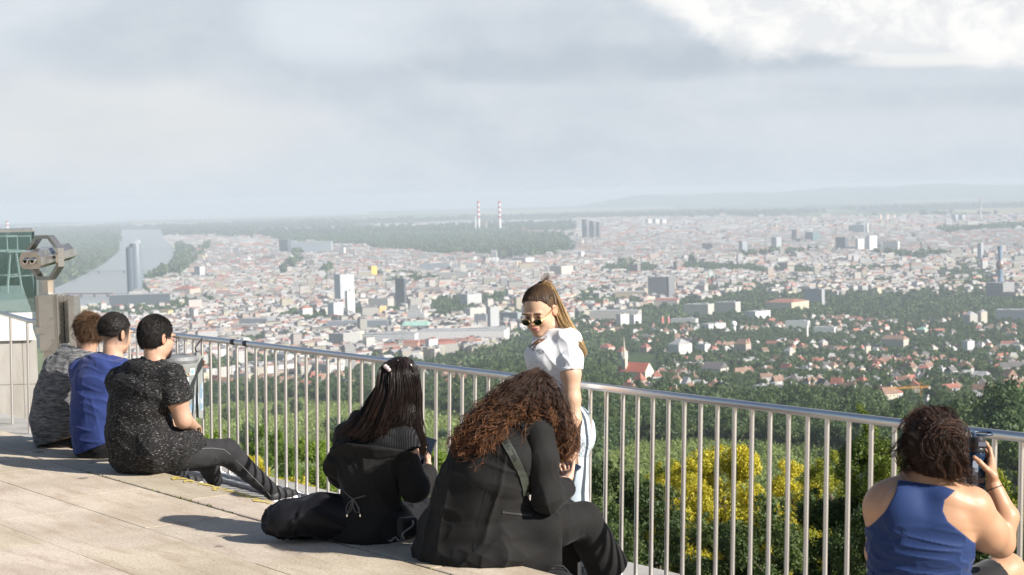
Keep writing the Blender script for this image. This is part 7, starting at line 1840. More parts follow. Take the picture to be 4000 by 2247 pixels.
BZA = chain([(J(2098, 1690, -.10), .080), (J(2118, 1800, -.13), .072), (re_, .064)], .03)+chain([(re_, .066), (J(2180, 1925, -.05), .054), (J(2214, 1903, .04), .052)], .03)
bz += chain([(J(2090, 1690, -.08), .078), (J(2098, 1730, -.09), .06)], .04)+chain([(ls_, .075), (le_, .065), (lw_, .045)], .03)
bz += [pl([(J(2080, 2060, -.06), l, .16, .12), (J(2100, 2180, -.05), l, .13, .10)], k=.06)]
fl = adddisp(folds((-.28, -.05, -1), (1, .2, .1), 9, .016, 71, .16, lambda p: np.clip((.62-p[:, 2])/.35, 0, 1)), folds((.9, .1, -.3), (0, 0, 1), 15, .006, 73, .3), folds((.8, .3, .4), (0, 0, 1), 22, .009, 75, .4, ballmask(re_, .17)))
clipb = cmax(lambda p: .003-p[:, 2]+np.clip((p-E0.astype(f32)) @ EM.astype(f32)*-1, 0, 1)*-.9, plane(J(2192, 2100, 0), (1, -.1, 0.0)) if False else (lambda p: np.where(p[:, 2] < .215, plane(J(2190, 2100, -.08), (1, .1, -.01))(p), -1)), plane(J(2000, 1612, 0), (-.15, .0, 1)))
cut_cuff = plane(J(2204, 1896, .03), rw_-re_); clipc = lambda p: np.maximum(clipb(p), np.minimum(cut_cuff(p), plane(J(2165, 1890, 0), (1, 0, 0))(p)))
V, F = two(sculpt(bz, .0065, disp=fl, amp=.022, clip=clipb), sculpt(BZA, .006, disp=adddisp(folds((.2, .1, -1), (1, 0, 0), 16, .005, 77, .3), folds((.8, .3, .4), (0, 0, 1), 22, .007, 75, .4, ballmask(re_, .17))), amp=.014, clip=cut_cuff)); blz = link('blazer', mesh_np('blazer', V, F), M_BLZ, girl2)
# collar fold at the nape, pocket flap and seams
bvz = raycast_proj([blz.data]); vw = -unit(ray(1950, 1900)); ux = unit(np.cross((0, 0, 1), vw)); uy = np.cross(vw, ux)
SEAMD = simple('blazer_seam', (.006, .006, .006), .9)
for pts in ([(1952, 1770), (1930, 1850), (1890, 1960), (1868, 2060), (1855, 2150)], [(2085, 1655), (2060, 1690), (2046, 1740), (2044, 1790), (2058, 1850)]): seam(pts, 'seam', .004, SEAMD, bvz, blz, 8.35)
seam([(1962, 1990), (2010, 1996), (2050, 2002), (2082, 2008)], 'pocket_flap', .012, SEAMD, bvz, blz, 8.35, .002); seam([(1962, 1999), (2010, 2005), (2050, 2011), (2080, 2017)], 'pocket_flap', .009, simple('flap_edge', (.030, .030, .031), .8), bvz, blz, 8.35, .004)
V, F = sculpt([pl([(J(1958, 1622, -.085), unit((.1, -.4, 1)), .035, .012), (J(2005, 1612, -.11), unit((.1, -.4, 1)), .04, .012), (J(2065, 1628, -.11), unit((.1, -.4, 1)), .034, .012), (J(2100, 1648, -.08), unit((.1, -.4, 1)), .02, .010)], k=.01)], .005); link('collar', mesh_np('collar', V, F), M_BLZ, blz)
# strap across the back with its lettering
SP = [(1938, 1668), (1965, 1715), (1995, 1765), (2022, 1815), (2042, 1860), (2052, 1905), (2054, 1935)]
q = np.array([P(a, c, 8.3) for a, c in SP]); xy = np.stack([(q-q[0]) @ ux, (q-q[0]) @ uy], 1); fine = np.linspace(0, len(SP)-1, 40); xyf = np.stack([np.interp(fine, range(len(SP)), xy[:, e]) for e in (0, 1)], 1); d_ = np.gradient(xyf, axis=0); d_ /= np.linalg.norm(d_, axis=1)[:, None]; nn = np.stack([-d_[:, 1], d_[:, 0]], 1)*.0175
V = [(*v, 0) for e in range(40) for v in (xyf[e]-nn[e], xyf[e]+nn[e])]; F = [(2*e, 2*e+2, 2*e+3, 2*e+1) for e in range(39)]
BG_ = thing('crossbody_bag', 'dark olive lettered bag strap across the back of the curly-haired girl', 'bag strap', tuple(q[3]))
decal(V, F, bvz, q[0], ux, uy, vw, 'strap', simple('strap_olive', (.040, .046, .036), .5, var=.1), BG_, .007, sub=1)
TV, TF = text_mesh('LOUIS VUITTON', .031); TV = TV[:, :2]; 
ctr = np.array([np.interp(2.15, range(len(SP)), xy[:, e]) for e in (0, 1)]); dd = xy[3]-xy[1]; dd = dd/np.linalg.norm(dd); dd = -dd; nd = np.array((-dd[1], dd[0])); wid = TV[:, 0].max()-TV[:, 0].min()
TV[:, 0] *= .132/wid; TV[:, 1] *= .017/(TV[:, 1].max()-TV[:, 1].min())
pt = []
arc = np.concatenate([[0], np.cumsum(np.linalg.norm(np.diff(xyf, axis=0), axis=1))]); mid = arc[-1]*.33
for v in TV:
    s_ = mid+v[0]; c_ = np.array([np.interp(s_, arc, xyf[:, e]) for e in (0, 1)]); dn = np.array([np.interp(s_, arc, d_[:, e]) for e in (0, 1)]); pt.append((*(c_+np.array((-dn[1], dn[0]))*v[1]), 0))
decal(pt, TF, bvz, q[0], ux, uy, vw, 'lettering', simple('lettering_dark', (.008, .009, .008), .5), BG_, .0095, sub=0)
# trousers
tr = chain([(J(2010, 2070, -.01), .125), (J(2160, 2050, .10), .105), (J(2275, 2032, .21), .088)], .04)+chain([(J(2282, 2034, .22), .085), (J(2318, 2110, .28), .092), (J(2378, 2225, .36), .108)], .03)+chain([(lh, .12), (lk, .085), (la, .09)], .04)+[pl([(J(1890, 2040, 0), l, .21, .15), (J(1900, 2100, .02), l, .2, .15)], k=.05)]
hemv = unit(J(2378, 2225, .36)-J(2300, 2070, .25))
fj = adddisp(folds((.2, .3, -1), (1, .4, 0), 10, .0018, 81, .2), folds((.1, .5, 1), (1, .2, 0), 24, .006, 83, .4, ballmask(J(2200, 2040, .1), .16)))
legcut = plane(J(2425, 2196, .35), hemv)
V, F = sculpt(tr, .0065, disp=fj, amp=.012, clip=cmax(lambda p: np.where((p-E0.astype(f32)) @ EM.astype(f32) > -.02, .004-p[:, 2], -1), lambda p: np.where(p[:, 2] < .1, np.minimum(legcut(p), plane(J(2260, 2150, .3), (1, 0, 0))(p)), -1))); link('trousers', mesh_np('trousers', V, F), M_BLZ, girl2)
for a_ in (ra, la): shoe(a_, np.array((a_[0]+.1, a_[1]+.1, WZ+.02)), SHB, RUB, girl2)
# curls
M_CRL = hair_mat('hair_curly_brown', (.014, .008, .006), (.060, .029, .017), .5, tip=(.27, .115, .048))
gL = [[(2095, 1468, .02), (2030, 1490, -.02), (1945, 1545, -.05), (1865, 1625, -.08), (1812, 1700, -.10), (1782, 1760, -.11)],
      [(2095, 1468, .0), (2035, 1500, -.06), (1960, 1565, -.10), (1890, 1640, -.13), (1845, 1700, -.15), (1815, 1755, -.16)],
      [(2098, 1470, .0), (2045, 1510, -.08), (1985, 1575, -.13), (1930, 1640, -.16), (1892, 1690, -.175), (1870, 1745, -.18)],
      [(2100, 1470, .0), (2058, 1515, -.09), (2012, 1575, -.14), (1970, 1625, -.165), (1935, 1665, -.18), (1905, 1735, -.185)],
      [(2104, 1472, .0), (2070, 1520, -.09), (2035, 1575, -.14), (2005, 1610, -.15), (1975, 1640, -.165), (1955, 1700, -.175)]]
gM = [[(2104, 1472, .0), (2075, 1515, -.09), (2045, 1560, -.13), (2020, 1590, -.135), (2000, 1610, -.13), (1985, 1628, -.13)],
      [(2106, 1472, .0), (2095, 1520, -.09), (2085, 1570, -.125), (2080, 1605, -.12), (2085, 1630, -.115), (2092, 1648, -.11)],
      [(2108, 1472, .0), (2115, 1520, -.08), (2120, 1575, -.11), (2128, 1615, -.10), (2138, 1640, -.10), (2150, 1662, -.10)]]
gR = [[(2108, 1472, .0), (2130, 1520, -.07), (2140, 1580, -.08), (2150, 1640, -.07), (2165, 1700, -.02), (2172, 1755, .02)],
      [(2110, 1474, .02), (2145, 1525, -.04), (2165, 1590, -.04), (2178, 1660, -.02), (2185, 1720, .03), (2185, 1782, .05)],
      [(2112, 1476, .03), (2160, 1535, .0), (2188, 1600, .0), (2205, 1670, .02), (2215, 1720, .05), (2212, 1768, .07)],
      [(2112, 1478, .05), (2168, 1545, .04), (2202, 1612, .05), (2224, 1680, .07), (2236, 1722, .09), (2230, 1750, .10)]]
mk = lambda g_: [[J(*q) for q in s_] for s_ in g_]
pth = np.concatenate([guide_strands(mk(gL), 3300, 21, (.012, .024), 240, .008, .025, 44, (.003, .011, 6.0)), guide_strands(mk(gM), 1100, 22, (.010, .022), 110, .005, .02, 44, (.004, .009, 5)), guide_strands(mk(gR), 2200, 23, (.010, .019), 170, .008, .03, 44, (.003, .011, 6.5)), guide_strands(mk(gL+gR), 320, 26, (.02, .050), 300, .012, .03, 44, (.003, .013, 5))])
base = cap_hair(H, None, .015, [pc(J(2085, 1540, -.02), J(1985, 1610, -.08), .090, .075, k=.05), pc(J(1985, 1610, -.08), J(1860, 1700, -.09), .065, .035, k=.05), pc(J(2120, 1560, .0), J(2190, 1680, .03), .070, .035, k=.05)], seed=24, amp=.012)
strands_obj('hair', pth, np.concatenate([np.full(6600, .0013), np.full(len(pth)-6600, .0007)]), .0008, M_CRL, girl2, 3, 1.5, base, 21)
log('curly girl')
# =================================================================== the standing girl
J = Fr(9.45); l = hv(.60, -.80); fw = hv(-.80, -.60)
H = Head(J(2108, 1211, 0), (-.40, -.86, -.35), (-.10, -.14, 1), 1.05)
st = [(J(2166, 1282, .02), l, .085, .062), (J(2170, 1330, .02), l, .152, .082), (J(2168, 1390, .0), l, .158, .100), (J(2160, 1460, .02), l, .150, .102), (J(2150, 1545, .03), l, .135, .092), (J(2168, 1640, .05), l, .172, .128), (J(2195, 1730, .05), l, .165, .130)]
ls_, le_, lw_ = J(2222, 1338, -.08), J(2236, 1560, -.15), J(2246, 1748, -.16); rs_, re_, rw_ = J(2128, 1345, .14), J(2112, 1530, .14), J(2105, 1700, .06)
torso = [pl(st), pe(J(2108, 1394, -.02), (.062, .060, .060), k=.07), pe(J(2132, 1400, -.07), (.060, .055, .060), k=.07)]
neck = [pc(J(2152, 1280, .02), H.w(0, -.03, -.05), .055, .050, k=.03)]
arms = chain([(ls_, .058), (J(2230, 1460, -.13), .050), (le_, .041), (J(2243, 1640, -.16), .037), (lw_, .027)], .025)+chain([(rs_, .056), (re_, .042), (rw_, .027)], .025)
hl, kl, al = J(2215, 1720, -.02), J(2240, 1960, .0), J(2262, 2205, .06); hr, kr, ar_ = J(2170, 1720, .10), J(2185, 1960, .10), J(2208, 2205, .0)
legs = chain([(hl, .098), (kl, .062), (al, .042)], .03)+chain([(hr, .098), (kr, .062), (ar_, .042)], .03)
hands = hand(lw_, (.02, -.05, -1), (-1, .3, 0), (-.4, -.9, 0), (.25, .3, .35, .4), (.6, .5, .35), .4, .95)+hand(rw_, (.1, -.1, -1), (1, 0, 0), (-.4, -.9, 0), (.3, .35, .4, .4), (.6, .5, .35), .4, .95)
girl3 = body_obj('person', 'standing girl in white T-shirt and pale jeans, gold sunglasses and long ponytail', grow(torso, -.012)+neck+H.prims+arms+grow(legs, -.012)+hands, skin_col(SK4, [H], lip=(.50, .20, .18), brow=(.09, .055, .035)), .0048, np.array((*J(2230, 2245)[:2], WZ)))
M_WHT = cloth_mat('white_cotton', (.80, .80, .82), .85, var=.03, bump=.15)
fl = adddisp(folds((.5, .2, -1), (1, .2, .1), 17, .006, 91, .22), folds((-.9, -.3, -.5), (0, 0, 1), 21, .006, 93, .28, ballmask(J(2180, 1440), .22)), folds((.3, .1, -1), (1, 0, 0), 24, .004, 95, .3, ballmask(J(2235, 1400, -.1), .14)))
slc = plane(J(2228, 1449, -.13), le_-ls_+np.array((.02, 0, 0))); top_sh = grow(torso[:1], .010)+grow(torso[1:], .006)+chain([(ls_, .060), (J(2224, 1375, -.10), .052)], .04)+chain([(rs_, .060), (J(2118, 1440, .14), .062)], .03)
clipw = lambda p: np.maximum.reduce([plane(J(2152, 1277, 0), unit((-.14, -.18, 1)))(p), plane(J(2170, 1578, 0), (0, 0, -1))(p)])
V, F = two(sculpt(top_sh, .0062, disp=fl, amp=.012, clip=clipw), sculpt(chain([(J(2218, 1338, -.07), .052), (J(2226, 1395, -.11), .058), (J(2229, 1475, -.13), .064)], .03), .0062, disp=fl, amp=.012, clip=slc)); tee = link('t_shirt', mesh_np('t_shirt', V, F), M_WHT, girl3)
V, F = sculpt(chain([(J(2228, 1440, -.125), .0630), (J(2228, 1447, -.125), .0640)], .01), .005, clip=cmax(slc, plane(J(2228, 1437, -.13), -(le_-ls_)))); link('sleeve_hem', mesh_np('sleeve_hem', V, F), M_WHT, tee)
bvt = raycast_proj([tee.data]); vw = unit((-.80, -.62, .12)); ux = unit(np.cross((0, 0, 1), vw)); uy = np.cross(vw, ux); oc_ = J(2096, 1350, -.08)
rx = unit(ux*.96+uy*-.28); ry = np.cross(vw, rx)
TV, TF = text_mesh('YOUNG AND WILD', .026); TV[:, 0] *= .145/(TV[:, 0].max()-TV[:, 0].min()); decal(TV, TF, bvt, oc_-ry*.016, rx, ry, vw, 'lettering', simple('print_black', (.03, .03, .035), .7), tee, .0022, sub=0)
cat = [(-.030, -.008), (-.036, .018), (-.026, .042), (-.006, .052), (.010, .058), (.016, .070), (.022, .060), (.032, .062), (.036, .050), (.030, .040), (.024, .026), (.020, .006), (.024, -.008), (.012, -.008), (.006, .008), (-.008, .006), (-.012, -.008)]
decal([(a*.8-.006, c*.75-.004, 0) for a, c in cat], [tuple(range(len(cat)))], bvt, oc_, rx, ry, vw, 'print', simple('print_brown', (.24, .12, .07), .8, var=.5, vscale=60), tee, .0018, sub=1)
M_LJ = cloth_mat('pale_denim', (.50, .58, .65), .85, var=.08, weave=420)
fj = adddisp(folds((.5, 0, .8), (0, 0, 1), 15, .002, 101, .3), folds((.2, .1, -1), (1, .3, 0), 9, .002, 103, .2), folds((1, 0, .25), (0, 0, 1), 26, .007, 105, .4, ballmask(J(2240, 2170), .2)))
lg = grow(legs, .0)+chain([(hl, .108), (kl, .082), (J(2258, 2196, .05), .072)], .03)+chain([(hr, .108), (kr, .082), (J(2206, 2196, .0), .072)], .03)+[pl([(J(2160, 1580, .04), l, .142, .105), (J(2190, 1660, .05), l, .178, .145), (J(2205, 1725, .05), l, .17, .15)], k=.03), pe(J(2258, 1680, .06), (.085, .085, .10), k=.05)]
V, F = sculpt(lg, .0062, disp=fj, amp=.012, clip=cmax(plane(J(2170, 1562, 0), (0, 0, 1)), plane(J(2240, 2214, 0), (0, 0, -1)))); lj = link('jeans', mesh_np('jeans', V, F), M_LJ, girl3)
bvj = raycast_proj([lj.data]); vw = -unit(ray(2270, 1700)); ux = unit(np.cross((0, 0, 1), vw)); uy = np.cross(vw, ux); TH_ = simple('denim_seam', (.26, .33, .42), .85)
for pts in ([(2245, 1612), (2275, 1616), (2308, 1616)], [(2248, 1724), (2272, 1740), (2298, 1712)], [(2248, 1730), (2272, 1746), (2299, 1718)]): seam(pts, 'seam', .004, TH_, bvj, lj, 9.4)
mb = MB(); V, F = sculpt([pl([(J(2165, 1562, .03), l, .142, .104), (J(2166, 1574, .03), l, .145, .107)], k=.01)], .006, clip=cmax(plane(J(2170, 1559, 0), (0, 0, 1)), plane(J(2170, 1577, 0), (0, 0, -1)))); link('belt', mesh_np('belt', V, F), simple('belt_black', (.02, .02, .02), .5), girl3)
SHW = simple('canvas_black', (.03, .03, .035), .8)
for a_, dx in ((al, .05), (ar_, -.03)):
    sh_ = shoe(np.array((a_[0], a_[1], a_[2])), np.array((a_[0]-.14, a_[1]-.10, WZ+.010)), SHW, RUB, girl3)
    d_ = unit((-.14, -.10, 0)); sd_ = np.cross(d_, (0, 0, 1)); mb = MB()
    for q in range(4): c_ = np.array((a_[0], a_[1], WZ+.085-.012*q))+d_*(.035+.022*q); mb.tube([c_+sd_*.028-np.array((0, 0, .012)), c_+np.array((0, 0, .004)), c_-sd_*.028-np.array((0, 0, .012))], .0035, 5)
    mb.build('laces', LACE, sh_, auto=60)
# sunglasses
GOLD = simple('gold_wire', (.80, .55, .20), .22, 1.0); DKL = simple('sunglass_lens', (.012, .018, .010), .06)
gz = -.017; gy = .120; mb = MB(); lens = MB()
for s_ in (-1, 1):
    rim = [H.w(s_*(.0325+.0235*math.cos(a)), gy-.010*abs(.0325+.0235*math.cos(a))/.06, gz+.0165*math.sin(a)) for a in np.linspace(0, 6.283, 25)[:-1]]
    mb.tube(rim, .0017, 6, closed=True); lens.add([H.w(s_*.0335, gy-.004, gz)]+rim, [(0, 1+q, 1+(q+1) % 24) for q in range(24)])
    mb.tube([H.w(s_*.056, gy-.009, gz+.007), H.w(s_*.074, .06, gz+.020), H.w(s_*.083, -.004, .012), H.w(s_*.083, -.02, .0)], .0016, 6)
mb.tube([H.w(-.0085, gy, gz+.006), H.w(0, gy+.003, gz+.009), H.w(.0085, gy, gz+.006)], .0016, 6)
gl_ = mb.build('sunglasses', GOLD, girl3, auto=60); lens.build('lens', DKL, gl_, auto=60)
# swept-back hair and ponytail
M_PNY = hair_mat('hair_dark_blond', (.040, .024, .014), (.115, .066, .034), .5); M_BLD = hair_mat('hair_ponytail_blond', (.24, .145, .065), (.48, .33, .16), .5, tip=(.66, .48, .25))
hc = lambda q: np.interp(q[:, 1], [-.055, -.025, .004, .028, .052, .08], [-.072, -.045, -.004, .038, .072, .090])-q[:, 2]-.008*(np.abs(q[:, 0])/.07)**2*(q[:, 1] > .02)
knot = H.w(.0, -.066, .104); base = cap_hair(H, hc, .0035, [pe(H.w(0, -.062, .095), (.026, .026, .02), k=.03)], .0045, .0015, 31)
V, F = base; g = np.random.default_rng(33); eq = np.linalg.norm((H.local(V)-np.array((0, -.012, .03)))/np.array((.084, .103, .095)), axis=1); V = V[eq > .95]; pk = V[g.choice(len(V), 3600)]; T_ = 12; path = np.empty((len(pk), T_, 3))
for q in range(T_):
    u = q/(T_-1)*.8; m_ = pk*(1-u)+knot*u; dv = H.local(m_)-np.array((0, -.012, .03)); e = np.linalg.norm(dv/np.array((.084, .103, .095)), axis=1); tgt = H.local(m_); tgt = np.array((0, -.012, .03))+dv*np.maximum(1, 1.0/np.maximum(e, .3))[:, None]; path[:, q] = H.c+(tgt @ H.R.T)*H.sc
strands_obj('hair', path, .0013, .0009, M_PNY, girl3, 3, 1, base, 33)
gp = [[(2118, 1112, .03), (2146, 1108, .06), (2182, 1170, .06), (2214, 1240, .0), (2246, 1300, -.05), (2272, 1345, -.07), (2284, 1385, -.075)],
      [(2116, 1114, .03), (2140, 1118, .05), (2172, 1180, .05), (2200, 1250, -.02), (2236, 1310, -.09), (2268, 1352, -.11), (2280, 1378, -.11)],
      [(2114, 1116, .03), (2136, 1126, .05), (2166, 1190, .04), (2186, 1255, -.03), (2228, 1308, -.10), (2258, 1345, -.12), (2276, 1365, -.12)]]
pth = guide_strands([[J(*q) for q in s_] for s_ in gp], 900, 35, (.0045, .0065), 60, .003, .02, 24)
fly = guide_strands([[J(2112, 1112, .03), J(2114, 1095, .02), J(2122, 1078, .0)], [J(2116, 1112, .03), J(2130, 1092, .02), J(2150, 1085, .0)], [J(2120, 1114, .03), J(2150, 1110, .02), J(2165, 1135, .0)]], 60, 36, (.004, .012), 20, .002, .02, 24)
strands_obj('ponytail', np.concatenate([pth, fly]), np.concatenate([np.full(900, .0018), np.full(60, .0006)]), .0006, M_BLD, girl3, 3, 2, None, 35)
mb = MB(); kc = J(2114, 1112, .03); mb.tube([kc+.017*np.array((math.cos(a), .3*math.sin(a), .75*math.sin(a)))[[0, 1, 2]] for a in np.linspace(0, 6.283, 13)[:-1]], .006, 7, closed=True); mb.build('hair_tie', simple('hair_tie_black', (.015, .015, .016), .7), girl3, auto=60)
log('standing girl')
# =================================================================== the woman in the blue tank top
J = Fr(6.35); l = hv(.985, -.17)
H = Head(J(3642, 1765, .03), (.02, .97, -.05), (-.05, .0, 1), 1.10)
st = [(J(3625, 1890, .02), l, .10, .07), (J(3612, 1945, 0), l, .172, .085), (J(3600, 2030, -.01), l, .190, .105), (J(3596, 2120, -.01), l, .185, .11), (J(3590, 2230, .01), l, .172, .11), (J(3590, 2340, .03), l, .185, .125)]
rs_, re_, rw_ = J(3795, 1985, -.01), J(3905, 2120, .10), J(3880, 1895, .16); ls_, le_, lw_ = J(3455, 1975, .02), J(3440, 2160, .16), J(3560, 2240, .34)
rk, lk = J(3930, 2232, .30), J(3700, 2262, .46); rh, lh = J(3690, 2400, .05), J(3520, 2400, .05); ra, la = J(3960, 2560, .42), J(3720, 2560, .55)
torso = [pl(st), pe(J(3520, 1990, -.07), (.06, .035, .075), k=.05), pe(J(3705, 1990, -.07), (.06, .035, .075), k=.05)]
neck = [pc(J(3625, 1890, .03), H.w(0, -.02, -.05), .058, .052, k=.04)]
trap = [pc(J(3625, 1895, .02), rs_, .060, .062, k=.05), pc(J(3625, 1895, .02), ls_, .060, .062, k=.05)]
arms = chain([(rs_, .074), (J(3858, 2080, .03), .066), (re_, .054)], .035)+chain([(re_, .052), (J(3930, 2020, .13), .044), (rw_, .0285)], .02)+chain([(ls_, .070), (le_, .052), (lw_, .03)], .03)
legs = chain([(rh, .10), (rk, .066), (ra, .045)], .03)+chain([(lh, .10), (lk, .062), (la, .045)], .03)
bc = J(3806, 1860, .20)
hd_ = J(3864, 1775, .225)-rw_
hands = hand(rw_, hd_, (-1, .12, .1), (-.2, -1, .2), ((.10, .35, .35), (.55, .8, .6), (.65, .9, .6), (.7, .9, .6)), (.62, .42, .78), .45, 1.04)
hands += hand(lw_, (.6, .5, -.2), (0, 0, -1), (-1, 0, 0), (.4, .4, .4, .4))
girl4 = body_obj('person', 'woman in blue racerback tank top with messy brown hair bun, holding a bottle', torso+trap+neck+H.prims+arms+legs+hands, skin_col((.44, .255, .155), [H], brow=(.03, .02, .015)), .0045, J(3600, 2240))
# tank top: racerback cut
def extra_tank(t, co, c): return c
M_TNK = cloth_mat('blue_stretch_jersey', (.013, .034, .120), .7, var=.06, bump=.12)
from math import hypot
def poly_d(poly):
    Q = np.array(poly, float)
    def fn(px, py):
        d = np.full(len(px), 1e9); ins = inpoly(px, py, poly)
        for i in range(len(Q)):
            a, b = Q[i], Q[(i+1) % len(Q)]; e = b-a; tt = np.clip(((px-a[0])*e[0]+(py-a[1])*e[1])/(e @ e), 0, 1); d = np.minimum(d, np.hypot(px-a[0]-e[0]*tt, py-a[1]-e[1]*tt))
        return np.where(ins, -d, d)
    return fn
# outline of the garment's back in the wearer's own left-right / height plane
O_ = J(3600, 2000); LX = l; 
def uvw(p): q = p-O_.astype(f32); return q @ LX.astype(f32), q[:, 2]
def uv_of(px, py): p = J(px, py, -.03); return ((p-O_) @ LX, p[2]-O_[2])
tank_poly = [uv_of(*q) for q in [(3508, 1876), (3495, 1915), (3455, 1988), (3415, 2040), (3388, 2068), (3300, 2085), (3300, 2500), (3900, 2500), (3900, 2140), (3812, 2122), (3757, 2070), (3695, 2018), (3676, 1978), (3684, 1938), (3726, 1905), (3690, 1892), (3600, 1882), (3540, 1876)]]
pf = poly_d(tank_poly)
def tank_clip(p): u, v = uvw(p); return pf(u.astype(float), v.astype(float)).astype(f32)
fl = adddisp(folds((1, 0, -.18), (0, 0, 1), 34, .006, 111, .11, lambda p: np.clip((J(3600, 1960)[2]-p[:, 2])/.12, 0, 1)), folds((1, .0, .1), (0, 0, 1), 58, .0045, 113, .12, lambda p: np.clip((J(3600, 2140)[2]-p[:, 2])/.1, 0, 1)))
V, F = sculpt(grow(torso+trap, .006)+neck, .0045, disp=fl, amp=.008, clip=tank_clip); link('tank_top', mesh_np('tank_top', V, F), M_TNK, girl4)
M_SRT = cloth_mat('black_shorts', (.014, .014, .015), .7)
V, F = sculpt(grow(chain([(rh, .10), (rk, .066)], .03)+chain([(lh, .10), (lk, .062)], .03), .006)+[pl([(J(3590, 2330, .03), l, .19, .13), (J(3590, 2420, .03), l, .19, .14)], k=.04)], .007, clip=cmax(plane(J(3895, 2250, .27), (.75, .3, .35)), plane(J(3720, 2290, .44), rk-rh) if False else (lambda p: p[:, 2]*0-1)), disp=folds((.2, 0, 1), (1, 0, 0), 20, .003, 115), amp=.004); link('shorts', mesh_np('shorts', V, F), M_SRT, girl4)
for a_ in (ra, la): shoe(a_, np.array((a_[0]+.02, a_[1]+.14, WZ+.02)), SHB, RUB, girl4)
mb = MB(); dr = unit(rw_-J(3930, 2020, .13)); mb.lathe([(.0300, -.002), (.0318, 0), (.0300, .002)], rw_-dr*.012, basis(unit(np.cross(dr, (0, 1, 0))), unit(np.cross(dr, np.cross(dr, (0, 1, 0)))), dr), 24, cap=False); mb.build('bracelet', simple('hair_band_dark', (.03, .025, .03), .6), girl4, auto=60)
# hair: strands drawn to a loose bun, with wisps
M_BUN = hair_mat('hair_dark_brown', (.011, .006, .004), (.050, .023, .014), .55, tip=(.10, .045, .026))
bun = J(3694, 1722, -.10)
hc = lambda q: np.maximum(np.maximum(q[:, 1]*.9-.062, -.070-q[:, 2]+np.maximum(q[:, 1]+.03, 0)*.9), -9)
base = cap_hair(H, hc, .016, [pe(bun+np.array((.0, .03, 0)), (.058, .045, .052), k=.04), pe(J(3708, 1785, -.05), (.056, .05, .060), k=.05), pe(J(3640, 1670, .0), (.075, .08, .06), k=.05)], .005, .010, 41)
V, F = base; g = np.random.default_rng(43); pk = V[g.choice(len(V), 5200)]; T_ = 12; path = np.empty((len(pk), T_, 3)); side = g.normal(size=(len(pk), 3))
for q in range(T_):
    u = q/(T_-1); m_ = pk*(1-u*.85)+bun*u*.85; q_ = m_-H.c; dist = np.linalg.norm(q_, axis=1)[:, None]; r0 = np.linalg.norm(pk-H.c, axis=1)[:, None]; rB = np.linalg.norm(bun-H.c); tgt = r0*(1-u)+rB*u; path[:, q] = H.c+q_/dist*np.maximum(dist, tgt*1.012)+side*.006*math.sin(u*3.1)+.004*np.stack([vnoise(m_, 30, s_) for s_ in (1, 2, 3)], 1)
loops = []
for q in range(420):
    a0 = g.uniform(0, 6.28); R0 = g.uniform(.022, .055); c_ = bun+np.array((g.normal(0, .016), g.uniform(-.035, .01), g.normal(0, .016))); sw = g.uniform(2.5, 5.5); tl = g.normal(0, .35)
    an = a0+np.linspace(0, sw, T_); loops.append(np.stack([c_[0]+R0*np.cos(an), c_[1]+.016*np.sin(an*1.3+tl), c_[2]+R0*np.sin(an)*.9], 1))
gt = [[(3700, 1730, -.12), (3735, 1770, -.11), (3752, 1815, -.08), (3764, 1845, -.05), (3776, 1862, -.03)], [(3690, 1735, -.13), (3705, 1790, -.12), (3718, 1822, -.10), (3730, 1848, -.07), (3742, 1864, -.05)], [(3680, 1735, -.13), (3660, 1790, -.125), (3668, 1820, -.11), (3684, 1842, -.08), (3700, 1856, -.06)], [(3640, 1740, -.12), (3610, 1790, -.115), (3612, 1820, -.09), (3630, 1840, -.06), (3650, 1852, -.04)]]
tail = guide_strands([[J(*q) for q in s_] for s_ in gt], 700, 45, (.008, .016), 60, .006, .02, T_, (.002, .005, 1.6))
wis = [[(3545, 1700, .0), (3520, 1745, -.02), (3508, 1790, -.02), (3530, 1830, -.02), (3548, 1850, -.02)], [(3550, 1690, .0), (3512, 1740, .0), (3495, 1765, .0), (3482, 1772, .0), (3470, 1768, 0)], [(3552, 1790, .0), (3540, 1815, -.01), (3532, 1835, -.02), (3545, 1845, -.02), (3550, 1835, -.02)], [(3640, 1610, .0), (3600, 1596, .0), (3570, 1612, -.02), (3545, 1640, -.02), (3525, 1680, -.02)], [(3650, 1605, .0), (3690, 1592, .0), (3730, 1618, -.02), (3752, 1660, -.02), (3765, 1700, -.02)], [(3740, 1850, -.05), (3770, 1870, -.05), (3795, 1880, -.04), (3815, 1895, -.03), (3822, 1880, -.02)]]
wisp = np.concatenate([guide_strands([[J(*q) for q in s_]]*2, 34, 50+i, (.006, .012), 12, .004, .02, T_, (.001, .006, 1.2)) for i, s_ in enumerate(wis)])
allp = np.concatenate([path, np.array(loops), tail, wisp]); rr_ = np.concatenate([np.full(len(path), .0011), np.full(len(loops), .0015), np.full(len(tail), .0011), np.full(len(wisp), .0006)])
strands_obj('hair', allp, rr_, .0006, M_BUN, girl4, 3, 2, base, 43)
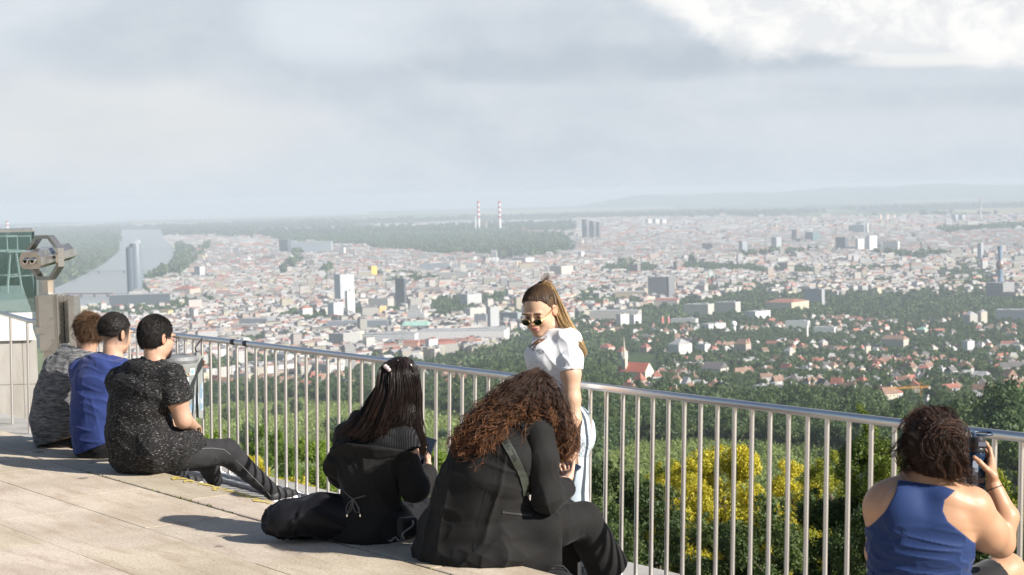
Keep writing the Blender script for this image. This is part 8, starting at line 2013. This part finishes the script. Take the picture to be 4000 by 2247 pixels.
# the bottle
BT = thing('water_bottle', 'dark blue water bottle with black cap in the raised hand of the woman', 'bottle', tuple(bc-np.array((0, 0, .11))))
ubt = unit((.03, .02, 1)); Rb = basis(unit(np.cross((0, 1, 0), ubt)), unit(np.cross(ubt, np.cross((0, 1, 0), ubt))), ubt)
mbl, t, b = new_mat('bottle_blue'); b.inputs['Base Color'].default_value = (.02, .055, .13, 1); b.inputs['Roughness'].default_value = .15; b.inputs['Transmission Weight'].default_value = .55; b.inputs['IOR'].default_value = 1.35
o_ = J(3810, 1932, .21)
mb = MB(); mb.lathe([(.030, -.005), (.0345, .0), (.0355, .02), (.0355, .125), (.033, .132), (.0355, .139), (.0355, .150), (.031, .160)], o_, Rb, 32); mb.build('body', mbl, BT, auto=40)
mb = MB(); mb.lathe([(.0335, .158), (.0345, .160), (.0345, .172), (.0335, .174), (.0345, .176), (.0345, .205), (.032, .214), (.010, .216)], o_, Rb, 32); cp_ = mb.build('cap', simple('bottle_cap_black', (.015, .015, .018), .35), BT, auto=40)
mb = MB(); mb.box(o_+Rb @ np.array((.014, -.0345, .190)), (.030, .003, .016), Rb, bevel=.001); mb.build('latch', simple('latch_grey', (.12, .13, .18), .35), cp_)
mb = MB(); rc_ = o_+Rb @ np.array((.022, .0, .226)); mb.tube([rc_+Rb @ np.array((.037*math.cos(a), .020*math.sin(a), .004*math.sin(a))) for a in np.linspace(0, 6.283, 25)[:-1]], .0048, 8, closed=True); mb.box(o_+Rb @ np.array((-.012, -.02, .218)), (.014, .012, .022), Rb, bevel=.003); mb.build('carry_ring', simple('ring_navy', (.02, .04, .08), .35), BT, auto=60)
mb = MB(); mb.prism([(-.010, 0), (.010, 0), (.012, .10), (-.008, .10)], o_+Rb @ np.array((-.012, -.0362, .03)), (1, 0, 0), ubt, Rb[:, 1], -.0006, .0006); mb.build('label_strip', simple('strip_pale', (.30, .36, .45), .4), BT)
log('woman with bottle')
# a dark bag at the feet of the curly-haired girl
bgp = P(2175, 2262, 8.15); bg_ = thing('rucksack', 'black cloth bag on the step in front of the curly-haired girl, only its top showing', 'bag', tuple(bgp))
V, F = sculpt([pe(bgp-np.array((0, 0, .03)), (.085, .06, .075)), pe(bgp+np.array((.05, .02, -.05)), (.06, .05, .06), k=.03)], .006, disp=folds((1, 0, .3), (0, 0, 1), 18, .008, 131), amp=.01); link('body', mesh_np('body', V, F), cloth_mat('bag_nylon', (.012, .012, .013), .6), bg_)
mb = MB(); mb.tube([bgp+np.array((-.05, -.01, .03)), bgp+np.array((-.02, -.015, .062)), bgp+np.array((.03, -.01, .06)), bgp+np.array((.055, 0, .03))], .006, 6); mb.build('strap', MATS['bag_nylon'], bg_, auto=60)
log('done people')
